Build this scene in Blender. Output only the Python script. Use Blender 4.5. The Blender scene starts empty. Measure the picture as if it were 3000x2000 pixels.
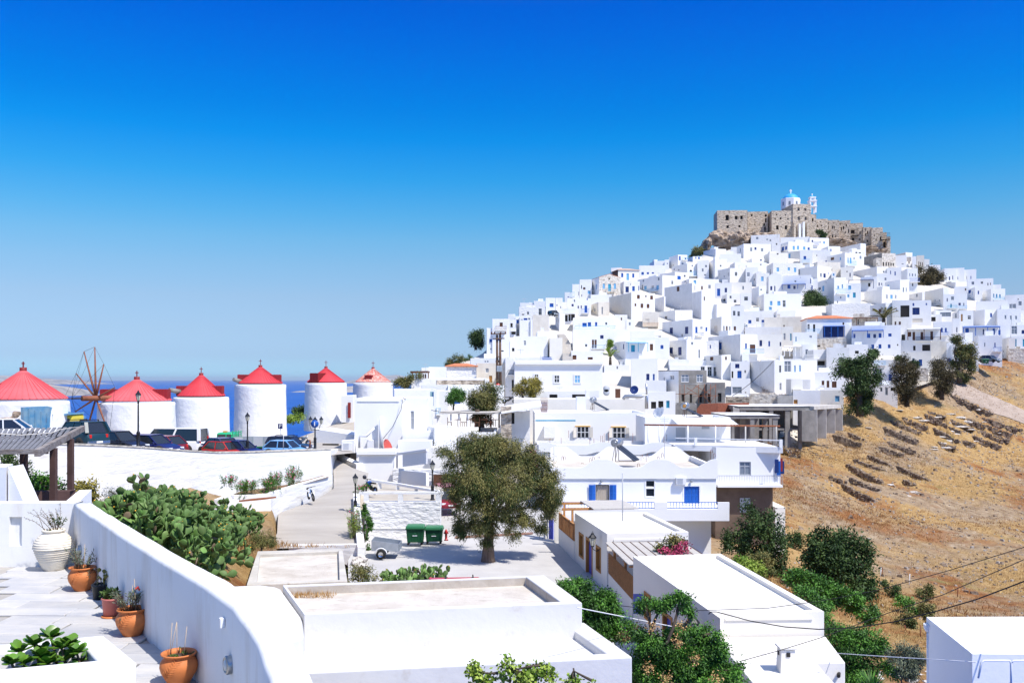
import bpy,math,random
import numpy as np
from mathutils import Vector,Matrix,noise
rnd=random.Random(11)
SC=bpy.context.scene
COL=SC.collection
F=2700.0;HZ=1110.0
# ---------------------------------------------------------------- camera, light, exposure
cam=bpy.data.cameras.new("camera");camo=bpy.data.objects.new("camera",cam);COL.objects.link(camo)
cam.sensor_width=36.0;cam.lens=36.0*F/3000.0
cam.shift_y=(HZ-1000.0)/3000.0
cam.clip_start=0.1;cam.clip_end=200000.0
camo.location=(0,0,0);camo.rotation_euler=(math.radians(90),0,0)
SC.camera=camo
SUN=Vector((0.42,-0.36,0.85)).normalized()
sun_el=math.asin(SUN.z);sun_az=math.atan2(SUN.x,SUN.y)
world=bpy.data.worlds.new("World");SC.world=world;world.use_nodes=True
nt=world.node_tree;nt.nodes.clear()
N=nt.nodes.new;L=nt.links.new
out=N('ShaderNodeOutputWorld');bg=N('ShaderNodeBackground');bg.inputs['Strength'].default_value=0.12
sky=N('ShaderNodeTexSky');sky.sky_type='NISHITA';sky.sun_disc=False
sky.sun_elevation=sun_el;sky.sun_rotation=sun_az
sky.air_density=1.0;sky.dust_density=0.3;sky.ozone_density=2.0
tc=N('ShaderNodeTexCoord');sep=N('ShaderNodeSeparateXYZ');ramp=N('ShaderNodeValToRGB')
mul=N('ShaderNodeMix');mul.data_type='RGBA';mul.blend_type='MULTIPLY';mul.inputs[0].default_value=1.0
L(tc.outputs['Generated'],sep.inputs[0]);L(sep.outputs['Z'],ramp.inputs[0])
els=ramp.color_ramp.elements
SKYT=[(0.0,(0.2798,0.5403,0.9675)),(0.0248,(0.2793,0.4083,0.717)),(0.0519,(0.3236,0.4161,0.6308)),(0.0864,(0.3658,0.4463,0.5943)),(0.1205,(0.335,0.4864,0.6174)),(0.1469,(0.2749,0.5128,0.6507)),(0.172,(0.1809,0.515,0.6956)),(0.2089,(0.0661,0.4965,0.7631)),(0.2499,(0.0064,0.4459,0.8337)),(0.2801,(0.0,0.3888,0.8573)),(0.3178,(0.0,0.3396,0.8988)),(0.354,(0.0,0.2909,0.9183)),(0.3768,(0.0,0.267,0.9156)),(1.0,(1.7,1.45,1.2))]  # top stop, out of view, tuned pale and warm to fill shaded walls
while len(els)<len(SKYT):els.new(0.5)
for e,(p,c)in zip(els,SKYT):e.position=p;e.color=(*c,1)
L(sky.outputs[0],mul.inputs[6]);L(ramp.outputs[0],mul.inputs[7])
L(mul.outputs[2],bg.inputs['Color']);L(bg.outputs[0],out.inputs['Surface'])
sl=bpy.data.lights.new("sun",'SUN');sl.energy=3.4;sl.angle=math.radians(0.53);sl.color=(1.0,0.955,0.89)
so=bpy.data.objects.new("sun",sl);COL.objects.link(so)
so.rotation_euler=SUN.to_track_quat('Z','Y').to_euler();so.location=SUN*300
SC.view_settings.view_transform='Standard';SC.view_settings.look='None'
SC.view_settings.exposure=0.78;SC.view_settings.gamma=1.0;SC.view_settings.use_curve_mapping=False
SC.render.engine='CYCLES'
SC.cycles.max_bounces=6;SC.cycles.diffuse_bounces=5;SC.cycles.transparent_max_bounces=8
SC.cycles.glossy_bounces=2;SC.cycles.transmission_bounces=2;SC.cycles.volume_bounces=0
SC.cycles.caustics_reflective=False;SC.cycles.caustics_refractive=False
# ---------------------------------------------------------------- measuring helpers
def q(px,py,Y):return Vector(((px-1500)/F*Y,Y,(HZ-py)/F*Y))
def g(px,py,z):return q(px,py,z*F/(HZ-py))
def R(a):return math.radians(a)
# ---------------------------------------------------------------- object helpers
ORG={}
def tag(o,label=None,cat=None,group=None,kind=None):
 if label:o['label']=label
 if cat:o['category']=cat
 if group:o['group']=group
 if kind:o['kind']=kind
 return o
def thing(name,label,cat,loc=(0,0,0),group=None):
 o=bpy.data.objects.new(name,None);COL.objects.link(o);o.empty_display_size=0.2
 o.location=loc;ORG[o.name]=Vector(loc)
 return tag(o,label,cat,group)
class MB:
 def __init__(s):s.v=[];s.f=[];s.m=[];s.sm=[]
 def add(s,vs,fs,m=0,smooth=False):
  b=len(s.v);s.v.extend(tuple(v)for v in vs)
  for f in fs:s.f.append([b+i for i in f]);s.m.append(m);s.sm.append(smooth)
  return s
 def quad(s,a,b,c,d,m=0):return s.add([a,b,c,d],[(0,1,2,3)],m)
 def box(s,c,size,rz=0.0,m=0,rx=0.0,ry=0.0,taper=1.0):
  hx,hy,hz=size[0]/2,size[1]/2,size[2]/2
  M=Matrix.Rotation(rz,3,'Z')@ Matrix.Rotation(ry,3,'Y')@ Matrix.Rotation(rx,3,'X')
  vs=[]
  for z in (-hz,hz):
   t=taper if z>0 else 1.0
   for x,y in ((-hx,-hy),(hx,-hy),(hx,hy),(-hx,hy)):
    vs.append(Vector(c)+M @ Vector((x*t,y*t,z)))
  return s.add(vs,[(0,3,2,1),(4,5,6,7),(0,1,5,4),(1,2,6,5),(2,3,7,6),(3,0,4,7)],m)
 def bar(s,a,b,w,h=None,m=0):
  a=Vector(a);b=Vector(b);h=h or w;d=(b-a);n=d.normalized()
  up=Vector((0,0,1))if abs(n.z)<0.95 else Vector((0,1,0))
  sx=n.cross(up).normalized()*w/2;sy=sx.cross(n).normalized()*h/2
  vs=[p+i*sx+j*sy for p in (a,b)for i,j in ((-1,-1),(1,-1),(1,1),(-1,1))]
  return s.add(vs,[(0,1,2,3),(7,6,5,4),(0,4,5,1),(1,5,6,2),(2,6,7,3),(3,7,4,0)],m)
 def prism(s,poly,z0,z1,m=0):
  n=len(poly)
  zt=z1 if isinstance(z1,(list,tuple))else [z1]*n
  vs=[(p[0],p[1],z0)for p in poly]+[(p[0],p[1],zt[i])for i,p in enumerate(poly)]
  fs=[tuple(range(n-1,-1,-1)),tuple(range(n,2*n))]+[(i,(i+1)% n,n+(i+1)% n,n+i)for i in range(n)]
  return s.add(vs,fs,m)
 def tube(s,pts,rad,n=8,m=0,cap=True):
  pts=[Vector(p)for p in pts]
  if not isinstance(rad,(list,tuple)):rad=[rad]*len(pts)
  vs=[];prev=None
  for i,p in enumerate(pts):
   d=(pts[min(i+1,len(pts)-1)]-pts[max(i-1,0)]).normalized()
   if prev is None:
    up=Vector((0,0,1))if abs(d.z)<0.9 else Vector((1,0,0));x=d.cross(up).normalized()
   else:x=(prev-d*prev.dot(d)).normalized()
   prev=x;y=d.cross(x)
   for k in range(n):
    a=2*math.pi*k/n;vs.append(p+(x*math.cos(a)+y*math.sin(a))*rad[i])
  fs=[]
  for i in range(len(pts)-1):
   for k in range(n):
    fs.append((i*n+k,i*n+(k+1)% n,(i+1)*n+(k+1)% n,(i+1)*n+k))
  b=len(s.v);s.add(vs,fs,m,True)
  if cap:
   s.f.append([b+k for k in range(n-1,-1,-1)]);s.m.append(m);s.sm.append(False)
   s.f.append([b+(len(pts)-1)*n+k for k in range(n)]);s.m.append(m);s.sm.append(False)
  return s
 def lathe(s,prof,c=(0,0,0),n=24,m=0,smooth=True,axis='Z',wob=0.0):
  c=Vector(c);vs=[]
  for r,z in prof:
   for k in range(n):
    a=2*math.pi*k/n
    if axis=='Z':p=Vector((r*math.cos(a),r*math.sin(a),z))
    elif axis=='Y':p=Vector((r*math.cos(a),z,r*math.sin(a)))
    else:p=Vector((z,r*math.cos(a),r*math.sin(a)))
    vs.append(c+p)
  fs=[]
  for i in range(len(prof)-1):
   for k in range(n):
    f=(i*n+k,i*n+(k+1)% n,(i+1)*n+(k+1)% n,(i+1)*n+k)
    fs.append(f if axis!='Y' else f[::-1])
  return s.add(vs,fs,m,smooth)
 def sphere(s,c,r,n=10,m=0,sc=(1,1,1)):
  prof=[(math.sin(math.pi*i/(n//2))*r,-math.cos(math.pi*i/(n//2))*r)for i in range(n//2+1)]
  b=len(s.v);s.lathe(prof,(0,0,0),n,m)
  c=Vector(c)
  for i in range(b,len(s.v)):
   v=s.v[i];s.v[i]=(v[0]*sc[0]+c.x,v[1]*sc[1]+c.y,v[2]*sc[2]+c.z)
  return s
 def build(s,name,mats,parent=None,label=None,cat=None,group=None,kind=None,bevel=0,seg=2):
  off=ORG.get(parent.name,Vector((0,0,0)))if parent else Vector((0,0,0))
  me=bpy.data.meshes.new(name)
  me.from_pydata([(v[0]-off.x,v[1]-off.y,v[2]-off.z)for v in s.v],[],s.f)
  mats=mats if isinstance(mats,(list,tuple))else [mats]
  for m in mats:me.materials.append(M[m]if isinstance(m,str)else m)
  me.polygons.foreach_set('material_index',s.m);me.polygons.foreach_set('use_smooth',s.sm)
  me.update()
  o=bpy.data.objects.new(name,me);COL.objects.link(o)
  if parent:o.parent=parent;ORG[o.name]=off
  else:ORG[o.name]=Vector((0,0,0))
  if bevel:
   md=o.modifiers.new('bevel','BEVEL');md.width=bevel;md.segments=seg;md.limit_method='ANGLE';md.angle_limit=R(35)
   for p in me.polygons:p.use_smooth=True
   try:
    md.harden_normals=True
   except Exception:pass
  return tag(o,label,cat,group,kind)
def shared(name,me,parent,M4,label=None):
 o=bpy.data.objects.new(name,me);COL.objects.link(o);o.parent=parent;o.matrix_local=M4
 if label:o['label']=label
 return o
def ren(o,n):
 off=ORG[o.name];o.name=n;ORG[o.name]=off;return o
def copy_tree(o,parent=None):
 c=o.copy();COL.objects.link(c);c.parent=parent
 if parent is None:pass
 for ch in o.children:copy_tree(ch,c)
 return c
# ---------------------------------------------------------------- materials
M={}
def mat(name,col,rough=0.8,var=0.0,scale=4.0,bump=0.0,bscale=None,spec=0.3,metal=0.0,col2=None,detail=4.0,contrast=(0.35,0.65),objvar=0.0,streak=0.0,dirt=None,stretch=None,coords='Object',trans=0.0,coat=0.0,bdist=0.05):
 m=bpy.data.materials.new(name);m.use_nodes=True;t=m.node_tree;n=t.nodes;l=t.links
 b=n['Principled BSDF'];b.inputs['Roughness'].default_value=rough;b.inputs['Metallic'].default_value=metal
 b.inputs['Specular IOR Level'].default_value=spec
 if coat:b.inputs['Coat Weight'].default_value=coat
 b.inputs['Base Color'].default_value=(*col,1)
 geo=n.new('ShaderNodeNewGeometry')
 src=geo.outputs['Position']
 if stretch:
  mp=n.new('ShaderNodeMapping');mp.inputs['Scale'].default_value=stretch;l.new(src,mp.inputs[0]);src=mp.outputs[0]
 last=None
 if var or col2 is not None:
  nz=n.new('ShaderNodeTexNoise');nz.inputs['Scale'].default_value=scale;nz.inputs['Detail'].default_value=detail
  nz.inputs['Roughness'].default_value=0.6;l.new(src,nz.inputs['Vector'])
  rp=n.new('ShaderNodeValToRGB');l.new(nz.outputs['Fac'],rp.inputs[0])
  c2=col2 if col2 is not None else tuple(max(0,c*(1-var))for c in col)
  rp.color_ramp.elements[0].position=contrast[0];rp.color_ramp.elements[1].position=contrast[1]
  rp.color_ramp.elements[0].color=(*c2,1);rp.color_ramp.elements[1].color=(*col,1)
  last=rp.outputs[0]
 if dirt:
  nz=n.new('ShaderNodeTexNoise');nz.inputs['Scale'].default_value=dirt[1];nz.inputs['Detail'].default_value=6;nz.inputs['Roughness'].default_value=0.7
  mp=n.new('ShaderNodeMapping');mp.inputs['Scale'].default_value=dirt[4]if len(dirt)>4 else (1,1,0.35);l.new(geo.outputs['Position'],mp.inputs[0]);l.new(mp.outputs[0],nz.inputs['Vector'])
  rp=n.new('ShaderNodeValToRGB');rp.color_ramp.elements[0].position=dirt[2];rp.color_ramp.elements[1].position=dirt[3]
  rp.color_ramp.elements[0].color=(0,0,0,1);rp.color_ramp.elements[1].color=(1,1,1,1)
  l.new(nz.outputs['Fac'],rp.inputs[0])
  mx=n.new('ShaderNodeMix');mx.data_type='RGBA';l.new(rp.outputs[0],mx.inputs[0])
  if last:l.new(last,mx.inputs[6])
  else:mx.inputs[6].default_value=(*col,1)
  mx.inputs[7].default_value=(*dirt[0],1);last=mx.outputs[2]
 if objvar:
  oi=n.new('ShaderNodeObjectInfo');mr=n.new('ShaderNodeMapRange');l.new(oi.outputs['Random'],mr.inputs[0])
  mr.inputs[3].default_value=1-objvar;mr.inputs[4].default_value=1.0
  hs=n.new('ShaderNodeHueSaturation');l.new(mr.outputs[0],hs.inputs['Value'])
  if last:l.new(last,hs.inputs['Color'])
  else:hs.inputs['Color'].default_value=(*col,1)
  last=hs.outputs[0]
 if last:l.new(last,b.inputs['Base Color'])
 if bump:
  nz=n.new('ShaderNodeTexNoise');nz.inputs['Scale'].default_value=bscale or scale*3;nz.inputs['Detail'].default_value=5
  l.new(src,nz.inputs['Vector'])
  bp=n.new('ShaderNodeBump');bp.inputs['Strength'].default_value=bump;bp.inputs['Distance'].default_value=bdist
  l.new(nz.outputs['Fac'],bp.inputs['Height']);l.new(bp.outputs[0],b.inputs['Normal'])
 M[name]=m;return m
W=(0.84,0.835,0.82)
mat('white',W,0.9,0.04,0.6,0.35,3.0,objvar=0.03,dirt=((0.66,0.64,0.60),0.35,0.60,0.85))
mat('wsmooth',(0.84,0.835,0.825),0.9,0.03,0.5,0.12,6.0,spec=0.2)
mat('wrough',(0.82,0.81,0.79),0.95,0.10,1.6,1.0,2.2,bdist=0.15,objvar=0.04,stretch=(1,1,2.2),dirt=((0.55,0.52,0.47),0.6,0.60,0.85))
mat('wgrey',(0.78,0.775,0.765),0.9,0.08,0.8,0.4,3.0,objvar=0.05,dirt=((0.55,0.54,0.52),0.4,0.55,0.85))  # greyed whitewash; on shaded left walls their shade is put into the colour
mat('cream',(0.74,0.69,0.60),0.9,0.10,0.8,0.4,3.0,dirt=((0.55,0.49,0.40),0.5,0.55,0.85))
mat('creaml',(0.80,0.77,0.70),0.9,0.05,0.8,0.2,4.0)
mat('stone',(0.50,0.43,0.35),0.95,col2=(0.22,0.18,0.14),scale=1.3,bump=1.0,bscale=2.0,bdist=0.3,contrast=(0.38,0.55),stretch=(1,1,1.8))
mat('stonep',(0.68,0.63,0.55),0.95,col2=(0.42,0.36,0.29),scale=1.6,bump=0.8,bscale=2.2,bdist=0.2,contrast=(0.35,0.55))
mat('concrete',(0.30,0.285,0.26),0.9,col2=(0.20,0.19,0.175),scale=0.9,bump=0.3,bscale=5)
mat('concp',(0.58,0.55,0.50),0.9,col2=(0.45,0.42,0.37),scale=0.8,bump=0.3,bscale=6)
mat('brick_red',(0.30,0.10,0.06),0.9,0.3,3.0,0.5,8)
mat('blue',(0.012,0.10,0.42),0.55,0.15,2.0)
mat('navy',(0.012,0.035,0.16),0.5,0.15,2.0)
mat('bluel',(0.16,0.42,0.68),0.6,0.1,2.0)
mat('teal',(0.03,0.33,0.50),0.6,0.1,2.0)
mat('brown',(0.13,0.055,0.03),0.65,0.25,3.0)
mat('wood_orange',(0.50,0.24,0.06),0.6,0.2,4.0)
mat('glass_dark',(0.018,0.022,0.028),0.12,spec=0.5)
mat('glass_grey',(0.20,0.23,0.27),0.2,spec=0.5)
mat('dark',(0.03,0.027,0.025),0.9)
mat('wpaint',(0.78,0.78,0.78),0.5)
mat('gpaint',(0.42,0.44,0.47),0.6)
mat('tile_orange',(0.62,0.22,0.10),0.8,0.2,2.0,0.3,8)
mat('tile_pink',(0.60,0.42,0.33),0.85,0.2,2.0)
mat('metal',(0.45,0.46,0.48),0.35,metal=0.8)
mat('rust',(0.30,0.11,0.05),0.8,0.3,5)
mat('blackp',(0.012,0.012,0.014),0.4,spec=0.5)
mat('town_ground',(0.62,0.59,0.54),0.95,col2=(0.50,0.46,0.40),scale=0.15,bump=0.5,bscale=0.8)
# ---------------------------------------------------------------- ground form of the town hill
SIL=[(1180,1120),(1260,1068),(1300,1048),(1350,1028),(1400,1010),(1430,990),(1480,950),(1560,920),(1650,880),(1750,820),(1850,790),(1950,760),(2030,735),(2080,712),(2200,700),(2400,700),(2620,735),(2700,765),(2790,800),(2860,806),(2910,824),(2945,856),(3000,872),(3300,930),(4000,1050)]
def interp(tab,x):
 if x<=tab[0][0]:return tab[0][1]
 for (a,b),(c,d)in zip(tab,tab[1:]):
  if x<=c:return b+(d-b)*(x-a)/(c-a)
 return tab[-1][1]
def hillY(py):return 47.6/(0.26-(HZ-py)/F)
def hillz(Y):return -6+0.26*(Y-160)
def town_z(x,Y):
 px=1500+F*x/Y
 s=interp(SIL,px)+22
 Ys=hillY(s)
 if Y<=Ys:return hillz(Y)
 return hillz(Ys)-0.35*(Y-Ys)
# ---------------------------------------------------------------- houses
class Face:
 def __init__(s,a,b,n):s.a=a;s.b=b;s.n=n;s.d=(b-a).normalized();s.w=(b-a).length
 def hit(s,px):
  u=(px-1500)/F;D=s.d
  # a + k*D = (u t, t)
  det=D.x-u*D.y
  if abs(det)<1e-6:return 0,s.a.y
  k=(u*s.a.y-s.a.x)/det;t=s.a.y+k*D.y
  return k,t
 def P(s,k,z,out=0.0):p=s.a+s.d*k+s.n*out;return Vector((p.x,p.y,z))
def framed(px_):return px_
class Zoom:
 def __init__(s,ox,oy,sc):s.ox=ox;s.oy=oy;s.sc=sc
 def x(s,v):return s.ox+v/s.sc
 def y(s,v):return s.oy+v/s.sc
WK={'d':('wpaint','glass_dark','window'),'b':('blue','blue','window'),'l':('bluel','bluel','window'),'n':('brown','brown','window'),
      't':('teal','teal','window'),'v':('navy','navy','window'),'w':('wpaint','glass_grey','window'),'g':('gpaint','glass_grey','window'),
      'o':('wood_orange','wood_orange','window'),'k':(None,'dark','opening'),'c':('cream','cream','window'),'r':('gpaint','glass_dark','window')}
def wall_face(mb,f,z0,z1,holes,m=0,rev=0.16):
 """one wall face as a grid with the openings left out and their reveals turned inward"""
 ks=sorted({0.0,f.w}|{h[0]for h in holes}|{h[1]for h in holes})
 zs=sorted({z0,z1}|{h[2]for h in holes}|{h[3]for h in holes})
 for a,b in zip(ks,ks[1:]):
  if b-a<1e-4:continue
  run=None
  for c,d in zip(zs,zs[1:]):
   if d-c<1e-4:continue
   cx=(a+b)/2;cz=(c+d)/2
   if any(h[0]<cx<h[1]and h[2]<cz<h[3]for h in holes):continue
   mb.quad(f.P(a,c),f.P(b,c),f.P(b,d),f.P(a,d),m)
 for h in holes:
  a,b,c,d=h[:4]
  for (k0,y0),(k1,y1)in (((a,c),(b,c)),((b,c),(b,d)),((b,d),(a,d)),((a,d),(a,c))):
   mb.quad(f.P(k0,y0),f.P(k1,y1),f.P(k1,y1,-rev),f.P(k0,y0,-rev),m)
def window(root,f,a,b,c,d,kind,rev=0.16,pxw=10,name=None):
 fr,pa,nm=WK[kind]
 nm=name or nm
 w=b-a;h=d-c
 if h>1.75 and nm=='window':nm='door'
 pm=MB()
 def slab(mb,k0,k1,z0,z1,o0,o1,m=0):
  vs=[f.P(k,z,o)for o in (o0,o1)for k,z in ((k0,z0),(k1,z0),(k1,z1),(k0,z1))]
  mb.add(vs,[(3,2,1,0),(4,5,6,7),(0,1,5,4),(1,2,6,5),(2,3,7,6),(3,0,4,7)],m)
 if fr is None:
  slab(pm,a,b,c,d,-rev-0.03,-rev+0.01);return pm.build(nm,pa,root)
 t=min(0.09,w*0.12)
 fm=MB()
 o1=-rev+0.09
 slab(fm,a,a+t,c,d,-rev,o1);slab(fm,b-t,b,c,d,-rev,o1)
 slab(fm,a+t,b-t,d-t,d,-rev,o1);slab(fm,a+t,b-t,c,c+t,-rev,o1)
 if kind in 'dwgr' and pxw>4:
  mid=(a+b)/2;slab(fm,mid-t*0.35,mid+t*0.35,c+t,d-t,-rev,o1-0.02)
  if h>1.0:slab(fm,a+t,mid-t*0.35,c+h*0.62,c+h*0.62+t*0.7,-rev,o1-0.02);slab(fm,mid+t*0.35,b-t,c+h*0.62,c+h*0.62+t*0.7,-rev,o1-0.02)
 fo=fm.build(nm,fr,root)
 if kind in 'blntvoc':
  mid=(a+b)/2
  for k0,k1 in ((a+t,mid-0.012),(mid+0.012,b-t)):
   sm=MB();slab(sm,k0,k1,c+t,d-t,-rev,-rev+0.045)
   if pxw>9:
    for z0,z1 in ((c+t+0.06,c+h*0.47),(c+h*0.53,d-t-0.06)):
     slab(sm,k0+0.05,k1-0.05,z0,z1,-rev+0.045,-rev+0.06)
   sm.build('shutter',pa,fo)
 else:
  slab(pm,a+t,b-t,c+t,d-t,-rev-0.02,-rev+0.02);pm.build('pane',pa,fo)
 return fo
def rail(root,f,k0,k1,z,depth,col,h=0.95,slab=True,step=0.22,name='railing',slabmat='white',style='bars'):
 sm=MB();mb=MB()
 def P(k,o,zz):return f.P(k,zz,o)
 if slab:
  vs=[P(k,o,zz)for zz in (z-0.16,z)for k,o in ((k0,0.003),(k1,0.003),(k1,depth),(k0,depth))]
  sm.add(vs,[(3,2,1,0),(4,5,6,7),(0,1,5,4),(1,2,6,5),(2,3,7,6),(3,0,4,7)])
  so_=sm.build('balcony',slabmat,root)
 else:so_=root
 t=0.04;e=depth-0.06
 for zz in (z+0.10,z+h):
  mb.bar(P(k0+t,e,zz),P(k1-t,e,zz),0.06);mb.bar(P(k0+t,0.03,zz),P(k0+t,e,zz),0.06);mb.bar(P(k1-t,0.03,zz),P(k1-t,e,zz),0.06)
 if style=='bars':
  n=max(2,int((k1-k0)/step))
  for i in range(n+1):
   k=k0+t+(k1-k0-2*t)*i/n;mb.bar(P(k,e,z),P(k,e,z+h),0.035)
 else:
  vs=[P(k,o,zz)for zz in (z,z+h)for k,o in ((k0,e-0.1),(k1,e-0.1),(k1,e),(k0,e))]
  mb.add(vs,[(3,2,1,0),(4,5,6,7),(0,1,5,4),(1,2,6,5),(2,3,7,6),(3,0,4,7)])
 mb.build(name,col,so_)
 return so_
def house(zf,xl,xc,xr,yt,yb,label,wins='',Y=None,m='white',mL=None,D=8.0,alpha=None,roof='flat',extra=4.0,name='house',cat='house',par=0.35,bal=(),peak=None,roofmat=None,wl_max=16.0,rev=0.16,yl=None,parent=None):
 xl,xc,xr=zf.x(xl),zf.x(xc),zf.x(xr);yt,yb=zf.y(yt),zf.y(yb)
 if Y is None:Y=hillY(yb)
 ul=(xl-1500)/F;uc=(xc-1500)/F;ur=(xr-1500)/F
 C=Vector((uc*Y,Y));zt=(HZ-yt)/F*Y;zb=(HZ-yb)/F*Y-extra
 if alpha is None:
  r=(C.x-ul*Y)/D/math.hypot(1,ul);r=max(-0.9,min(0.9,r))
  alpha=math.asin(r)-math.atan(ul)
  alpha=max(-0.35,min(0.95,alpha))
 ca,sa=math.cos(alpha),math.sin(alpha)
 den=sa+ul*ca
 wl=(C.x-ul*Y)/den if den>0.02 else D
 if wl<0.8:wl=D
 wl=min(wl,wl_max)
 den=ca-ur*sa;wr=(ur*Y-C.x)/den if den>0.05 else 3.0
 wr=max(0.4,min(wr,40))
 dR=Vector((ca,sa));dL=Vector((-sa,ca))
 Rp=C+dR*wr;Lp=C+dL*wl;Bp=Rp+dL*wl
 fR=Face(C,Rp,Vector((sa,-ca)));fL=Face(Lp,C,Vector((-ca,-sa)))
 fB=Face(Rp,Bp,dR);fK=Face(Bp,Lp,dL)
 root=parent or thing(name,label,cat,(C.x,C.y,zb))
 hR,hL=[],[];wl_list=[]
 ws=[w for w in wins.split()]if isinstance(wins,str)else wins
 for w in ws:
  k=w[0];v=[float(t)for t in w[1:].split(',')]
  x0,y0,x1,y1=zf.x(v[0]),zf.y(v[1]),zf.x(v[2]),zf.y(v[3])
  f,hl=(fR,hR)if (x0+x1)/2>=xc else (fL,hL)
  k0,t0=f.hit(x0);k1,t1=f.hit(x1);t=(t0+t1)/2
  z1=(HZ-y0)/F*t;z0=(HZ-y1)/F*t
  k0,k1=sorted((k0,k1));k0=max(0.12,k0);k1=min(f.w-0.12,k1);z1=min(z1,zt-0.16)
  if k1-k0<0.2 or z1-z0<0.2:continue
  if any(not (k1<h[0]or k0>h[1]or z1<h[2]or z0>h[3])for h in hl):continue
  hl.append((k0,k1,z0,z1));wl_list.append((f,k0,k1,z0,z1,k,abs(x1-x0)))
 if ws and Y>150 and not parent and not any(t in label for t in ('one ','single','blank','plain','bare','tiny','six','seven','three','blind')):
  for f,hl in ((fR,hR),(fL,hL),(fR,hR)):
   for _ in range(int(f.w/3)):
    if f.w<2.5 or zt-zb-extra<2.2:break
    dr=rnd.random()<0.25;w0=0.85 if dr else rnd.choice((0.55,0.75,0.8));h0=1.9 if dr else w0*rnd.uniform(1.0,1.5);k0=rnd.uniform(0.5,f.w-w0-0.4);z0=rnd.uniform(zb+extra+0.3,zt-h0-0.5)
    if k0<0.3 or z0<zb+extra:continue
    if any(not (k0+w0+0.5<h[0]or k0>h[1]+0.5 or z0+h0+0.4<h[2]or z0>h[3]+0.4)for h in hl):continue
    hl.append((k0,k0+w0,z0,z0+h0));wl_list.append((f,k0,k0+w0,z0,z0+h0,rnd.choice('ddgrvwl'),6));break
 wm=MB()
 zw=zt-0.12 if roof=='flat' else zt
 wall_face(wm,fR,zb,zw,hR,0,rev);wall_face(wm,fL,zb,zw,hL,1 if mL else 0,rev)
 wall_face(wm,fB,zb,zw,[]);wall_face(wm,fK,zb,zw,[])
 wm.build('wall',[m]+([mL]if mL else []),root)
 rm=MB();t=0.22
 if roof=='flat':
  o=[C,Rp,Bp,Lp];ins=[C+dR*t+dL*t,Rp-dR*t+dL*t,Bp-dR*t-dL*t,Lp+dR*t-dL*t]
  zi=zt-par
  dz=[rnd.uniform(-0.10,0.10)for _ in o]if Y>120 else [0]*4
  vb=[(p.x,p.y,zt-0.12)for p in o]
  vo=[(p.x,p.y,zt+e)for p,e in zip(o,dz)];vi=[(p.x,p.y,zt+e)for p,e in zip(ins,dz)];vf=[(p.x,p.y,zi)for p in ins]
  rm.add(vo+vi+vf,[(0,1,5,4),(1,2,6,5),(2,3,7,6),(3,0,4,7),(4,5,9,8),(5,6,10,9),(6,7,11,10),(7,4,8,11),(8,9,10,11)]);rm.add(vb+vo,[(0,1,5,4),(1,2,6,5),(2,3,7,6),(3,0,4,7)])
  ro_=rm.build('roof',roofmat or m,root)
  if 160<Y<400 and wr>4 and wl>4:
   kk=rnd.random()
   if kk<0.5:
    c_=C+dR*wr*rnd.uniform(0.25,0.75)+dL*wl*rnd.uniform(0.3,0.8);hh=rnd.uniform(0.7,1.3);cb=MB();cb.box((c_.x,c_.y,zi+hh/2),(0.7,0.6,hh),rz=alpha);cb.box((c_.x,c_.y,zi+hh+0.05),(0.85,0.75,0.1),rz=alpha);cb.build('chimney',m,ro_,kind='stuff')
   if rnd.random()<0.45:
    c_=C+dR*wr*rnd.uniform(0.35,0.65)+dL*wl*rnd.uniform(0.55,0.8);hh=rnd.uniform(1.0,1.9);cb=MB();cb.box((c_.x,c_.y,zi+hh/2),(wr*0.35,wl*0.3,hh),rz=alpha);cb.build('roof_room',m,root)
   if rnd.random()<0.3:c_=C+dR*wr*rnd.random()+dL*wl*0.4;cb=MB();cb.bar((c_.x,c_.y,zi),(c_.x,c_.y,zt+1.6),0.07);cb.bar((c_.x-0.6,c_.y,zt+1.4),(c_.x+0.6,c_.y+0.1,zt+1.4),0.06);cb.build('antenna','gpaint',root)
 elif roof=='gable':     # ridge runs away from the viewer, gable on the right-hand (front) face
  pk=(HZ-zf.y(peak))/F*Y;mC=(C+Rp)/2;mK=(Lp+Bp)/2;e=0.12

  for tri in ((C,Rp,mC),(Bp,Lp,mK)):
   gm=MB();gm.add([(tri[0].x,tri[0].y,zt),(tri[1].x,tri[1].y,zt),(tri[2].x,tri[2].y,pk)],[(0,1,2)]);gm.build('gable',m,root)
  for a,b,c2,d2 in ((C,Lp,mK,mC),(Bp,Rp,mC,mK)):
   rm.add([(a.x,a.y,zt+0.01),(b.x,b.y,zt+0.01),(c2.x,c2.y,pk+0.01),(d2.x,d2.y,pk+0.01),(a.x,a.y,zt+0.01+e),(b.x,b.y,zt+0.01+e),(c2.x,c2.y,pk+0.01+e),(d2.x,d2.y,pk+0.01+e)],[(3,2,1,0),(4,5,6,7),(0,1,5,4),(1,2,6,5),(2,3,7,6),(3,0,4,7)])
  rm.build('roof',roofmat or m,root)
 elif roof=='hip':
  pk=(HZ-zf.y(peak))/F*Y;ce=(C+Bp)/2;ax=dR*(wr*0.22);e=0.3
  o=[C-dR*e-dL*e,Rp+dR*e-dL*e,Bp+dR*e+dL*e,Lp-dR*e+dL*e];r1=ce-ax;r2=ce+ax
  vs=[(p.x,p.y,zt-0.06)for p in o]+[(p.x,p.y,zt+0.08)for p in o]+[(r1.x,r1.y,pk),(r2.x,r2.y,pk)]
  rm.add(vs,[(3,2,1,0),(0,1,5,4),(1,2,6,5),(2,3,7,6),(3,0,4,7),(4,5,9,8),(5,6,9),(6,7,8,9),(7,4,8)])
  rm.build('roof',roofmat or 'tile_orange',root)
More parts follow.
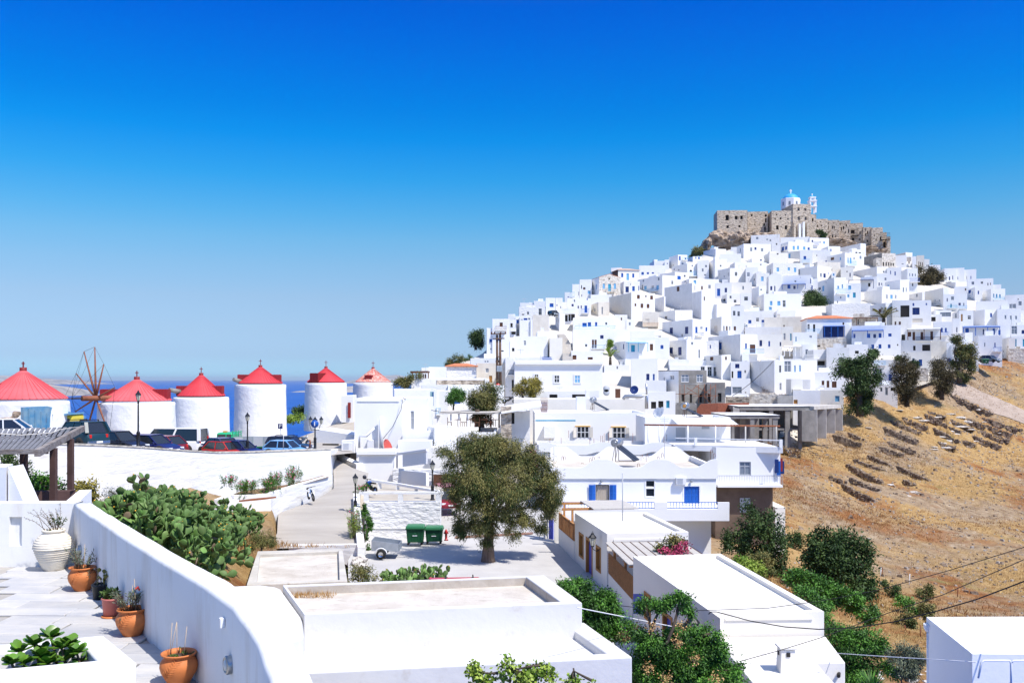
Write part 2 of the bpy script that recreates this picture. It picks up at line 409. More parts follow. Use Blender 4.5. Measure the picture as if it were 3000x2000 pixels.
 for (f,k0,k1,z0,z1,k,pw)in wl_list:
  window(root,f,k0,k1,z0,z1,k,rev,pw)
 for b in bal:  # (x0,x1,ytop,ybot,colour[,depth[,style]])
  x0,x1=zf.x(b[0]),zf.x(b[1]);f=fR if (x0+x1)/2>=xc else fL
  k0,t0=f.hit(x0);k1,t1=f.hit(x1);k0,k1=sorted((k0,k1));t=(t0+t1)/2
  zz=(HZ-zf.y(b[3]))/F*t;hh=max(0.7,(HZ-zf.y(b[2]))/F*t-zz)
  rail(root,f,k0,k1,zz,b[5]if len(b)>5 else 0.9,b[4],hh,style=b[6]if len(b)>6 else 'bars',slabmat=m)
 root['_f']=0;del root['_f']
 return root,fR,fL,zt
def awning(root,zf,f,x0,x1,yt,yb,depth,mt='blue',posts=2,ypost=None,postmat=None):
 """a porch roof on posts in front of a wall"""
 k0,t0=f.hit(zf.x(x0));k1,t1=f.hit(zf.x(x1));k0,k1=sorted((k0,k1));t=(t0+t1)/2-depth*0.5
 z1=(HZ-zf.y(yt))/F*t;z0=(HZ-zf.y(yb))/F*t
 mb=MB();vs=[f.P(k,z+dz,o)for dz in (0,0.12)for k,o,z in ((k0,0.003,z1),(k1,0.003,z1),(k1,depth,z1-0.15),(k0,depth,z1-0.15))]
 mb.add(vs,[(3,2,1,0),(4,5,6,7),(0,1,5,4),(1,2,6,5),(2,3,7,6),(3,0,4,7)])
 a=mb.build('porch_roof',mt,root)
 for i in range(posts):
  k=k0+0.1+(k1-k0-0.2)*i/max(1,posts-1);pm=MB();pm.bar(f.P(k,z0,depth-0.1),f.P(k,z1-0.16,depth-0.1),0.12);pm.build('post',postmat or mt,root)
# ---------------------------------------------------------------- air
hm=bpy.data.materials.new('haze');hm.use_nodes=True;hm.node_tree.nodes.clear();ho=hm.node_tree.nodes.new('ShaderNodeOutputMaterial');hv=hm.node_tree.nodes.new('ShaderNodeVolumePrincipled')
hv.inputs['Color'].default_value=(0.80,0.90,1.0,1);hv.inputs['Density'].default_value=0.000022;hv.inputs['Anisotropy'].default_value=0.2;hm.node_tree.links.new(hv.outputs[0],ho.inputs['Volume']);M['haze']=hm
mb=MB();mb.box((0,20000,9.5),(150000,120000,221.0));mb.build('haze','haze',kind='stuff')
# ---------------------------------------------------------------- the town on the hill
Z1=Zoom(2000,550,3.36);Z2=Zoom(1400,750,4.704);Z3=Zoom(1850,680,4.704);Z4=Zoom(2350,700,4.704)
Z5=Zoom(1850,950,4.704);Z6=Zoom(2350,900,3.618);ZC=Zoom(1000,1000,3.92);ZD=Zoom(1500,1100,3.92)
H=house
# --- left shoulder of the hill
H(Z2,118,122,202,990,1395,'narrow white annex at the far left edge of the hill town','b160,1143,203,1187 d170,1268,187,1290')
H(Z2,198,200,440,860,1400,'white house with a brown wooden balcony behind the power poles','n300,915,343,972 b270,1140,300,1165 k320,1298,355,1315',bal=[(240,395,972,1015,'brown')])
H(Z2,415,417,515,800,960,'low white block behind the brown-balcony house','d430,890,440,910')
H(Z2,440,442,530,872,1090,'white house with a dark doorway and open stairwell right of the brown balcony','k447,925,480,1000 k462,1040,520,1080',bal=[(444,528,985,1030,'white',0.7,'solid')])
H(Z2,515,517,580,825,1040,'slim white house with one square blue shutter','b527,875,565,928')
H(Z2,562,566,920,703,835,'rough white terrace house with a blue lintel porch on the left slope','d675,765,705,808 k605,798,640,812',m='wrough')
H(Z2,578,582,800,645,712,'long low white roof block on the left skyline','')
H(Z2,770,772,972,620,720,'white skyline block carrying a thin mast','b925,697,940,723')
H(Z2,930,935,1068,572,810,'white skyline house with open bright blue shutters','b990,652,1042,703',Y=hillY(925))
H(Z2,570,574,727,825,1100,'white house with a strip of small blue windows under its roof','b630,855,683,882 g693,852,723,880 g590,868,620,882')
H(Z2,722,726,990,870,1105,'white house with one beige blind beside the stepped lane','c808,945,862,1015')
H(Z2,752,755,978,815,880,'pale stone parapet house above the beige-blind house','',m='cream',Y=hillY(985))
H(Z2,508,512,962,1105,1395,'broad plain white house with one narrow window behind the poles','w632,1163,662,1228')
H(Z2,395,440,512,1175,1400,'small white block with a black arched opening','k470,1265,508,1312')
H(Z2,800,820,1095,1040,1150,'white rooftop box with a thin cornice beside the lane','',Y=hillY(1040))
H(Z2,960,990,1165,1130,1425,'tall cream retaining house wall along the stepped lane','b965,1180,975,1250 b1037,1260,1047,1300',m='creaml',Y=hillY(1050))
H(Z2,1068,1072,1168,580,800,'grey-white house on the skyline at the top of the stepped lane','v1085,665,1097,690 g1135,690,1147,720',m='wgrey')
H(Z2,1068,1125,1200,790,1010,'narrow white house facing the stepped lane','b1085,845,1092,905 k1112,850,1120,910 k1125,870,1135,985',m='white',D=7)
H(Z2,1120,1150,1232,635,800,'cream corner house above the arcade','k1175,745,1190,770',m='creaml')
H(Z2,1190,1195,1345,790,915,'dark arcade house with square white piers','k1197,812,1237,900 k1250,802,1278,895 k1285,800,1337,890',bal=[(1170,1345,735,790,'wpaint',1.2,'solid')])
H(Z2,1225,1230,1558,578,800,'large white house with a bright blue balcony above the lane','g1323,600,1340,632 b1500,565,1515,605 v1375,685,1392,722 v1418,680,1432,722 b1470,682,1505,780 b1255,655,1265,683 b1265,695,1275,735',bal=[(1425,1530,732,787,'blue')])
H(Z2,1553,1556,1845,530,645,'plain white block with a sharp bright roof edge below the stone house','')
H(Z2,1485,1668,1965,293,590,'stone-fronted gabled house with turquoise shutters','l1722,380,1750,450 t1795,385,1835,485 l1873,378,1903,455 k1800,298,1825,320 l1515,432,1527,483 l1550,407,1561,478 l1580,400,1592,473 l1627,388,1638,460',m='stonep',mL='white',roof='gable',peak=247,roofmat='tile_orange',D=14,bal=[(1755,1885,455,490,'gpaint',0.8)])
H(Z2,1398,1403,1570,325,560,'tall narrow white skyline house with a dark slit window','k1422,400,1434,450 n1450,430,1482,462 g1425,530,1437,560')
H(Z2,1298,1302,1400,390,562,'small white skyline house left of the tall narrow one','g1385,490,1395,545')
H(Z2,1192,1196,1300,503,580,'low white hut with blue railings on the left skyline','b1235,560,1260,570',bal=[(1276,1335,500,565,'teal')])
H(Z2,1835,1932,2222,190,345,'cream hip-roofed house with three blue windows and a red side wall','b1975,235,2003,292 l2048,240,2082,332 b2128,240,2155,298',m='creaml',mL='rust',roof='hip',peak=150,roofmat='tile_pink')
H(Z2,1832,1836,1985,163,240,'low white skyline block behind the hip-roofed house','',Y=hillY(815))
H(Z2,1563,1660,1812,635,808,'pale beige ruined house with two tall narrow openings','g1603,715,1620,765 g1705,700,1722,800',m='cream',mL='cream')
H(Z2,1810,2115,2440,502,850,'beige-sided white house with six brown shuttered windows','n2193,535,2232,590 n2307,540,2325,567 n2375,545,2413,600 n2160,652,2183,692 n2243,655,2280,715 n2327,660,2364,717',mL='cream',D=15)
H(Z2,1960,2010,2120,345,510,'pale corner house with a blue outside stair','v2035,420,2080,500 g2100,380,2110,400',m='wgrey')
H(Z2,2085,2095,2232,350,495,'low white house with two blue windows above the beige-sided house','b2128,415,2162,482 b2212,410,2228,475')
H(Z2,1308,1312,1890,852,1015,'long white house with blue shutters and a pale blue railing','b1440,920,1500,975 b1515,912,1560,972 b1615,910,1645,968 r1755,912,1782,947',bal=[(1340,1895,965,1008,'bluel',1.6)])
H(Z2,1885,1888,2060,810,1010,'cream house with two tiny windows','n1970,848,1987,885 k2045,855,2055,872',m='creaml')
H(Z2,2043,2046,2160,875,1015,'small white cube with one pale window beside a brown terrace','g2080,912,2105,953')
H(Z2,1303,1308,2097,1016,1295,'big white house with paired dark doors on a pale blue balcony','n1572,1152,1600,1272 n1608,1152,1637,1272 b1783,1145,1828,1180',bal=[(1575,1750,1235,1272,'bluel')],Y=hillY(1025))
H(Z2,2095,2098,2440,1027,1160,'wide plain white block below the brown terrace','')
H(Z2,1280,1288,1726,1302,1440,'white flat-roofed house with a brown slot window','n1515,1392,1583,1425 n1305,1365,1358,1425')
hr,fR,fL,zt=H(Z2,1858,2036,2440,1168,1415,'white house with a light blue porch on posts','b1890,1240,1910,1295 t2112,1225,2165,1320 n2370,1210,2415,1300',D=10)
awning(hr,Z2,fR,2040,2315,1190,1320,1.8,'bluel',3,postmat='teal')
H(Z2,1930,2033,2240,1420,1500,'low white roof terrace with a row of pots','',Y=hillY(1075))
H(Z2,1735,1740,2090,1495,1570,'low white house with a small dark window above the neoclassical house','d1910,1515,1932,1556',Y=hillY(1085))
# --- upper town
H(Z3,103,106,470,462,590,'long white skyline house with three small blue windows','b137,550,170,588 b212,552,240,580 b280,553,310,573')
H(Z3,250,312,458,395,475,'white skyline terrace with a pale glass screen','',Y=hillY(780))
H(Z3,453,456,520,378,500,'narrow white skyline block left of the blue-doored cube','g485,425,505,440')
H(Z3,518,640,770,312,500,'tall white skyline cube with a blue door','b655,330,677,390',bal=[(690,765,350,385,'bluel')])
H(Z3,766,846,968,335,395,'low white terrace house with two blue doors under the castle rock','b880,337,895,367 b918,340,942,372')
H(Z3,992,1160,1305,225,330,'rough whitewashed wall house at the foot of the castle','',m='wrough',mL='wrough',D=9)
H(Z3,1212,1216,1512,302,400,'low white house with a vaulted roof below the castle','')
H(Z3,1368,1372,1460,205,300,'small white cube squeezed between two larger ones below the castle','')
H(Z3,1452,1545,1920,163,345,'broad white house with two grey shutters below the castle bastion','g1635,213,1663,265 g1785,222,1815,268 g1493,225,1507,275')
H(Z3,1685,1850,1900,285,345,'small grey lean-to with two dark openings','k1737,318,1768,338 k1812,312,1842,335',m='concp',mL='concp',Y=hillY(752))
H(Z3,1822,1900,2160,285,420,'cream house with a tiny dark window under the six-window house','k2003,288,2027,310',m='creaml',mL='creaml')
H(Z3,2065,2320,2352,255,360,'pale wedge-shaped house beside the blue-balcony door','g2088,295,2105,312',m='creaml',mL='creaml',Y=hillY(756))
H(Z3,1548,1660,1832,362,412,'low white house with a small navy window','v1772,375,1797,395',Y=hillY(768))
H(Z1,668,672,957,468,555,'rough white house directly under the castle wall','g722,485,745,508',m='wrough',Y=hillY(720))
H(Z1,870,875,965,540,640,'rough white block with one dark hole left of the six-window house','k918,546,930,563',m='wrough')
H(Z1,958,962,1250,492,560,'flat white roof block in front of the castle buttress','',Y=hillY(722))
H(Z1,962,1040,1282,530,640,'white house with a row of six shuttered windows below the castle','b975,582,998,622 b1008,577,1027,612 l1083,573,1103,612 l1125,572,1145,610 l1185,580,1207,610 b1230,588,1250,613')
H(Z1,1166,1250,1440,492,580,'white house with a small navy balcony right of the buttress','v1270,515,1284,548',bal=[(1284,1332,537,565,'navy')],Y=hillY(725))
H(Z1,1150,1156,1275,615,745,'white house with a pale blue door and railing in the upper town','b1190,672,1215,706',bal=[(1175,1250,705,738,'bluel')])
H(Z1,1272,1276,1455,615,730,'rough white house with one hole left of the brown-shuttered wall','k1315,660,1325,672 b1405,716,1420,730',m='wrough')
H(Z1,1362,1432,1552,578,665,'white vaulted house with one blue slit window','b1453,602,1465,628',bal=())
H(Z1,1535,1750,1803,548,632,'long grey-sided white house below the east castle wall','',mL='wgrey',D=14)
H(Z1,1568,1665,1803,605,665,'white house with a pair of dark square windows','k1700,632,1720,657 k1733,635,1755,657')
H(Z1,1418,1597,1785,640,785,'white house with a turquoise balcony and two pale doors','n1457,685,1490,712 l1623,688,1633,745 l1645,690,1661,745 k1683,685,1692,707',bal=[(1612,1700,725,768,'teal')],D=12)
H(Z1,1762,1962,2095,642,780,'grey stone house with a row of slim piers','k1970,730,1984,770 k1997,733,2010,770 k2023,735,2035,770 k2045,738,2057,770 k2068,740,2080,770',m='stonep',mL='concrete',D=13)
H(Z1,1860,1905,1960,690,780,'small weathered stone annex in front of the grey stone house','k1905,742,1918,758',m='stonep',mL='concp')
H(Z1,2045,2195,2262,635,765,'beige-walled house with three tall brown shutters near the right skyline','n2207,680,2215,725 n2222,680,2234,748 n2240,682,2248,722',mL='cream',D=11)
H(Z1,2090,2093,2203,668,770,'white block between the grey stone house and the beige-walled house','g2155,745,2175,755')
H(Z4,1560,1582,1682,228,378,'cream skyline house with three brown windows right of the beige-walled house','n1603,310,1613,362 n1628,318,1638,365 n1653,322,1663,372',m='cream')
H(Z4,1515,1520,1575,240,380,'slim white house filling the gap beside the cream skyline house','')
H(Z4,1678,1682,1755,278,400,'small cream end house of the right skyline row','n1695,350,1703,385 k1715,355,1727,385 k1738,355,1748,385',m='creaml')
H(Z4,1750,1755,1905,362,420,'low white skyline wall sloping right of the cream end house','')
H(Z4,1880,1960,2125,405,575,'white house with navy doors behind the dark tree','v2023,517,2040,568 v2070,505,2082,560 v1978,530,1988,572')
H(Z4,2120,2125,2235,400,575,'white skyline house with a grey side right of the dark tree','g2140,520,2152,560')
H(Z4,2232,2236,2400,422,575,'white skyline house with an ochre shutter near the right edge','c2262,510,2275,555 b2320,510,2332,560')
H(Z4,1740,2115,2420,590,665,'long white wall house below the dark tree','',D=17,wl_max=22)
H(Z4,2095,2100,2430,655,775,'white house with a cobalt shutter near the right edge','b2292,705,2323,748 n2243,680,2262,710')
H(Z4,1690,1945,2020,668,925,'large cream house with a pyramid-like roofline and grey railing','w1765,828,1780,865 w1820,833,1838,863 w1882,830,1898,863',m='white',mL='creaml',D=12,bal=[(1770,1910,868,915,'gpaint')])
H(Z4,1942,1946,2275,762,965,'white house with a turquoise balcony on the right slope','v1993,815,2007,862 t2043,893,2062,945 g2220,880,2235,925',bal=[(2000,2135,918,955,'teal'),(2165,2270,925,958,'bluel')])
ZG=Zoom(2600,750,3.355)
H(ZG,780,785,1040,228,335,'white skyline house with two dark slits at the far right','k983,262,992,290 k1008,262,1016,285')
H(ZG,1025,1030,1118,284,345,'little white cube on the skyline above the turquoise shutters','')
H(ZG,795,860,932,300,425,'white cube with two cobalt shutters on the right skyline slope','b797,335,820,365 b888,340,900,375')
H(ZG,928,1018,1158,322,450,'white house with three turquoise shutters and balcony at the far right','t1040,370,1050,405 t1067,372,1080,412 t1099,375,1112,412',bal=[(1040,1158,408,432,'teal')])
H(ZG,1153,1158,1420,385,530,'blue-shaded house with a stone-topped roof at the right edge','k1280,418,1290,430 w1195,468,1265,515',m='wgrey',Y=hillY(905))
H(ZG,868,872,1185,445,530,'long white terrace house with a pale upper step at the far right','')
H(ZG,1115,1120,1310,530,680,'white house with three blind windows at the right edge','w1146,580,1170,625 w1200,582,1224,640 w1252,585,1275,640')
H(ZG,1300,1304,1450,535,700,'cream-white block cut by the right edge','')
# --- middle of the upper town
H(Z3,553,770,905,432,620,'white house with a small pale blue balcony and grey rubble side','k830,452,845,475 k803,520,833,550 k643,513,658,530',mL='wrough',bal=[(778,900,550,605,'bluel')],D=10)
H(Z3,905,908,1068,392,620,'white house with two faint grey windows left of the tall cube','g1015,452,1040,485 g970,502,993,545')
H(Z3,1068,1150,1317,370,640,'tall blank white cube with one tiny dark window','k1220,452,1240,475')
H(Z3,1355,1425,1862,415,500,'low white house with a curved parapet and little birdhouse chimney','c1572,462,1590,482',Y=hillY(790))
H(Z3,1190,1357,1572,492,695,'white house with a rounded shoulder and a dark slatted window','k1330,553,1338,607 k1213,565,1218,600 r1425,550,1457,603',m='wrough',mL='wgrey')
H(Z3,1570,1574,1745,490,700,'white house with a blind white-shuttered window','w1590,555,1630,612')
H(Z3,1655,1720,1900,560,735,'rough white house with one pale blue barred window','l1787,612,1820,675 k1683,640,1698,668',m='wrough')
H(Z3,1862,1950,2360,425,600,'rough white house with two pale turquoise windows','l2000,488,2033,543 l2238,490,2270,550',m='wrough')
H(Z3,1860,1890,2067,605,850,'small white chapel-like house with a stained gable','v1913,745,1940,800 v1968,740,1983,822',roof='gable',peak=557,m='white',mL='wgrey',D=7)
hr,fR,fL,zt=H(Z3,2060,2065,2480,600,850,'white house behind a cobalt blue pergola','b2150,725,2190,778 v2232,740,2260,783 b2320,620,2330,630 b2463,640,2495,707')
awning(hr,Z3,fR,2072,2400,715,785,1.6,'blue',4)
H(Z3,83,427,625,595,850,'large white house with pale blue shutters and balcony on its shaded side','g153,642,173,685 g363,623,385,665 l175,740,210,790 w272,735,308,787 l343,730,378,793',D=15,bal=[(145,372,785,828,'bluel')])
H(Z3,-15,-10,112,680,830,'small white house left of the pale blue balcony','b10,745,45,812 b95,740,110,805')
H(Z3,690,795,1205,640,810,'long low white house with two brown doors','n853,732,877,800 n960,742,983,793 g730,662,747,690')
H(Z3,390,600,790,545,690,'white terrace house with open blue shutters beside a wooden pole','b632,602,680,655 r720,588,748,620',Y=hillY(820))
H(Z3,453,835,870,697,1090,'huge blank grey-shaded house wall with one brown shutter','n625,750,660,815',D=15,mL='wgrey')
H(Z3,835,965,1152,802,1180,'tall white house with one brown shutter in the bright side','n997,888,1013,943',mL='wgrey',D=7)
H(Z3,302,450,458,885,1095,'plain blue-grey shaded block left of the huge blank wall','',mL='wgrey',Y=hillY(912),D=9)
H(Z3,1150,1154,1377,702,890,'shaded white house with a blue door and blind','b1180,778,1222,880 v1285,768,1317,830',m='wgrey')
H(Z3,1375,1378,1660,695,850,'cream rubble house with one grey window','g1527,742,1550,793',m='creaml')
H(Z3,1250,1315,1500,845,1000,'white courtyard house behind the round bush','k1260,920,1295,960',Y=hillY(885))
H(Z3,1498,1502,1655,840,1050,'white house with a dark barred window beside the courtyard','r1552,887,1605,943')
H(Z3,1655,1757,1857,742,1000,'stepped white house with a tiny window above the pale blue windows','k1778,783,1798,800')
H(Z3,1745,1825,2340,852,1090,'bright white house with two pale blue shuttered windows','l1908,950,1942,1008 l2010,950,2052,1010',mL='wgrey',D=9)
H(Z3,915,1175,1378,990,1185,'low blue-shaded block in front of the tall brown-shuttered house','',mL='wgrey',m='wgrey')
H(Z3,1373,1377,1552,1012,1405,'white house with three dark framed windows','r1398,1083,1432,1150 r1460,1090,1493,1157 n1410,1297,1440,1355')
H(Z3,370,605,840,1070,1210,'white house with one small white-framed window on its shaded side','d455,1155,493,1203')
H(Z3,150,153,372,1097,1295,'cream terrace house with an orange wooden railing','c190,1195,245,1275',m='cream',bal=[(160,372,1255,1295,'wood_orange')])
H(Z3,425,842,1087,1200,1480,'big house with two tall navy doors in the shade and washing on the bright side','v527,1315,570,1410 v737,1303,782,1400 b880,1303,910,1390 b1020,1308,1045,1365 w947,1300,983,1340',D=14,bal=[(880,975,1395,1430,'navy')])
H(Z3,1083,1240,1378,1165,1410,'white house with a brown door between two slim windows','c1140,1290,1185,1378 g1265,1290,1283,1378 n1303,1293,1325,1400 g1347,1297,1363,1378',mL='creaml')
H(Z3,1548,1552,1960,1085,1265,'white house with two cobalt windows above the grey block','b1610,1210,1652,1258 b1793,1208,1828,1253')
H(Z3,1828,1832,2345,1172,1385,'wide grey-beige house with a single dark hole','n2093,1277,2112,1302',m='cream')
H(Z3,1958,2000,2260,1082,1180,'white rooftop room behind the wide grey-beige house','')
H(Z3,1560,1563,2068,1308,1420,'long pale wall house above the cafe street','',m='wgrey')
# --- right part of the upper town
H(Z4,670,1030,1187,385,560,'white house with a long grey side and one small window','d1115,437,1133,467',D=16,mL='wgrey')
H(Z4,1165,1170,1370,395,560,'white house with two slim blue windows','b1213,437,1225,487 b1273,447,1290,503')
H(Z4,1365,1452,1592,405,720,'tall white house with a cobalt balcony beside the dark tree','w1478,470,1490,515 w1512,475,1530,515 w1553,478,1567,515 r1515,610,1533,650',bal=[(1480,1612,545,590,'blue')])
H(Z4,-40,210,402,375,545,'white house with a navy door under the cream stone house','g245,470,272,525 v293,475,325,535 b358,465,370,483')
H(Z4,400,404,465,455,545,'little white annex with a pale blue window','l423,475,445,508')
H(Z4,98,210,528,318,520,'curved cream stone house in the right half of the upper town','k405,412,415,440',m='cream')
H(Z4,528,532,707,390,545,'cream-white house with a navy slit door','k612,440,625,460 v653,468,668,522',m='creaml')
H(Z4,215,441,602,528,890,'tall white house with a black drainpipe and pale balcony','l278,645,305,720 r222,665,258,703 l485,645,508,690 l545,625,563,680 g525,790,540,820 w480,850,497,885',D=12,bal=[(465,645,692,755,'bluel')])
H(Z4,598,602,810,610,870,'white house with a balustrade and turquoise door','t700,738,738,808 l622,755,650,805')
hr,fR,fL,zt=H(Z4,802,806,1032,530,700,'white house under a long navy canopy','k910,607,940,657')
awning(hr,Z4,fR,640,985,565,690,2.0,'navy',2)
H(Z4,1030,1034,1215,475,700,'cream-topped white house with two navy slits','v1053,600,1070,645 v1090,605,1103,635 l1205,540,1255,560')
H(Z4,1142,1350,1475,558,860,'white house with a drainpipe left of the dark tree','w1388,668,1405,735 g1430,670,1440,730')
H(Z4,858,1098,1385,690,895,'white brick house with three pale green windows','w1157,768,1180,825 l1215,770,1247,825 w1278,773,1300,825',mL='wgrey',m='wrough')
H(Z4,1468,1655,1690,730,870,'small grey-sided house with one grey shutter','g1567,755,1592,800',mL='wgrey')
H(Z4,-20,0,218,555,760,'white house with a cobalt door left of the black drainpipe','b113,640,145,707 v5,820,20,865')
H(Z4,325,410,950,893,1085,'long rough whitewashed wall house right of the round tree','',m='wrough',D=9)
H(Z4,935,1150,1242,882,1205,'white house with red-brown shutters behind the palm','n1052,963,1092,1013')
H(Z4,1238,1242,1510,850,1215,'white house with a brown loggia full of washing','w1295,963,1310,993 k1355,915,1478,1075 n1275,1137,1297,1205 n1333,1137,1360,1205 n1200,1140,1220,1185')
H(Z4,1390,1400,1780,848,1160,'white house with two navy loggias','b1522,883,1545,923 b1703,883,1722,912 v1520,945,1618,1043 c1520,1095,1660,1150',Y=hillY(945))
H(Z4,1625,1640,1925,1045,1150,'white terrace house with a deep shaded loggia','k1690,1075,1840,1135')
H(Z4,1750,1690+150,2060,985,1150,'white garden terrace house with a green-glass screen','g1900,1010,2050,1070')
hr,fR,fL,zt=H(Z4,-10,65,682,1098,1465,'white house with an orange tiled roof and royal blue veranda','k75,1175,103,1243 k150,1175,180,1298 k158,1108,170,1140 n557,1150,580,1183 v287,1207,575,1353',roof='hip',peak=1040,roofmat='tile_orange',D=9,bal=[(35,235,1245,1300,'bluel')])
awning(hr,Z4,fR,287,575,1200,1355,1.6,'blue',4)
hr,fR,fL,zt=H(Z4,678,682,1362,1195,1545,'long white house with a royal blue pergola and seven blue windows','b707,1307,733,1363 b893,1303,937,1362 v982,1310,1017,1362 b1055,1300,1095,1360 b1187,1300,1232,1343 b955,1453,992,1510 b1053,1450,1092,1508 b1182,1452,1217,1503 k1308,1447,1325,1470')
awning(hr,Z4,fR,683,1120,1258,1362,1.5,'blue',3)
hr,fR,fL,zt=H(Z4,600,605,1045,1085,1250,'stone terrace house with a dark beam canopy behind the palm','k765,1105,780,1180',m='stonep')
awning(hr,Z4,fR,600,1040,1083,1190,1.5,'brown',4)
hr,fR,fL,zt=H(Z4,1358,1362,1905,1235,1570,'white house with brown doors under a broad white porch slab','n1457,1280,1503,1345 n1522,1280,1557,1395 n1632,1280,1668,1387 n1768,1272,1803,1387 k1655,1455,1765,1540 k1530,1470,1563,1535 k1360,1315,1420,1395',bal=[(1560,1910,1362,1395,'dark')])
awning(hr,Z4,fR,1445,1905,1235,1390,1.6,'white',3,postmat='brown')
H(Z4,1805,1812,2065,1145,1410,'white house with two blue windows over a blue balcony','b1907,1223,1937,1285 b1968,1225,1993,1285',bal=[(1895,2010,1288,1325,'blue')])
H(Z4,2062,2070,2170,1100,1300,'white corner block with one navy window','v2125,1215,2140,1285')
H(Z6,1590,1665,1815,40,260,'white house with an orange door in the right of town','o1683,72,1702,147 g1620,65,1637,113')
H(Z6,1735,1935,2080,25,215,'white house with a deep grey side and one blue window','b1993,62,2013,105',D=10)
H(Z6,2065,2070,2320,20,230,'white terraced house with three faded windows at the right edge','w2145,83,2165,125 w2203,87,2222,130 w2257,88,2278,130')
hr,fR,fL,zt=H(Z6,1695,1702,2205,195,330,'white house with a royal blue veranda and crenellated parapet','b1730,222,1768,268 v1915,230,1930,290 b2020,225,2043,290 b2080,240,2103,290')
awning(hr,Z6,fR,1700,2090,208,300,1.5,'blue',4)
H(Z6,2205,2210,2420,190,320,'white house with a shaded loggia at the right edge','w2210,195,2280,285')
H(Z6,1585,1725,1808,270,420,'small white cube below the orange-doored house','g1763,335,1772,370')
H(Z6,1865,1870,2120,300,595,'tall white house with a cobalt balcony beside the lane','w1900,375,1910,420 w1930,375,1942,418 b2038,375,2050,425 v1868,425,1880,455',bal=[(2020,2112,425,465,'blue')])
H(Z6,2115,2190,2260,325,560,'cream stone house right of the cobalt balcony','n2132,455,2140,475 b2172,480,2182,520 n2175,408,2185,430',m='creaml',mL='creaml')
H(Z6,2215,2220,2450,310,440,'white house with turquoise doors at the right edge','t2225,335,2273,415 t2338,335,2400,415')
H(Z6,2182,2186,2500,437,560,'grey stone garden wall at the right edge of the lane','',m='stonep',name='garden_wall',cat='wall')
H(Z6,1362,1366,1532,360,560,'rough beige block right of the arched house','',m='cream')
H(Z6,1530,1534,1605,380,600,'narrow white house with a blue gate behind the tall tree','b1540,540,1578,580')
H(Z6,1535,1600,1870,395,640,'low white house hidden behind the tall slender tree','b1680,470,1710,495')
H(Z6,1048,1052,1368,478,640,'cream single-storey house with two blue openings','b1168,540,1190,568 b1237,552,1272,620',m='creaml')
H(Z6,1365,1368,1530,545,640,'low white garage with a navy door','v1418,537,1478,600')
# --- lower town, towards the field
H(Z6,0,2,122,390,560,'white house with one lilac shutter left of the plain wall','g35,445,63,495')
H(Z6,15,120,262,450,625,'white house with a pale railing and open carport','k122,568,242,615 n122,568,130,580',bal=[(18,248,505,545,'wpaint')],m='wgrey')
H(Z6,115,118,470,330,430,'rubble stone wall house below the orange roof','k150,403,192,420',m='stonep')
H(Z6,255,258,500,425,665,'plain tall white wall house behind the big round tree','',m='wgrey')
H(Z6,468,472,700,395,560,'low white house with a rust-brown sun awning','k560,460,600,490')
H(Z6,0,2,78,570,770,'white house with twin slim windows on the lower slope','g30,615,42,680 g50,615,60,680')
H(Z6,85,90,500,685,890,'white house with three brown doors behind the big round tree','n207,777,235,850 n260,777,288,850 n315,785,365,850')
H(Z6,-5,0,92,762,900,'grey shaded cube at the left of the three-brown-door house','c20,870,85,920',m='wgrey')
H(Z6,90,95,440,870,1020,'low white garden terrace with a small navy parasol opening','v128,865,142,915 b105,975,125,1008 k60,975,75,1010 b155,985,170,1010')
H(Z6,748,752,1035,560,830,'stepped white house with a cobalt door and outside stair','b917,710,950,803',bal=[(765,885,575,612,'bluel')])
H(Z6,722,728,1012,818,940,'small white lower house with a grey door and square window','r828,850,850,892 g880,850,908,930 k938,850,990,885')
H(Z6,1168,1172,1335,640,830,'weathered concrete garden wall between two dark trees','',m='stonep',name='garden_wall',cat='wall',Y=hillY(1120))
# --- middle, above the skeleton buildings
H(Z5,-430,-425,422,78,185,'long low white roof terrace in the middle of the hill','k365,160,410,173 k75,163,110,170',Y=hillY(990))
H(Z5,447,760,1032,205,480,'white brick house with navy door and navy lattice balcony','v512,318,570,470 v643,312,690,423 g922,348,945,465',D=11,m='white',mL='wrough',bal=[(455,630,428,475,'navy')])
H(Z5,1026,1030,1202,222,430,'small spotted white house with one bright blue slit','b1080,282,1095,333',m='wrough')
H(Z5,1056,1500,1735,133,500,'large white brick house with one cobalt shutter on its shaded side','b1203,250,1243,345 b1567,260,1590,337 n1632,277,1707,400',D=15,m='white',mL='wgrey',bal=[(1535,1800,340,400,'bluel')])
H(Z5,1730,1734,2075,142,430,'cream-white house with three navy windows','v1765,218,1800,300 b1887,230,1910,303 v2043,243,2063,298',m='creaml')
H(Z5,2070,2074,2228,33,290,'tall cream-white house beside the big clay jar','w2095,120,2123,215 t2187,125,2207,225',m='creaml')
hr,fR,fL,zt=H(Z5,2222,2226,2560,110,470,'white house with a pergola terrace and white balustrade','t2260,170,2275,235 g2180,345,2238,430')
awning(hr,Z5,fR,2100,2340,300,440,1.8,'white',4)
H(Z5,1615,1970,2560,492,950,'large bare-sided white house above the concrete skeleton','r2035,565,2063,662 l2243,565,2263,655 l2312,562,2333,650 w2040,808,2068,905 w2148,803,2175,900 w2105,500,2200,657',D=12,mL='wgrey',bal=())
H(Z5,1780,1785,2350,480,530,'white balustraded roof terrace on top of the bare-sided house','',bal=(),Y=hillY(1062))
H(Z5,998,1240,1368,422,730,'cream-sided house with a small brown window under the brick houses','n1083,447,1128,497 n1290,443,1315,490',mL='creaml',D=9)
H(Z5,788,792,1003,475,580,'low cream block left of the cream-sided house','',m='creaml')
H(Z5,508,512,790,478,580,'low blue-shaded block behind the satellite dishes','',m='wgrey')
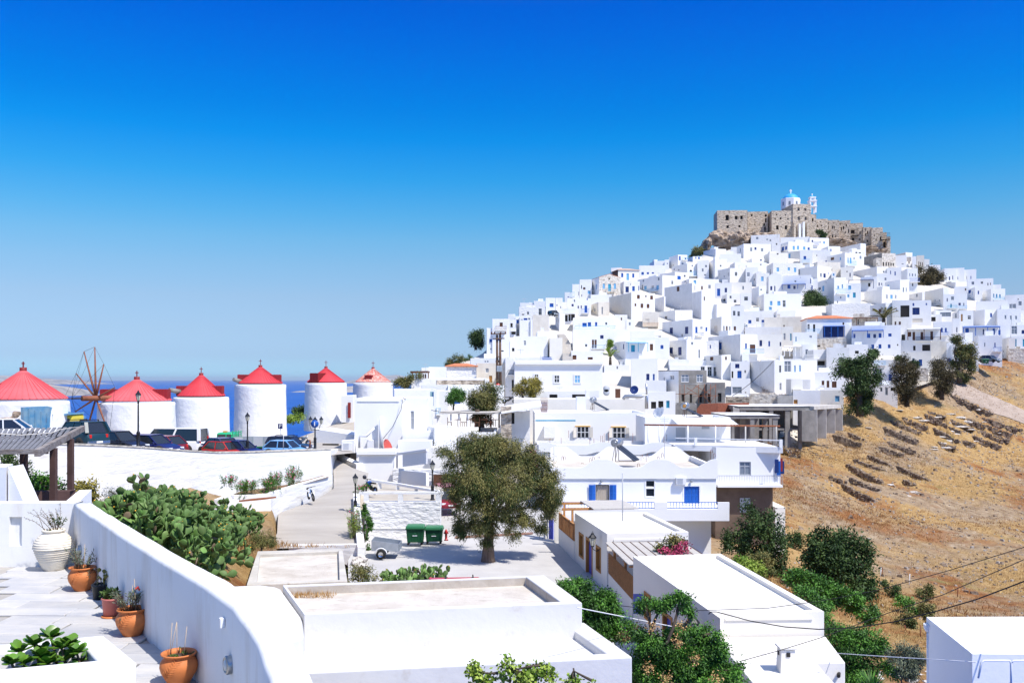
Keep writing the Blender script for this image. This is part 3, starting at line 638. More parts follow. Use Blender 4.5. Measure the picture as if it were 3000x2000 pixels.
H(Z5,520,525,1250,568,820,'white house with a dark glazed veranda','r953,580,1010,635 r1047,583,1107,715 r1130,585,1173,717 r1195,583,1237,715',Y=hillY(1090))
H(Z5,1240,1245,1378,560,980,'white house with two tiny blind windows beside the veranda','w1298,630,1315,675 w1338,628,1353,672',Y=hillY(1090))
H(Z5,1363,1368,1630,508,750,'small white house with a bright blue door','k1380,645,1403,738 b1460,640,1517,740 r1557,630,1577,668')
H(Z5,1520,1525,1625,400,620,'white block with one dark louvred window','g1562,505,1590,585')
H(Z5,1372,1376,1640,745,985,'white yard wall with a rusty hatch behind the brick ruin','g1390,860,1520,950 n1563,930,1582,945')
H(Z5,-8,-4,362,472,850,'white house with navy door and blue blind left of the grey concrete house','v205,680,247,790 b295,683,320,768')
H(Z5,-10,-5,525,180,480,'white house with a light pink door on a long porch','n250,287,297,372 b400,285,440,337',Y=hillY(1045))
# ---------------------------------------------------------------- castle ruin and its church
mat('cstone',(0.60,0.50,0.38),0.95,col2=(0.26,0.20,0.14),scale=0.9,bump=1.0,bscale=1.4,bdist=0.5,contrast=(0.36,0.52),stretch=(1,1,2.0),detail=8)
mat('rock',(0.48,0.38,0.29),0.95,col2=(0.17,0.12,0.08),scale=0.35,bump=1.0,bscale=0.8,bdist=0.8,contrast=(0.38,0.6),detail=8)
mat('dome_blue',(0.05,0.38,0.72),0.5,0.1,1.0)
mat('church_white',(0.82,0.82,0.82),0.8)
cz=q(2300,700,420)
castle=thing('castle_ruin','ruined beige stone castle with empty windows crowning the hill','castle',cz)
YC=418
def CS(*a,**k):
 k.setdefault('Y',YC);k.setdefault('m','cstone');k.setdefault('par',1.2);k.setdefault('extra',6.0);k.setdefault('rev',1.0)
 return house(Z1,*a,parent=castle,**k)
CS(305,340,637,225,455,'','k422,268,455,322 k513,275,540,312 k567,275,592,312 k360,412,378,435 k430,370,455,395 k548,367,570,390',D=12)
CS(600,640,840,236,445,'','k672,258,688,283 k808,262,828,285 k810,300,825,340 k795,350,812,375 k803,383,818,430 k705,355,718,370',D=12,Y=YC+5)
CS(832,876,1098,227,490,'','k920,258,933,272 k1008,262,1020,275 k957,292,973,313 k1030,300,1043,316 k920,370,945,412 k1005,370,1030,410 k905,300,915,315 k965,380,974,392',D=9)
CS(978,1085,1262,160,350,'','d1130,195,1153,225 d1198,198,1218,228 d1133,282,1157,317 d1200,285,1222,318',D=13,Y=YC-1)
CS(1190,1250,1315,262,490,'','k1273,298,1288,335',Y=YC+2)
CS(1240,1300,1430,307,520,'','k1320,365,1333,390 k1362,365,1374,380 k1350,330,1360,342 k1340,405,1350,420 k1400,450,1410,475',Y=YC+6)
CS(1425,1428,1540,321,535,'','k1427,375,1437,410 k1470,375,1480,405 k1487,377,1496,405 k1435,430,1443,447 k1430,340,1440,355 k1470,460,1481,500 k1503,465,1512,490 k1437,475,1447,500',Y=YC+9)
CS(1530,1534,1650,327,545,'','k1523,387,1533,425 k1557,385,1567,425 k1578,377,1590,410 k1605,357,1616,382 k1563,480,1570,500 k1628,405,1638,445 k1595,430,1604,450 k1545,350,1555,365',Y=YC+12)
r_,f1_,_,_=CS(1646,1650,1775,352,560,'','k1655,415,1692,450 k1740,430,1750,455 k1740,495,1750,520 k1665,490,1690,545',Y=YC+15)
rail(castle,f1_,f1_.hit(Z1.x(1652))[0],f1_.hit(Z1.x(1730))[0],(HZ-Z1.y(478))/F*(YC+15),1.6,'dark',3.4,name='old_balcony',slabmat='dark')
CS(1772,1776,1860,390,585,'','k1795,395,1805,425 k1797,447,1808,475 k1812,512,1825,535 k1815,425,1826,455',Y=YC+12)
r_,f1_,_,_=CS(1835,1858,1970,396,625,'','k1880,460,1890,480 k1900,500,1910,520 k1940,480,1955,520',Y=YC+8,D=8)
rail(castle,f1_,f1_.hit(Z1.x(1938))[0],f1_.hit(Z1.x(1968))[0]+3,(HZ-Z1.y(518))/F*(YC+8),1.6,'dark',3.0,name='old_balcony',slabmat='dark')
CS(1930,1966,2008,440,635,'','k1975,530,1995,625',Y=YC+12)
CS(2000,2006,2046,482,640,'','',Y=YC+6)
for x0,x1,y0,y1 in ((1092,1112,345,490),(1142,1160,358,490),(1183,1200,338,470),(1222,1240,345,480)):
 a=q(Z1.x(x0),Z1.y(y0),YC-3);b=q(Z1.x(x1),Z1.y(y1),YC-3);mb=MB()
 mb.box(((a.x+b.x)/2,YC-1.5,(a.z+b.z)/2-2),(b.x-a.x,4,a.z-b.z+4));mb.build('buttress','cstone' if x0 in (1092,1222)else 'church_white',castle)
def rock_mesh(name,c,size,mt,seed=0,parent=None,label=None,cat=None,group=None,sub=3,kind=None,rough=0.35):
 import bmesh
 bm=bmesh.new();bmesh.ops.create_icosphere(bm,subdivisions=sub,radius=1.0)
 for v in bm.verts:
  n=noise.noise(v.co*1.3+Vector((seed*7.1,seed*3.3,0)))*rough*1.4+noise.noise(v.co*3.5+Vector((seed,0,5)))*rough*0.6
  v.co=v.co*(1+n);v.co=Vector((v.co.x*size[0],v.co.y*size[1],v.co.z*size[2]))
 off=ORG.get(parent.name,Vector())if parent else Vector()
 me=bpy.data.meshes.new(name);bm.to_mesh(me);bm.free();me.materials.append(M[mt])
 o=bpy.data.objects.new(name,me);COL.objects.link(o);o.parent=parent;o.location=Vector(c)-off
 ORG[o.name]=off
 return tag(o,label,cat,group,kind)
for i,(x,y,wx,wy)in enumerate(((370,500,110,75),(480,520,100,85),(600,500,80,65),(560,480,60,50),(700,480,90,35),(820,475,90,30),(1490,525,90,30),(1560,545,90,35),(1620,555,80,30),(1860,605,90,35),(1930,625,70,28))):
 rock_mesh('rock',q(Z1.x(x),Z1.y(y),YC-1 if x<1400 else YC+9),(wx/3.36/F*YC,6,wy/3.36/F*YC),'rock' if i % 3 else 'cstone',i,label='cliff rock number-less',sub=4)if False else rock_mesh('rock',q(Z1.x(x),Z1.y(y),YC+1 if x<1400 else YC+10),(wx/3.36/F*YC,5,wy/3.36/F*YC),'rock',i,parent=castle,sub=4)
rock_mesh('boulder',q(Z1.x(222),Z1.y(570),YC-6),(50/3.36/F*YC,7,62/3.36/F*YC),'rock',21,label='big brown boulder left of the castle on the skyline',cat='boulder',sub=4)
ch=thing('church','white church with a sky blue dome behind the castle wall','church',q(Z1.x(1063),Z1.y(190),YC+15))
YK=YC+15;s_=YK/F/3.36
def zc(y):return (HZ-Z1.y(y))/F*YK
cx=(Z1.x(1063)-1500)/F*YK
mb=MB();r=97*s_
mb.lathe([(0,zc(240)),(r,zc(240)),(r,zc(117)),(r*0.985,zc(113)),(r*0.8,zc(110)),(0,zc(110))],(cx,YK,0),8,smooth=False);mb.build('drum','church_white',ch)
mb=MB();rd=76*s_
mb.lathe([(rd*math.cos(a),zc(122)+(zc(60)-zc(122))*math.sin(a))for a in [i*math.pi/2/10 for i in range(11)]],(cx,YK,0),24);mb.build('dome','dome_blue',ch)
for k in range(8):
 a=k*math.pi/4+0.39;
 if math.sin(a)<0.3:
  mb=MB();mb.box((cx+r*0.925*math.cos(a),YK+r*0.925*math.sin(a),zc(165)),(0.9,0.12,1.7),rz=a+math.pi/2);mb.build('window','glass_grey',ch)
def cross(name,p,h,mt,par,th=0.12):
 mb=MB();mb.bar((p.x,p.y,p.z),(p.x,p.y,p.z+h),th);mb.bar((p.x-h*0.28,p.y-0.003,p.z+h*0.68),(p.x+h*0.28,p.y-0.003,p.z+h*0.68),th*0.95);mb.build(name,mt,par)
cross('cross',Vector((cx,YK,zc(60))),zc(18)-zc(60),'wpaint',ch,0.5)
bt=thing('bell_tower','slim white bell tower with a small blue cupola beside the church','tower',q(Z1.x(1250),Z1.y(260),YK))
bx=(Z1.x(1247)-1500)/F*YK;hw=33*s_
for z0,z1,w in ((265,205,hw),(203,150,hw),(148,118,hw*0.8)):
 mb=MB();a,b=zc(z0),zc(z1)
 for sx in (-1,1):
  for sy in (-1,1):mb.box((bx+sx*w*0.78,YK-4+sy*w*0.78,(a+b)/2),(w*0.42,w*0.42,b-a))
 mb.box((bx,YK-4,b+0.12),(w*2.2,w*2.2,0.5));mb.build('arcade_storey','church_white',bt,kind='stuff')
mb=MB();mb.lathe([(18*s_*math.cos(a),zc(116)+(zc(95)-zc(116))*math.sin(a))for a in [i*math.pi/2/6 for i in range(7)]],(bx,YK-4,0),16);mb.build('cupola','dome_blue',bt)
cross('cross',Vector((bx,YK-4,zc(96))),zc(76)-zc(96),'wpaint',bt,0.35)
# ---------------------------------------------------------------- windmills
def red_mat(name,c1,c2,fade=None):
 mat(name,c1,0.55,col2=c2,scale=0.7,contrast=(0.3,0.7),bump=0.05,stretch=(1,1,0.4),dirt=fade)
red_mat('roof_red',(0.60,0.062,0.075),(0.52,0.042,0.055))
red_mat('roof_faded',(0.66,0.14,0.15),(0.60,0.095,0.105))
mat('roof_bleached',(0.55,0.13,0.10),0.7,col2=(0.62,0.42,0.36),scale=1.2,contrast=(0.42,0.58),stretch=(3,3,0.5))
mat('housing_shade_red',(0.33,0.022,0.03),0.6,0.2,1.0)  # roof red darkened: side shade of the axle housings put into the colour
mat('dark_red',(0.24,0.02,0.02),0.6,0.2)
mat('mill_white',(0.80,0.80,0.80),0.95,0.05,0.8,bump=0.55,bscale=1.9,bdist=0.12,objvar=0.02)
mat('spar_wood',(0.30,0.11,0.06),0.8,0.3,3)
def mill(label,cx_,Y,eave,base,apex,rr,rt,rb,boxaz,roofm,boxlen=1.15,boxh=0.62,boxw=1.1,trim='dark',crossm='dark_red',box2=True):
 s=Y/F;X=(cx_-1500)*s;ze=(HZ-eave)*s;zb=(HZ-base)*s;za=(HZ-apex)*s;rr *=s;rt *=s;rb *=s
 root=thing('windmill',label,'windmill',(X,Y,zb),'round windmills with red conical roofs')
 mb=MB();prof=[]
 n=48
 for i in range(25):
  t=i/24;z=zb-1.0+(ze-zb+1.0-0.12)*t;r0=rb+(rt-rb)*t
  prof.append((r0,z))
 prof +=[(rt-0.05,ze-0.05),(rt-0.3,ze-0.02),(0,ze)]
 mb.lathe(prof,(X,Y,0),n)
 for i in range(len(mb.v)-n*2):
  v=Vector(mb.v[i]);d=Vector((v.x-X,v.y-Y,0));k=1+0.014*noise.noise(v*0.9)+0.006*noise.noise(v*3.0)
  mb.v[i]=(X+d.x*k,Y+d.y*k,v.z)
 mb.build('tower','mill_white',root)
 mb=MB();mb.lathe([(rr*0.985,ze-0.01),(rr*0.985,ze+0.16)],(X,Y,0),n);mb.build('eave_ring',trim,root)
 mb=MB();mb.lathe([(rr,ze+0.1),(rr*1.01,ze+0.16),(0.16,za-0.25)],(X,Y,0),n,smooth=False);rf=mb.build('roof',roofm,root)
 ns=40;sm=MB()
 for k in range(ns):
  a=2*math.pi*k/ns;sm.bar((X+rr*1.012*math.cos(a),Y+rr*1.012*math.sin(a),ze+0.17),(X+0.17*math.cos(a),Y+0.17*math.sin(a),za-0.24),0.045,0.06)
 sm.build('seam',roofm,rf,kind='stuff')
 mb=MB();mb.lathe([(0.24,za-0.3),(0.24,za),(0,za)],(X,Y,0),12);mb.build('finial','dark_red',root)
 cross('cross',Vector((X,Y,za)),17*s,crossm,root,0.07)
 hh=(za-ze)*boxh*0.85;d=Vector((math.cos(boxaz),math.sin(boxaz)))
 for sg in ((1,-1)if box2 else (1,)):
  L0=rr*0.15;L1=rr*boxlen*(1.0 if sg>0 else 0.93)
  c=Vector((X,Y,0))+Vector((d.x,d.y,0))*sg*(L0+L1)/2
  mb=MB();mb.box((c.x,c.y,ze+0.12+hh*0.5),(L1-L0,boxw,hh),rz=boxaz);bo=mb.build('axle_housing','dark_red' if (sg*d.y<0 and abs(d.y)>0.5)else 'housing_shade_red',root)
  mb=MB()
  for i in range(9):
   f_=(i+0.5)/9;p=Vector((X,Y,0))+Vector((d.x,d.y,0))*sg*(L0+(L1-L0)*f_)
   mb.box((p.x,p.y,ze+0.12+hh*0.5),(0.04,boxw+0.05,hh+0.05),rz=boxaz)
  for i in range(4):
   p=Vector((X,Y,0))+Vector((d.x,d.y,0))*sg*(L1+0.015)+Vector((-d.y,d.x,0))*boxw*(i-1.5)/4
   mb.box((p.x,p.y,ze+0.12+hh*0.5),(0.03,0.04,hh),rz=boxaz)
  mb.build('batten','housing_shade_red',bo,kind='stuff')
 return root,X,Y,ze,za
mill('squat windmill with a big faded red cone roof, leftmost, behind the blue dump truck',68,66,1173,1300,1076,118,124,130,R(205),'roof_faded',1.12,0.55,1.3,'wpaint',box2=False)
m2,mx,my,mze,mza=mill('windmill with bare wooden sail spokes beside its red roof',401,79,1177,1300,1103,96,106,110,R(186),'roof_faded',1.02,0.52,1.2,'wpaint')
mill('red-roofed windmill behind the white van',589.5,104,1162,1300,1092,67,78,82,R(187),'roof_red',1.0,0.48,1.4)
mill('tall red-roofed windmill behind the green flatbed truck',763,113,1125,1275,1069,63,73,76,R(190),'roof_red',1.0,0.52,1.5)
mill('windmill on the round stone base with its dark red hatch facing forward',955,134,1121,1240,1073,54,60,64,R(243),'roof_red',1.02,0.62,1.5,box2=False)
mill('windmill with a bleached pink roof behind the tall white house',1093,142,1121,1260,1075,51,58,60,R(258),'roof_bleached',0.82,0.5,1.1,'wpaint',box2=False)
# the bare sail wheel belongs to the second mill
hub=q(281,1166,76.5);ax=Vector((0.505,0.863,0.0));uh=Vector((-0.57,0.82,0));uv=Vector((0,0,1))
mb=MB();mb.tube([hub-ax*1.3,Vector((mx,my,hub.z))-ax*0.5],0.22,8);axle=mb.build('axle','spar_wood',m2)
tips=[]
for ang,ln in ((92,4.25),(112,4.2),(142,3.35),(181,4.3),(203,3.0),(246,3.6),(70,3.0),(300,3.4),(20,2.6)):
 a=R(ang);d=uh*(-math.cos(a))+uv*math.sin(a);d=Vector((0.863*math.cos(a),-0.505*math.cos(a),math.sin(a)))
 tip=hub+d*ln;tips.append((ang,tip));mb=MB();mb.tube([hub,hub+d*ln*0.3,tip],[0.07,0.085,0.045],6);mb.build('spoke','spar_wood',m2)
tips.sort(key=lambda t:t[0]);mb=MB();nose=hub-ax*2.2
for (a1,t1),(a2,t2)in zip(tips,tips[1:]+tips[:1]):mb.tube([t1,t2],0.012,4)
for a1,t1 in tips:mb.tube([t1,nose],0.010,4)
mb.tube([hub,nose],0.06,6)
mb.build('rope','dark',m2,kind='stuff')
for (cx_,Y,y)in ((515,104,1145),(690,113,1112)):
 pass
for px0,px1,y,Y in ((495,521,1144,102),(684,700,1114,111)):
 mb=MB();mb.tube([q(px0,y-3,Y),q(px1+6,y+4,Y+1)],[0.22,0.3],8)
 mb.build('axle_stub','concrete',None,label='weathered grey axle beam end sticking out of the %s windmill roof' % ('third' if px0<600 else 'fourth'),cat='beam')
# ---------------------------------------------------------------- sea and islands
mt=bpy.data.materials.new('sea');mt.use_nodes=True;n=mt.node_tree.nodes;l=mt.node_tree.links;b=n['Principled BSDF']
b.inputs['Base Color'].default_value=(0.003,0.07,0.34,1);b.inputs['Roughness'].default_value=0.35;b.inputs['Specular IOR Level'].default_value=0.12
geo=n.new('ShaderNodeNewGeometry');mp=n.new('ShaderNodeMapping');mp.inputs['Scale'].default_value=(0.0006,0.004,1);l.new(geo.outputs['Position'],mp.inputs[0])
nz=n.new('ShaderNodeTexNoise');nz.inputs['Scale'].default_value=1.0;nz.inputs['Detail'].default_value=6;l.new(mp.outputs[0],nz.inputs['Vector'])
rp=n.new('ShaderNodeValToRGB');rp.color_ramp.elements[0].color=(0.002,0.050,0.29,1);rp.color_ramp.elements[1].color=(0.005,0.078,0.36,1);rp.color_ramp.elements[0].position=0.35;rp.color_ramp.elements[1].position=0.65
l.new(nz.outputs['Fac'],rp.inputs[0]);l.new(rp.outputs[0],b.inputs['Base Color'])
n2=n.new('ShaderNodeTexNoise');n2.inputs['Scale'].default_value=0.15;n2.inputs['Detail'].default_value=8;l.new(geo.outputs['Position'],n2.inputs['Vector'])
bp=n.new('ShaderNodeBump');bp.inputs['Strength'].default_value=0.5;bp.inputs['Distance'].default_value=3.0;l.new(n2.outputs['Fac'],bp.inputs['Height']);l.new(bp.outputs[0],b.inputs['Normal'])
M['sea']=mt
SEA=-100.0
mb=MB();mb.add([(-70000,-3000,SEA),(70000,-3000,SEA),(70000,70000,SEA),(-70000,70000,SEA)],[(0,1,2,3)]);mb.build('sea','sea',kind='structure')
mat('island',(0.36,0.33,0.31),0.95,col2=(0.18,0.17,0.16),scale=0.004,bump=0.6,bscale=0.008,bdist=8,contrast=(0.4,0.6),detail=8)
def island(prof,Y,depth,seed=0):
 """prof: px, y of the crest; a ridge of real depth rising from the sea"""
 xs=np.linspace(prof[0][0],prof[-1][0],90);v=[];f=[];nr=14
 for j in range(nr):
  t=j/(nr-1);yy=Y+depth*t;s=math.sin(math.pi*min(1,t*1.0))
  for x in xs:
   h=(HZ-interp(prof,x))/F*(Y+depth*0.5)-SEA
   X=(x-1500)/F*(Y+depth*0.5)
   nn=noise.fractal(Vector((X*0.002,yy*0.002,seed)),1.0,2.0,5)
   v.append((X,yy,SEA-8+max(0,(h+8)*s**0.7*(1+0.22*nn))))
 nx=len(xs)
 for j in range(nr-1):
  for i in range(nx-1):f.append((j*nx+i,j*nx+i+1,(j+1)*nx+i+1,(j+1)*nx+i))
 mb=MB();mb.add(v,f,0,False);mb.build('island','island',kind='structure')
island([(20,1128),(60,1122),(110,1116),(150,1125),(190,1132),(212,1146),(226,1157),(234,1163)],5100,900,1)
island([(-60,1098),(10,1101),(80,1106),(140,1110),(200,1114),(250,1121),(262,1126)],16500,3000,2)
island([(862,1148),(875,1145),(893,1144),(960,1143),(1015,1131),(1040,1129),(1060,1137),(1080,1148)],6900,700,3)
island([(1000,1120),(1020,1117),(1060,1110),(1105,1105),(1130,1099),(1160,1100),(1185,1105),(1230,1112),(1260,1121)],21000,4000,4)
# ---------------------------------------------------------------- ground: one height field fitted through measured points
LANE=[(2350,1192),(2420,1186),(2600,1150),(2700,1120),(2800,1090),(2900,1064),(3000,1052),(3400,1035)]
CP=[]
def cp(px,py,Y):p=q(px,py,Y);CP.append((p.x,p.y,p.z))
def cz_(x,y,z):CP.append((x,y,z))
for px in range(1250,2351,150):
 for Y in (160,175):
  x=(px-1500)/F*Y;cz_(x,Y,town_z(x,Y)-0.3)
for px in (2350,2450,2550,2650,2750,2850,2950,3100,3400):
 Y=hillY(interp(LANE,px));x=(px-1500)/F*Y;cz_(x,Y,town_z(x,Y)-0.3)
for a in ((2350,1300,148),(2700,1250,165),(2950,1150,185),(3000,1300,165),(2400,1430,118),(2700,1430,130),(2950,1430,140),(3400,1430,145),(2350,1560,95),(2650,1600,100),(2950,1600,105),(3400,1600,110),
          (2300,1700,70),(2500,1700,78),(2800,1750,78),(3000,1750,80),(3400,1750,82),(2450,1950,50),(2700,1950,52),(2950,1990,50),(2150,1560,88),(2250,1420,110),
          (250,1450,32),(400,1600,30),(560,1695,29),(700,1640,40),(760,1592,47),(815,1602,52),(650,1525,48),(720,1500,55),(500,1505,57),(250,1475,46),(100,1480,30),(0,1470,45),(-300,1450,45),
          (-300,1300,62),(200,1310,60),(450,1320,66),(700,1330,76),(900,1328,82),(763,1282,113),(955,1248,134),(1100,1270,120),(1060,1290,108),(1000,1400,76),(68,1290,68),(400,1300,82),(589,1295,104),
          (1200,1400,84),(1270,1270,105),(1400,1270,112),(1400,1330,96),(1200,1180,150),(1300,1160,165),(1350,1170,158),(1500,1240,128),(1300,1460,72),(1700,1430,96),(1900,1420,100),(2050,1330,118),(2100,1250,140),(1800,1250,135)):
 cp(*a)
for x,y,z in ((-7,54.5,-11),(-1.4,54.8,-11),(1.8,49,-11.3),(0,64,-11),(-4.5,72,-10.9),(4,45,-11.6),(5,39,-11.9),(5,30,-12.2),(9,60,-12.5),(14,60,-14),(12,42,-14),(14,30,-15),(10,20,-14),(3,20,-12.5),(-4,20,-11),
    (-8,43,-10.5),(-6,36,-10.5),(-10,40,-9.5),(-3,38,-11),(-6,10,-9),(0,5,-12),(-15,10,-7),(-15,20,-6),(10,5,-14),(25,20,-16),(25,5,-15),(-25,30,-5),(-40,10,-8),
    (-60,130,-30),(-30,160,-32),(-70,100,-16),(-10,190,-38),(-45,150,-34),(-90,70,-14),(-120,120,-45)):
 cz_(x,y,z)
P_=np.array(CP);n_=len(P_)
d_=np.hypot(P_[:,None,0]-P_[None,:,0],P_[:,None,1]-P_[None,:,1])+1e-9
K_=d_**2*np.log(d_)+np.eye(n_)*6.0
A_=np.zeros((n_+3,n_+3));A_[:n_,:n_]=K_;A_[:n_,n_]=1;A_[:n_,n_+1:]=P_[:,:2];A_[n_,:n_]=1;A_[n_+1:,:n_]=P_[:,:2].T
w_=np.linalg.solve(A_,np.concatenate([P_[:,2],[0,0,0]]))
def tps(x,y):
 r=np.hypot(P_[:,0]-x,P_[:,1]-y)+1e-9
 return float((w_[:n_]*r*r*np.log(r)).sum()+w_[n_]+w_[n_+1]*x+w_[n_+2]*y)
def sstep(a,b,x):t=max(0,min(1,(x-a)/(b-a)));return t*t*(3-2*t)
# stone-walled plots on the slope: upper-left and lower-right end of each wall, in the zoomed view
PITS=[(1085,1180,1310,1270),(960,1215,1225,1318),(880,1285,1200,1410),(1335,1108,1500,1160),(1300,1140,1435,1190),(1445,1210,1680,1335),(1580,1200,1795,1280),(1410,1295,1655,1420),(1760,1190,1920,1250),(1950,1185,2290,1295),(1970,1262,2200,1345),(1905,1320,2170,1405),(1815,1375,2085,1470),(1690,1412,1830,1455),(930,1440,1170,1525),(830,1490,1060,1562),(500,1340,640,1405),(350,1365,600,1450),(1450,1440,1600,1485),(1600,940,1990,1120)]
PITS +=[tuple((((2380 if i % 2==0 else 1230)+v/3.355)-(2350 if i % 2==0 else 900))*3.618 for i,v in enumerate(t))for t in ((420,400,690,495),(560,360,760,450),(370,460,660,600),(170,560,320,610),(320,650,590,790),(390,590,640,690),(860,470,1120,590),(900,600,1010,640),(230,160,460,240),(720,85,1000,210),(1210,90,1342,160))]
def field_z(x,Y):return ground_base(x,Y)
def ground_base(x,Y):
 px=1500+F*x/Y
 t=tps(x,Y)if Y<230 else 0
 if px<=2350:
  w=sstep(146,165,Y)*sstep(1180,1290,px)
  if px<1290 and Y>120:
   pass
 else:
  Ye=hillY(interp(LANE,px));w=sstep(Ye-6,Ye+3,Y)
 if w<=0:
  return t if Y<230 else -60
 tz=town_z(x,Y)-0.3
 if Y>=230:
  return tz*w+(1-w)*(-60)
 return t*(1-w)+tz*w
def on_ground(px,py,y0=12,y1=330):
 """where the line of sight through a point of the photo meets the ground"""
 prev=None
 for i in range(400):
  Y=y0*(y1/y0)**(i/399);p=q(px,py,Y);d=p.z-ground_base(p.x,Y)
  if prev is not None and d<=0<prev[1]:
   a,b=prev[0],Y
   for _ in range(12):
    m_=(a+b)/2;p=q(px,py,m_)
    if p.z-ground_base(p.x,m_)>0:a=m_
    else:b=m_
   return q(px,py,(a+b)/2)
  prev=(Y,d)
 return None
PITW=[]
for a,b,c,d in PITS:
 p0=on_ground(Z6.x(a),Z6.y(b),60,260);p1=on_ground(Z6.x(c),Z6.y(d),60,260)
 if p0 and p1:PITW.append((p0.lerp(p1,-0.1),p0.lerp(p1,1.12)))
def ground_full(x,Y):
 z=ground_base(x,Y);px=1500+F*x/Y
 if px>2200 and Y<200 or (px<850 and Y<55):
  z +=0.35*noise.noise(Vector((x*0.12,Y*0.12,1)))+0.16*noise.noise(Vector((x*0.6,Y*0.6,4)))
  z +=0.07*noise.noise(Vector((x*1.7,Y*1.7,9)))
 if px>2200 and 80<Y<215:
  for p0,p1 in PITW:    # ground dug away on the left-hand side of every wall
   dx,dy=p1.x-p0.x,p1.y-p0.y;L2=dx*dx+dy*dy
   t=((x-p0.x)*dx+(Y-p0.y)*dy)/L2
   if 0<t<1:
    s=((x-p0.x)*dy-(Y-p0.y)*dx)/math.sqrt(L2)  # positive: nearer / left side
    e=min(1,6*t,6*(1-t))
    if -0.3<s<2.6:z -=1.2*e*(1-sstep(0.5,2.6,s))*sstep(-0.3,0.1,s)
    elif -5<s<=-0.3:z +=0.25*e*(1-sstep(1,5,-s))
 return z
def field_material():
 m=bpy.data.materials.new('field');m.use_nodes=True;n=m.node_tree.nodes;l=m.node_tree.links;b=n['Principled BSDF']
 b.inputs['Roughness'].default_value=1.0;b.inputs['Specular IOR Level'].default_value=0.1
 geo=n.new('ShaderNodeNewGeometry')
 def nz(scale,detail=6,rough=0.6,off=0,dist=0.0):
  t=n.new('ShaderNodeTexNoise');t.inputs['Scale'].default_value=scale;t.inputs['Detail'].default_value=detail;t.inputs['Roughness'].default_value=rough;t.inputs['Distortion'].default_value=dist
  mp=n.new('ShaderNodeMapping');mp.inputs['Location'].default_value=(off,off*0.7,0);l.new(geo.outputs['Position'],mp.inputs[0]);l.new(mp.outputs[0],t.inputs['Vector']);return t.outputs['Fac']
 def rmp(f,stops):
  r=n.new('ShaderNodeValToRGB');l.new(f,r.inputs[0]);e=r.color_ramp.elements
  while len(e)<len(stops):e.new(0.5)
  for el,(p,c)in zip(e,stops):el.position=p;el.color=(*c,1)if len(c)==3 else c
  return r.outputs[0]
 def mix(f,a,c,mode='MIX'):
  x=n.new('ShaderNodeMix');x.data_type='RGBA';x.blend_type=mode
  if isinstance(f,float):x.inputs[0].default_value=f
  else:l.new(f,x.inputs[0])
  l.new(a,x.inputs[6]);l.new(c,x.inputs[7]);return x.outputs[2]
 soil=rmp(nz(0.9,8,0.75),[(0.3,(0.14,0.09,0.055)),(0.5,(0.34,0.245,0.155)),(0.7,(0.47,0.37,0.26))])
 straw=rmp(nz(1.3,8,0.8,5),[(0.3,(0.22,0.12,0.045)),(0.5,(0.41,0.26,0.11)),(0.72,(0.56,0.40,0.19))])
 rust=rmp(nz(1.1,8,0.8,9),[(0.3,(0.11,0.04,0.02)),(0.5,(0.28,0.12,0.045)),(0.7,(0.42,0.23,0.09))])
 c=mix(rmp(nz(0.045,7,0.62,3,0.3),[(0.44,(0,0,0)),(0.54,(1,1,1))]),soil,straw)
 c=mix(rmp(nz(0.055,8,0.65,40,0.4),[(0.52,(0,0,0)),(0.62,(1,1,1))]),c,rust)
 grn=rmp(nz(2.0,5,0.7,7),[(0.3,(0.10,0.11,0.03)),(0.7,(0.30,0.28,0.10))])
 c=mix(rmp(nz(0.12,8,0.7,77),[(0.62,(0,0,0)),(0.72,(0.8,0.8,0.8))]),c,grn)
 sp=rmp(nz(3.2,3,0.5,21),[(0.70,(0,0,0)),(0.76,(1,1,1))])
 pale=n.new('ShaderNodeRGB');pale.outputs[0].default_value=(0.58,0.52,0.46,1)
 c=mix(sp,c,pale.outputs[0])
 l.new(c,b.inputs['Base Color'])
 bp=n.new('ShaderNodeBump');bp.inputs['Strength'].default_value=1.0;bp.inputs['Distance'].default_value=0.35;l.new(nz(1.6,8,0.75,13),bp.inputs['Height']);l.new(bp.outputs[0],b.inputs['Normal'])
 M['field']=m
field_material()
mat('street',(0.52,0.505,0.485),0.95,col2=(0.44,0.425,0.41),scale=0.5,bump=0.15,bscale=9,detail=6,dirt=((0.33,0.315,0.295),0.25,0.56,0.9,(1,1,1)))
mat('ramp',(0.42,0.39,0.35),0.95,col2=(0.35,0.32,0.285),scale=0.35,bump=0.25,bscale=8,detail=7,stretch=(0.5,2.5,1))
mat('pavers_ground',(0.48,0.44,0.37),0.95,col2=(0.40,0.35,0.29),scale=0.4,bump=0.4,bscale=4)
def grid_px(name,px0,px1,npx,Y0,Y1,nY,mt,zf_=None,kind='structure',drop=0.0,label=None):
 zf_=zf_ or ground_full
 v=[];pxs=np.linspace(px0,px1,npx);Ys=[Y0*(Y1/Y0)**(j/(nY-1))for j in range(nY)]
 for Y in Ys:
  for px in pxs:
   x=(px-1500)/F*Y;v.append((x,Y,zf_(x,Y)-drop))
 f=[(j*npx+i,j*npx+i+1,(j+1)*npx+i+1,(j+1)*npx+i)for j in range(nY-1)for i in range(npx-1)]
 mb=MB();mb.add(v,f,0,True);return mb.build(name,mt,None,kind=kind,label=label)
grid_px('hillside',2080,3500,420,42,215,330,'field',zf_=lambda x,y:ground_full(x,y)-(3*sstep(128,150,y)if 1500+F*x/y<2345 else 1.5*sstep(4,8,y-hillY(interp(LANE,1500+F*x/y)))))
grid_px('town_hill',1150,3500,120,140,620,90,'town_ground',zf_=lambda x,y:ground_base(x,y)-0.15-(1.2 if (1500+F*x/y)>2300 and y<hillY(interp(LANE,1500+F*x/y))+2 else 0))
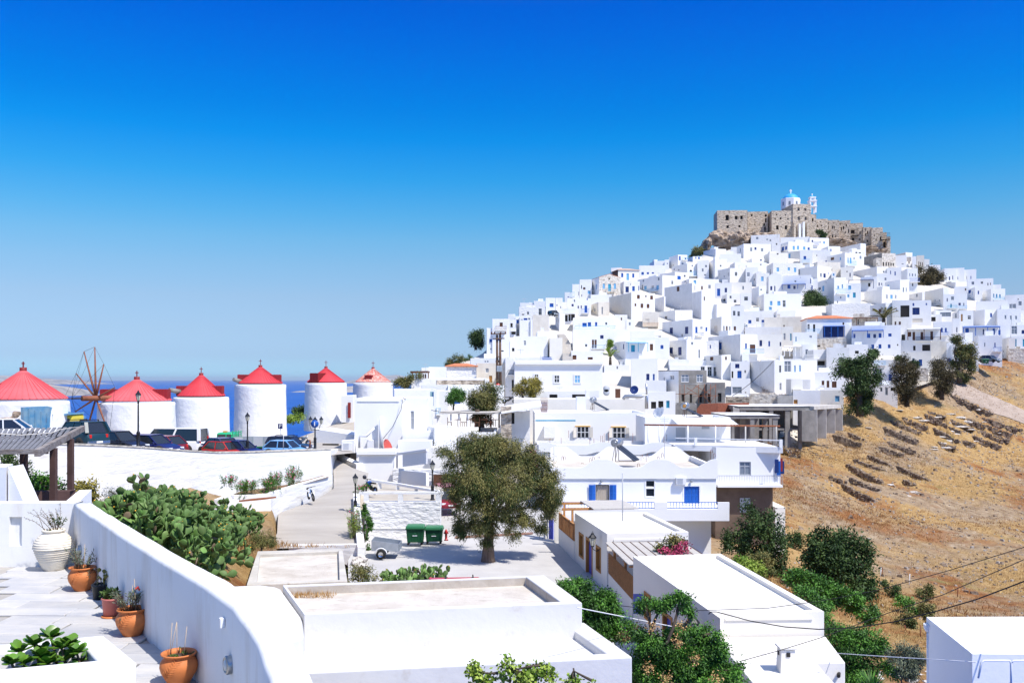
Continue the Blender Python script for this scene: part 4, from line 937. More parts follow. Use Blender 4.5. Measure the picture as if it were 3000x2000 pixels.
def soil_z(x,y):
 px=1500+F*x/y;z=ground_full(x,y)-0.25
 if y>40:z -=2.0*sstep(1000,1075,px)
 if y>51:z -=2.5*sstep(795,825,px)
 return z
grid_px('soil_ground',-600,2090,240,8,62,90,'field',zf_=soil_z)
grid_px('upper_ground',-600,2090,120,60,165,50,'pavers_ground',zf_=lambda x,y:ground_base(x,y)-0.5-(1.5*sstep(800,850,1500+F*x/y)*(1-sstep(1330,1380,1500+F*x/y))if y<96 else 0)-(1.2 if y<75 else 0))
grid_px('sea_slope',-900,1300,60,120,420,40,'rock',zf_=lambda x,y:min(ground_base(x,y)-0.5,-22-(y-120)*0.4)if y<225 else -100+max(0,40-(y-225)))
# dry stone walls of the plots
mat('dry_stone',(0.34,0.26,0.19),0.95,col2=(0.12,0.085,0.06),scale=1.6,bump=1.0,bscale=2.5,bdist=0.25,contrast=(0.38,0.6))
mat('rock_dull',(0.42,0.37,0.32),0.95,0.3,2.0)
mat('rock_pale',(0.62,0.58,0.53),0.95,col2=(0.36,0.31,0.26),scale=0.8,bump=1.0,bscale=1.6,bdist=0.3,contrast=(0.36,0.56))
for i,(p0,p1)in enumerate(PITW):
 L_=(p1-p0).length;nst=max(6,int(L_/0.55));mb=MB();d=(p1-p0).normalized()
 lb=('upper','middle','lower')[min(2,int((i % 16)/6))]
 for k in range(nst):
  for h in range(3):
   t=(k+0.5)/nst;p=p0.lerp(p1,t);gz=ground_base(p.x,p.y)
   mb.box((p.x+rnd.uniform(-.12,.12),p.y+rnd.uniform(-.12,.12),gz-0.75+h*0.40+rnd.uniform(-.07,.07)),(L_/nst*rnd.uniform(0.85,1.1),rnd.uniform(0.35,0.6),rnd.uniform(0.34,0.46)),rz=math.atan2(d.y,d.x)+rnd.uniform(-.12,.12),rx=rnd.uniform(-.1,.1))
 px_=1500+F*p0.x/p0.y
 mb.build('dry_stone_wall','dry_stone',None,label='low tumbled dry stone wall of a sunken plot on the brown hillside',cat='wall',group='ruined plot walls on the slope',bevel=0.06,seg=1)
for i,(x,y,w,h)in enumerate([(1210,1170,60,22),(1270,1200,70,20),(1440,1165,45,12),(1560,1130,60,14),(1660,1170,80,26),(1740,1215,60,30),(1700,1265,70,20),(1790,1295,40,16),(1540,1310,60,18),(1620,1345,60,24),(1460,1375,60,22),(1520,1415,60,26),(1390,1480,45,16),(1400,1505,40,12),(400,1300,40,14),(590,1240,35,12),(700,1275,40,14),(1030,1090,40,8),(1840,1420,35,14),(1920,1215,30,12),(1530,1490,60,22),(1480,1440,50,20),(1180,1960,70,26),(1110,2000,50,20),(940,1880,40,18),(2230,1195,22,12),(2090,1333,20,8),(1870,1085,22,20)]):
 p=on_ground(Z6.x(x),Z6.y(y),60,260)
 if p:s=p.y/F/3.618;rock_mesh('rock_outcrop',(p.x,p.y,p.z+0.0),(w*s,w*s*0.7,h*s*0.5),'rock_pale',i+40,label='flat pale rock outcrop among the plot walls on the brown hillside',cat='rock',group='pale rock outcrops on the slope',sub=3)
# loose stones and dry tufts, nobody could count them
def scatter_boxes(name,pts,mt,smin,smax,label):
 v=[];f=[];b=0
 for p in pts:
  s=rnd.uniform(smin,smax)*(1 if rnd.random()<0.9 else 1.8);a=rnd.uniform(0,3.14);c,sn=math.cos(a),math.sin(a);hh=s*rnd.uniform(0.25,0.5)
  for z,k in ((-0.2*s,1.0),(hh,rnd.uniform(0.4,0.8))):
   for x,y in ((-1,-0.7),(1,-0.7),(1,0.7),(-1,0.7)):
    x=x*s*k*rnd.uniform(0.4,0.6);y=y*s*k*rnd.uniform(0.4,0.6);v.append((p[0]+x*c-y*sn,p[1]+x*sn+y*c,p[2]+z))
  for q_ in ((4,5,6,7),(0,1,5,4),(1,2,6,5),(2,3,7,6),(3,0,4,7)):f.append([b+i for i in q_])
  b +=8
 me=bpy.data.meshes.new(name);me.from_pydata(v,[],f);me.materials.append(M[mt]);o=bpy.data.objects.new(name,me);COL.objects.link(o);tag(o,label,'stones',kind='stuff')
def rand_ground(n,px0,px1,Y0,Y1,dens=None):
 out=[]
 while len(out)<n:
  px=rnd.uniform(px0,px1);Y=math.sqrt(rnd.uniform(Y0**2,Y1**2));x=(px-1500)/F*Y
  if Y>hillY(interp(LANE,px))-1 and px>2350:continue
  if dens and rnd.random()>dens(x,Y,px):continue
  out.append((x,Y,ground_full(x,Y)))
 return out
scatter_boxes('loose_stones',rand_ground(2600,2230,3150,60,212,lambda x,y,px:0.15+1.2*max(0,noise.noise(Vector((x*0.07,y*0.07,3))))+(0.9 if px>2780 and y>150 else 0)),'rock_dull',0.10,0.30,'loose pale stones strewn over the hillside')
scatter_boxes('dark_stones',rand_ground(1500,2230,3150,80,205,lambda x,y,px:0.2+1.2*max(0,noise.noise(Vector((x*0.09,y*0.09,13))))),'dry_stone',0.15,0.42,'dark rubble strewn over the hillside')
# ---------------------------------------------------------------- foliage tools
def leafmat(name,c1,c2,rough=0.6,spec=0.25):
 m=bpy.data.materials.new(name);m.use_nodes=True;n=m.node_tree.nodes;l=m.node_tree.links;b=n['Principled BSDF']
 b.inputs['Roughness'].default_value=rough;b.inputs['Specular IOR Level'].default_value=spec
 at=n.new('ShaderNodeAttribute');at.attribute_name='tone';rp=n.new('ShaderNodeValToRGB');l.new(at.outputs['Fac'],rp.inputs[0])
 rp.color_ramp.elements[0].color=(*c1,1);rp.color_ramp.elements[1].color=(*c2,1);l.new(rp.outputs[0],b.inputs['Base Color'])
 M[name]=m
def leaves(name,C,Dir,Nrm,ln,wd,tone,mt,parent=None,kind='stuff',label=None,cat=None,group=None):
 """numpy leaf maker: one rhombus per leaf"""
 C=np.asarray(C,float);Dir=Dir/np.linalg.norm(Dir,axis=1,keepdims=True)
 S=np.cross(Dir,Nrm);S /=(np.linalg.norm(S,axis=1,keepdims=True)+1e-9)
 off=ORG.get(parent.name,Vector())if parent else Vector()
 C=C-np.array([off.x,off.y,off.z]);n=len(C);ln=np.broadcast_to(ln,n)[:,None];wd=np.broadcast_to(wd,n)[:,None]
 V=np.empty((n,4,3));V[:,0]=C;V[:,1]=C+Dir*ln*0.45+S*wd*0.5;V[:,2]=C+Dir*ln;V[:,3]=C+Dir*ln*0.45-S*wd*0.5
 me=bpy.data.meshes.new(name);me.vertices.add(n*4);me.vertices.foreach_set('co',V.ravel());me.loops.add(n*4);me.loops.foreach_set('vertex_index',np.arange(n*4,dtype=np.int32))
 me.polygons.add(n);me.polygons.foreach_set('loop_start',np.arange(0,n*4,4,dtype=np.int32));me.polygons.foreach_set('loop_total',np.full(n,4,np.int32));me.update(calc_edges=True)
 at=me.attributes.new('tone','FLOAT','FACE');at.data.foreach_set('value',np.clip(tone,0,1).astype(np.float32))
 me.materials.append(M[mt]);o=bpy.data.objects.new(name,me);COL.objects.link(o);o.parent=parent
 return tag(o,label,cat,group,kind)
leafmat('l_olive',(0.028,0.060,0.012),(0.27,0.23,0.075))
leafmat('l_dark',(0.014,0.038,0.008),(0.085,0.14,0.035))
leafmat('leaf_brown',(0.035,0.030,0.012),(0.15,0.12,0.05))
leafmat('l_green',(0.022,0.075,0.006),(0.10,0.26,0.025),spec=0.4)
leafmat('leaf_lime',(0.10,0.19,0.015),(0.33,0.42,0.07))
leafmat('leaf_yellow',(0.12,0.11,0.02),(0.36,0.30,0.06))
leafmat('leaf_grey',(0.05,0.07,0.04),(0.17,0.20,0.13))
leafmat('leaf_pink',(0.45,0.03,0.12),(0.70,0.12,0.28))
leafmat('grass_dry',(0.28,0.13,0.04),(0.58,0.38,0.16))
leafmat('grass_rust',(0.17,0.06,0.02),(0.40,0.20,0.06))
leafmat('grass_gold',(0.38,0.24,0.08),(0.62,0.46,0.20))
mat('bark',(0.26,0.19,0.14),0.95,col2=(0.13,0.09,0.065),scale=2.5,bump=0.8,bscale=5,stretch=(3,3,0.6))
mat('bark_dark',(0.10,0.075,0.055),0.95,0.3,3,0.5,6)
def foliage(blobs,n,rg,mt,name='foliage',parent=None,size=(0.16,0.05),droop=0.4,clump=0.35,ncl=None,shell=0.55,**kw):
 """blobs: (centre, radii). Leaves sit in small sprays spread through every blob, denser towards its outside."""
 vol=np.array([b[1][0]*b[1][1]*b[1][2]for b in blobs])**0.75;vol /=vol.sum()
 per=12;ncl=ncl or max(1,n//per)
 nb=len(blobs);nt_=max(nb*3,min(nb*16,ncl//14));bt=rg.choice(nb,nt_,p=vol)
 cB=np.array([b[0]for b in blobs]);rB=np.array([b[1]for b in blobs])
 dt=rg.normal(size=(nt_,3));dt /=np.linalg.norm(dt,axis=1,keepdims=True)
 rt=np.where(rg.random(nt_)<0.2,rg.random(nt_),shell+(0.96-shell)*rg.random(nt_)**0.5)
 tc_=cB[bt]+dt*rB[bt]*rt[:,None];ttone=0.42+0.26*rg.normal(size=nt_)+0.10*dt[:,2]
 ti=rg.integers(0,nt_,ncl);sg_=rB[bt][ti]*0.18*(0.6+0.8*rg.random(ncl))[:,None]
 cc=tc_[ti]+rg.normal(size=(ncl,3))*sg_;d=dt[ti];ctone=ttone[ti]+0.10*rg.normal(size=ncl)
 k=np.repeat(np.arange(ncl),max(1,n//ncl));m=len(k)
 P=cc[k]+rg.normal(size=(m,3))*clump*0.5
 Dr=d[k]*0.8+rg.normal(size=(m,3))*0.7;Dr[:,2]-=droop
 Nr=rg.normal(size=(m,3))+np.array([0.2,-0.2,0.8])
 ln=size[0]*(0.6+0.8*rg.random(m));wd=size[1]*(0.7+0.6*rg.random(m))
 return leaves(name,P,Dr,Nr,ln,wd,ctone[k]+0.18*rg.normal(size=m),mt,parent,**kw)
RG=np.random.default_rng(5)
def limb(mb,a,b,r0,r1,bend=0.15,n=5):
 a=Vector(a);b=Vector(b);pts=[]
 L_=(b-a).length;o=Vector((rnd.uniform(-1,1),rnd.uniform(-1,1),rnd.uniform(-.3,.6)))*L_*bend
 for i in range(n+1):
  t=i/n;pts.append(a.lerp(b,t)+o*math.sin(math.pi*t))
 mb.tube(pts,[r0+(r1-r0)*i/n for i in range(n+1)],7)
def tree(name,label,cat,base,blobs,n,mt,trunk_r=0.2,trunk_h=1.0,size=(0.16,0.05),droop=0.4,clump=0.35,bark='bark_dark',group=None,extra=None,shell=0.55):
 root=thing(name,label,cat,base,group);b=Vector(base);mb=MB()
 fork=b+Vector((0,0,trunk_h));mb.tube([b-Vector((0,0,0.4)),b+Vector((0.03,0,trunk_h*0.4)),fork],[trunk_r*1.35,trunk_r,trunk_r*0.85],10)
 for c,r in blobs:limb(mb,fork-Vector((0,0,trunk_h*0.15)),Vector(c)+Vector((0,0,r[2]*0.3)),trunk_r*0.5,0.03)
 mb.build('trunk',bark,root)
 foliage(blobs,n,RG,mt,'crown',root,size,droop,clump,shell=shell)
 return root
def px_blobs(lst,Y,zf=None,dy=1.0):
 """(px, py, rx, ry[, dY]) in photo pixels"""
 out=[]
 for t in lst:
  x,y,rx,ry=t[:4];dY=t[4]if len(t)>4 else rnd.uniform(-0.25,0.25)*rx*Y/F;
  if zf:x=zf.x(x);y=zf.y(y);rx /=zf.sc;ry /=zf.sc
  p=q(x,y,Y+dY);out.append((p,(rx*Y/F,rx*Y/F*dy,ry*Y/F)))
 return out
# ---------------------------------------------------------------- the big eucalyptus in the square
b0=q(1430,1640,54.6);
bl=px_blobs([(1420,1320,70,45),(1345,1330,55,45),(1500,1330,60,48),(1560,1370,55,45),(1610,1420,42,40),(1340,1400,50,50),(1420,1410,75,60,-1.2),(1500,1420,65,50,-1.5),(1570,1450,55,45,0.8),(1370,1470,45,50,-0.8),(1430,1510,60,48,-1.2),(1395,1540,35,34),(1500,1505,42,42),(1565,1510,28,36),(1470,1560,24,32),(1385,1300,40,26),(1600,1480,30,42,1.0),(1582,1545,20,24,0.8),(1450,1300,45,26),(1420,1360,60,50,1.8)],54.6,dy=0.9)
eu=thing('eucalyptus_tree','large olive-green eucalyptus tree shading the white square','tree',b0);mb=MB()
f0=q(1432,1500,54.6)
mb.tube([b0-Vector((0,0,.3)),b0+Vector((0,0,0.15)),q(1431,1590,54.6),q(1434,1545,54.6),f0],[0.50,0.40,0.31,0.27,0.24],14)
for c,r in bl:limb(mb,f0-Vector((0,0,rnd.uniform(0,0.5))),c,rnd.uniform(0.07,0.13),0.02,0.10)
mb.build('trunk','bark',eu)
bl +=px_blobs([(1360,1540,30,36),(1430,1565,22,34),(1500,1560,18,34),(1540,1530,24,34),(1330,1450,30,40),(1625,1445,22,34)],54.0,dy=0.9)
foliage(bl,125000,RG,'l_olive','crown',eu,(0.155,0.036),1.1,0.24,ncl=9000,shell=0.45)
# pergola-side and middle-distance trees
def gt(label,cat,zf,base,blobs,Y,n,mt,**k):
 b=q(zf.x(base[0]),zf.y(base[1]),Y)if zf else q(base[0],base[1],Y)
 return tree(k.pop('name','tree'),label,cat,b,px_blobs(blobs,Y,zf),n,mt,**k)
gt('round bushy olive-brown tree over the cafe pergola','tree',ZC,(1600,960),[(1560,620,110,90),(1680,600,110,90),(1620,700,140,90),(1730,680,90,90),(1500,690,80,70),(1650,760,130,50),(1740,530,70,50)],104,12000,'l_olive',trunk_r=0.35,trunk_h=2.2,size=(0.28,0.08),clump=0.5)
gt('small bright green tree with thin forked stems before the white restaurant','tree',ZC,(1285,790),[(1275,610,55,50),(1340,590,60,40),(1300,650,70,45),(1375,610,45,40)],108,4500,'l_green',trunk_r=0.10,trunk_h=1.6,size=(0.25,0.08),clump=0.4)
gt('yellow-green tamarisk bush in front of the neoclassical house','bush',ZC,(2080,665),[(2040,570,70,80),(2120,520,80,70),(2220,500,70,70),(2140,590,80,50)],125,7000,'leaf_yellow',trunk_r=0.15,trunk_h=0.8,size=(0.3,0.07),clump=0.4,name='bush')
gt('leafy green tree alone on the left end of the hill skyline','tree',Z2,(-30,1270),[(-20,1090,60,60),(30,1080,45,60),(-70,1080,45,50),(20,1180,50,60),(-30,1160,60,60)],209,6000,'l_dark',trunk_r=0.25,trunk_h=2.5,size=(0.35,0.13),clump=0.7)
gt('olive shrub below the skyline tree on the left shoulder','shrub',ZC,(1250,280),[(1240,240,45,45),(1340,190,65,45),(1290,240,50,35)],196,3500,'l_olive',trunk_r=0.08,trunk_h=0.5,size=(0.3,0.1),clump=0.5,name='shrub')
gt('dark green shrub by the lane under the skyline tree','shrub',ZC,(1455,255),[(1455,215,32,45)],200,1500,'l_dark',trunk_r=0.08,trunk_h=0.5,size=(0.3,0.12),clump=0.5,name='shrub')
gt('dull green shrubs left of the dark timber pergola','shrub',ZC,(720,540),[(700,490,70,45),(770,450,45,50),(870,395,30,30),(840,400,20,30)],138,3500,'l_olive',trunk_r=0.08,trunk_h=0.5,size=(0.3,0.1),clump=0.5,name='shrub')
gt('dark green bush beside the windmill on the stone base','bush',None,(875,1232),[(880,1212,20,18),(895,1204,14,14)],138,2500,'l_dark',trunk_r=0.08,trunk_h=0.4,size=(0.3,0.12),clump=0.4,name='bush')
gt('pale green low bush left of the stone-based windmill','bush',None,(860,1236),[(862,1224,24,11),(845,1228,12,8)],130,2500,'leaf_lime',trunk_r=0.05,trunk_h=0.3,size=(0.25,0.1),clump=0.4,name='bush')
# trees along the right lane
gt('big round dark green tree right of the concrete skeleton','tree',Z6,(610,1130),[(480,620,110,80),(600,600,120,80),(700,680,110,100),(560,720,130,90),(420,700,80,60),(640,810,120,80),(520,840,70,60),(500,930,70,60),(700,900,80,60),(620,970,100,70),(560,1060,110,60),(780,690,50,70),(690,540,70,45),(660,1050,60,70)],158,22000,'l_dark',trunk_r=0.5,trunk_h=3,size=(0.40,0.16),clump=0.8)
gt('ragged brown-green tree between the round tree and the curving wall','tree',Z6,(1110,1030),[(1080,600,70,70),(1020,680,80,70),(1110,700,90,90),(1060,800,110,70),(1170,760,60,60),(1090,900,90,80),(1110,990,80,55),(1180,920,50,50),(1190,640,45,60)],162,14000,'leaf_brown',trunk_r=0.35,trunk_h=2,size=(0.38,0.10),clump=0.7)
gt('drooping brown-green tree at the bend of the lane','tree',Z6,(1480,960),[(1470,610,75,60),(1430,680,60,70),(1510,690,80,80),(1480,770,95,70),(1520,840,70,60),(1480,880,70,55)],172,11000,'leaf_brown',trunk_r=0.35,trunk_h=2,size=(0.38,0.10),clump=0.7,droop=0.9)
gt('tall slender tree with open branches at the top of the lane','tree',Z6,(1670,780),[(1650,370,50,45),(1720,420,60,45),(1640,470,50,50),(1790,450,40,50),(1700,500,60,40),(1800,520,40,40),(1650,590,60,45),(1770,640,60,50),(1660,690,45,60),(1720,740,40,35),(1780,580,40,30)],183,12000,'l_olive',trunk_r=0.4,trunk_h=3,size=(0.38,0.14),clump=0.7,shell=0.3)
gt('round dark tree between the white houses left of the orange roof','tree',Z4,(190,1060),[(150,780,80,60),(230,810,80,80),(100,860,80,70),(200,900,110,80),(90,960,90,60),(240,980,80,60),(160,1000,100,50)],268,12000,'l_dark',trunk_r=0.4,trunk_h=3,size=(0.55,0.2),clump=1.0)
gt('dark brown tree spreading behind the cobalt balcony house','tree',Z4,(1700,720),[(1640,450,70,60),(1730,450,90,60),(1830,500,80,60),(1680,560,90,70),(1850,560,70,50),(1660,660,80,60),(1760,560,90,60)],305,10000,'leaf_brown',trunk_r=0.4,trunk_h=3,size=(0.65,0.22),clump=1.2)
gt('round clipped dark bush in the courtyard','bush',Z3,(1430,995),[(1400,935,45,38),(1455,930,40,36)],283,3000,'l_dark',trunk_r=0.15,trunk_h=0.8,size=(0.4,0.18),clump=0.5,name='bush')
gt('pink flowering oleander beside the courtyard bush','bush',Z3,(1525,1000),[(1530,950,32,25),(1510,975,25,20)],282,1500,'leaf_pink',trunk_r=0.08,trunk_h=0.6,size=(0.35,0.2),clump=0.4,name='bush')
gt('dark shrub clinging to the castle wall','shrub',Z1,(1350,495),[(1345,440,25,30),(1370,465,28,28)],412,1500,'l_dark',trunk_r=0.2,trunk_h=1,size=(0.8,0.35),clump=0.8,name='shrub')
gt('olive bush under the boulder left of the castle','bush',Z1,(130,668),[(150,620,50,30),(100,650,35,20),(185,640,30,25)],395,2500,'l_olive',trunk_r=0.2,trunk_h=1,size=(0.7,0.3),clump=0.9,name='bush')
gt('green creeper beside the lane railing below the orange roof','bush',Z6,(760,530),[(755,480,30,30),(780,510,25,25)],176,1800,'l_dark',trunk_r=0.1,trunk_h=0.8,size=(0.35,0.15),clump=0.5,name='bush')
gt('dark bush behind the garden wall above the lane','bush',Z6,(1200,630),[(1190,600,40,30),(1030,550,28,22)],175,2000,'l_dark',trunk_r=0.1,trunk_h=0.8,size=(0.35,0.15),clump=0.5,name='bush')
gt('yellow-green plant on the pale blue balcony house terrace','plant',Z2,(1822,1280),[(1820,1205,28,28),(1825,1250,22,30)],205,1500,'leaf_lime',trunk_r=0.06,trunk_h=0.8,size=(0.35,0.12),clump=0.4,name='potted_plant')
def palm(label,base,Y,zf,h,fl,n=16,mt='l_olive'):
 b=q(zf.x(base[0]),zf.y(base[1]),Y);root=thing('palm_tree',label,'palm',b);mb=MB();mb.tube([b,b+Vector((0,0,h))],[0.3*fl/2.5,0.22*fl/2.5],8);mb.build('trunk','bark_dark',root)
 C=[];D=[];N_=[]
 top=b+Vector((0,0,h))
 for i in range(n):
  a=2*math.pi*i/n+rnd.uniform(-.2,.2);el=rnd.uniform(0.35,1.3);d=Vector((math.cos(a)*math.cos(el),math.sin(a)*math.cos(el),math.sin(el)))
  for j in range(26):
   t=j/25;p=top+d*fl*t-Vector((0,0,1))*fl*0.35*t*t
   side=d.cross(Vector((0,0,1))).normalized()
   for sg in (-1,1):C.append(p);D.append(side*sg*0.8+d*0.7-Vector((0,0,0.15)));N_.append(Vector((0,0,1)))
 m_=len(C);leaves('fronds',np.array(C),np.array(D),np.array(N_),fl*0.22,fl*0.035,np.clip(RG.random(m_),0,1),mt,root)
palm('grey-green palm tree in front of the white loggia house',(1125,1190),232,Z4,1.8,4.6,20)
palm('small bright green palm beside the blue door',(1825,1500),190,Z2,1.6,2.6,14,'leaf_lime')
# ---------------------------------------------------------------- walls, street, ramp, parking
def strip(name,rows,mt,kind='structure',label=None,sub=8,lift=0.0,smooth=True):
 """rows: list of [(px,py,Y), (px,py,Y)] left and right edge points"""
 v=[];f=[]
 for a,b in rows:
  A=q(*a);B=q(*b)
  for i in range(sub+1):
   p=A.lerp(B,i/sub);v.append((p.x,p.y,p.z+lift))
 n=sub+1
 for j in range(len(rows)-1):
  for i in range(sub):f.append((j*n+i,j*n+i+1,(j+1)*n+i+1,(j+1)*n+i))
 mb=MB();mb.add(v,f,0,smooth);return mb.build(name,mt,None,kind=kind,label=label)
def flat(name,pts,z,mt,kind='structure',parent=None,thick=0.0):
 mb=MB()
 if thick:mb.prism([(p[0],p[1])for p in pts],z-thick,z)
 else:mb.add([(p[0],p[1],z)for p in pts],[tuple(range(len(pts)))])
 return mb.build(name,mt,parent,kind=kind)
def wallstrip(name,label,pts,thick,mt,cat='wall',top=None,topmat=None,parent=None,extra=0.6,nsub=6,group=None,cap_h=0.0,cap_over=0.04,back=1):
 """a free-standing wall that follows (px, ytop, ybottom, Y)"""
 T=[];B=[]
 P4=[]
 for (a,b)in zip(pts,pts[1:]):
  for i in range(nsub):
   t=i/nsub;P4.append(tuple(a[k]+(b[k]-a[k])*t for k in range(4)))
 P4.append(pts[-1])
 T=[q(p[0],p[1],p[3])for p in P4];B=[q(p[0],p[2],p[3])for p in P4]
 mb=MB();n=len(T);v=[]
 nr=[]
 for i in range(n):
  d=(T[min(i+1,n-1)]-T[max(i-1,0)]);d.z=0;d.normalize();nr.append(Vector((-d.y,d.x,0))*thick*back)
 for i in range(n):
  v +=[tuple(B[i]-Vector((0,0,extra))),tuple(T[i]),tuple(T[i]+nr[i]),tuple(B[i]-Vector((0,0,extra))+nr[i])]
 f=[]
 for i in range(n-1):
  a,b=i*4,(i+1)*4
  f +=[(a,b,b+1,a+1),(a+1,b+1,b+2,a+2),(a+2,b+2,b+3,a+3)]
 f +=[(0,1,2,3),(4*n-4,4*n-1,4*n-2,4*n-3)]
 mb.add(v,f)
 o=mb.build(name,mt,parent,label=label,cat=cat if parent is None else None,group=group,bevel=0.04)
 if cap_h:
  mb=MB();v=[];f=[]
  for i in range(n):
   e=nr[i].normalized()*cap_over;u=Vector((0,0,cap_h))
   v +=[tuple(T[i]-e+Vector((0,0,0.003))),tuple(T[i]-e+u),tuple(T[i]+nr[i]+e+u),tuple(T[i]+nr[i]+e+Vector((0,0,0.003)))]
  for i in range(n-1):
   a,b=i*4,(i+1)*4;f +=[(a,b,b+1,a+1),(a+1,b+1,b+2,a+2),(a+2,b+2,b+3,a+3),(a+3,b+3,b,a)]
  f +=[(0,1,2,3),(4*n-4,4*n-1,4*n-2,4*n-3)]
  mb.add(v,f);mb.build('coping',topmat or mt,o)
 return o
# street square
mb=MB()
ST=[g(1020,1640,-10.7),g(1068,1560,-10.7),g(1290,1480,-10.7),g(1340,1430,-10.7),g(1700,1470,-10.7),g(1660,1560,-10.75),g(1790,1720,-11.0),g(1990,1960,-11.4),g(1500,2000,-11.4),g(1020,1760,-10.8)]
mb.add(ST,[tuple(range(len(ST)))]);mb.build('street_square','street',kind='structure')
mb=MB()  # drain grating across the street and a manhole
a=q(1334,1573,62.3);b_=q(1560,1560,64.0);a.z=b_.z=-10.69
mb=MB();
for i in range(60):
 p=a.lerp(b_,i/59);mb.box((p.x,p.y,-10.685),(0.05,0.5,0.02))
mb.bar(a+Vector((0,-.27,0.01)),b_+Vector((0,-.27,0.01)),0.05,0.03);mb.bar(a+Vector((0,.27,0.01)),b_+Vector((0,.27,0.01)),0.05,0.03)
mb.build('drain_grating','rust',label='long rusty drain grating crossing the white street',cat='drain')
mb=MB();p=g(1358,1549,-10.7);mb.lathe([(0,0.012),(0.42,0.012),(0.42,0)],(p.x,p.y,p.z),20);mb.build('manhole_cover','concrete',label='round grey manhole cover left of the big tree',cat='manhole')
strip('ramp_road',[[(790,1606,56),(1052,1600,56.5)],[(812,1560,58.8),(1054,1550,59.5)],[(815,1503,62.5),(1054,1500,62.8)],[(920,1466,66.5),(1056,1460,66)],[(978,1430,70),(1064,1425,69.5)],[(978,1395,75),(1075,1408,73)],[(975,1360,79),(1080,1385,76)],[(970,1338,83),(1036,1372,79)],[(940,1322,88),(1000,1350,84)],[(900,1316,92),(980,1326,90)]],'ramp')
# parking retaining wall
PW=[(-60,1297,1510,49),(125,1301,1505,52),(300,1306,1500,55),(420,1312,1495,58),(540,1321,1490,61.5),(640,1327,1480,64.5),(730,1326,1470,67),(850,1321,1450,69.5),(970,1317,1430,72)]
mat('lime',(0.80,0.795,0.78),0.95,0.05,0.8,bump=0.5,bscale=1.6,bdist=0.10,stretch=(0.5,0.5,2.2),dirt=((0.52,0.48,0.42),0.6,0.58,0.82,(1,1,2.5)))
mat('coping_rough',(0.60,0.57,0.51),0.95,col2=(0.30,0.28,0.25),scale=3.5,bump=0.8,bscale=6,contrast=(0.3,0.62))
pwall=wallstrip('retaining_wall','long whitewashed retaining wall below the parked cars',PW,0.5,'lime',cap_h=0.10,topmat='coping_rough',extra=1.5)
wallstrip('retaining_wall','end return of the whitewashed wall turning up beside the ramp',[(970,1317,1432,72.3),(976,1316,1400,78),(990,1314,1375,86)],0.4,'lime',extra=1.0)
def pz(px,Y,dz=0.0):
 """level of the parking deck just behind the wall"""
 t=[(p[0],(HZ-p[1])/F*p[3]-0.30)for p in PW]
 px_=px;return interp(t,px_)+dz
rows=[]
for p in PW:
 z=(HZ-p[1])/F*p[3]-0.45;near=q(p[0],p[1],p[3]+0.2);x=near.x
 far=Vector((x*1.35 if x<0 else x,p[3]+34,z-0.9));rows.append(((x,p[3]+0.3,z),(x*1.02,p[3]+12,z-0.75),tuple(far)))
v=[c for r_ in rows for c in r_];f=[]
for i in range(len(rows)-1):
 for k in range(2):f.append((i*3+k,(i+1)*3+k,(i+1)*3+k+1,i*3+k+1))
mb=MB();mb.add(v,f,0,True);mb.build('parking_ground','ramp',kind='structure')
wallstrip('planter_wall','low white planter wall stepping up beside the ramp',[(640,1462,1530,57),(672,1450,1530,58.5),(793,1448,1520,60.5),(800,1440,1510,61.5),(880,1416,1480,66),(975,1390,1425,72)],0.3,'lime',extra=0.8)
strip('planter_soil',[[(672,1453,58.8),(700,1440,61)],[(797,1443,61.7),(800,1424,64)],[(885,1419,66.3),(850,1418,68)],[(965,1396,71),(950,1392,71.6)]],'field',sub=3)
mb=MB();a=q(700,1462,56.5);b_=q(770,1460,57.5)
mb.prism([(a.x,a.y),(b_.x,b_.y),(b_.x+.6,b_.y+.9),(a.x+.6,a.y+.9)],a.z-0.16,a.z-0.06);mb.build('red_bench_slab','rust',label='red painted slab between the prickly pear and planter wall',cat='slab')
wallstrip('ramp_wall','thick white sloping parapet wall curving up beside the ramp',[(968,1324,1345,86),(1000,1340,1362,83),(1043,1358,1376,80)],0.7,'lime',extra=0.8)
# divider between the ramp and the square
wallstrip('divider_wall','narrow white wall dividing the ramp from the square',[(1053,1444,1500,66),(1057,1500,1560,61),(1069,1600,1640,55.6)],0.45,'lime',extra=0.8,back=-1)
wallstrip('low_kerb_wall','low white kerb wall closing the bottom of the ramp',[(845,1596,1606,56.2),(1000,1594,1606,56.2),(1068,1592,1650,56.0)],0.3,'lime',extra=0.8)
pf=thing('block_platform','white blockwork platform with a post and beam railing above the green bins','wall',q(1180,1590,62))
a=q(1069,1470,62);b_=q(1290,1468,62)
mb=MB();mb.box(((a.x+b_.x)/2,62.4,(a.z-11.2)/2),(b_.x-a.x,0.8,a.z+11.2));mb.build('wall','wrough',pf)
mb=MB();mb.box(((a.x+b_.x)/2,61.97,a.z-1.75),(b_.x-a.x,0.06,0.05));mb.build('ledge','wrough',pf)
mb=MB();t0=q(1052,1444,62);mb.box(((a.x+b_.x)/2-0.1,62.2,t0.z),(b_.x-a.x+0.6,0.3,0.16));mb.build('beam','lime',pf)
for px in (1072,1172,1283):
 p=q(px,1458,62);mb=MB();mb.box((p.x,62.2,(a.z+t0.z)/2-0.04),(0.32,0.28,t0.z-a.z-0.08));mb.build('post','lime',pf)
p2=thing('ramp_railing','white masonry railing sloping down behind the block platform','railing',q(1180,1440,68))
pts=[q(1085,1406,70),q(1165,1418,69),q(1290,1440,66)]
mb=MB();mb.bar(pts[0],pts[1],0.25,0.18);mb.bar(pts[1]+Vector((0.003,0.002,0.002)),pts[2],0.25,0.178);mb.build('beam','lime',p2)
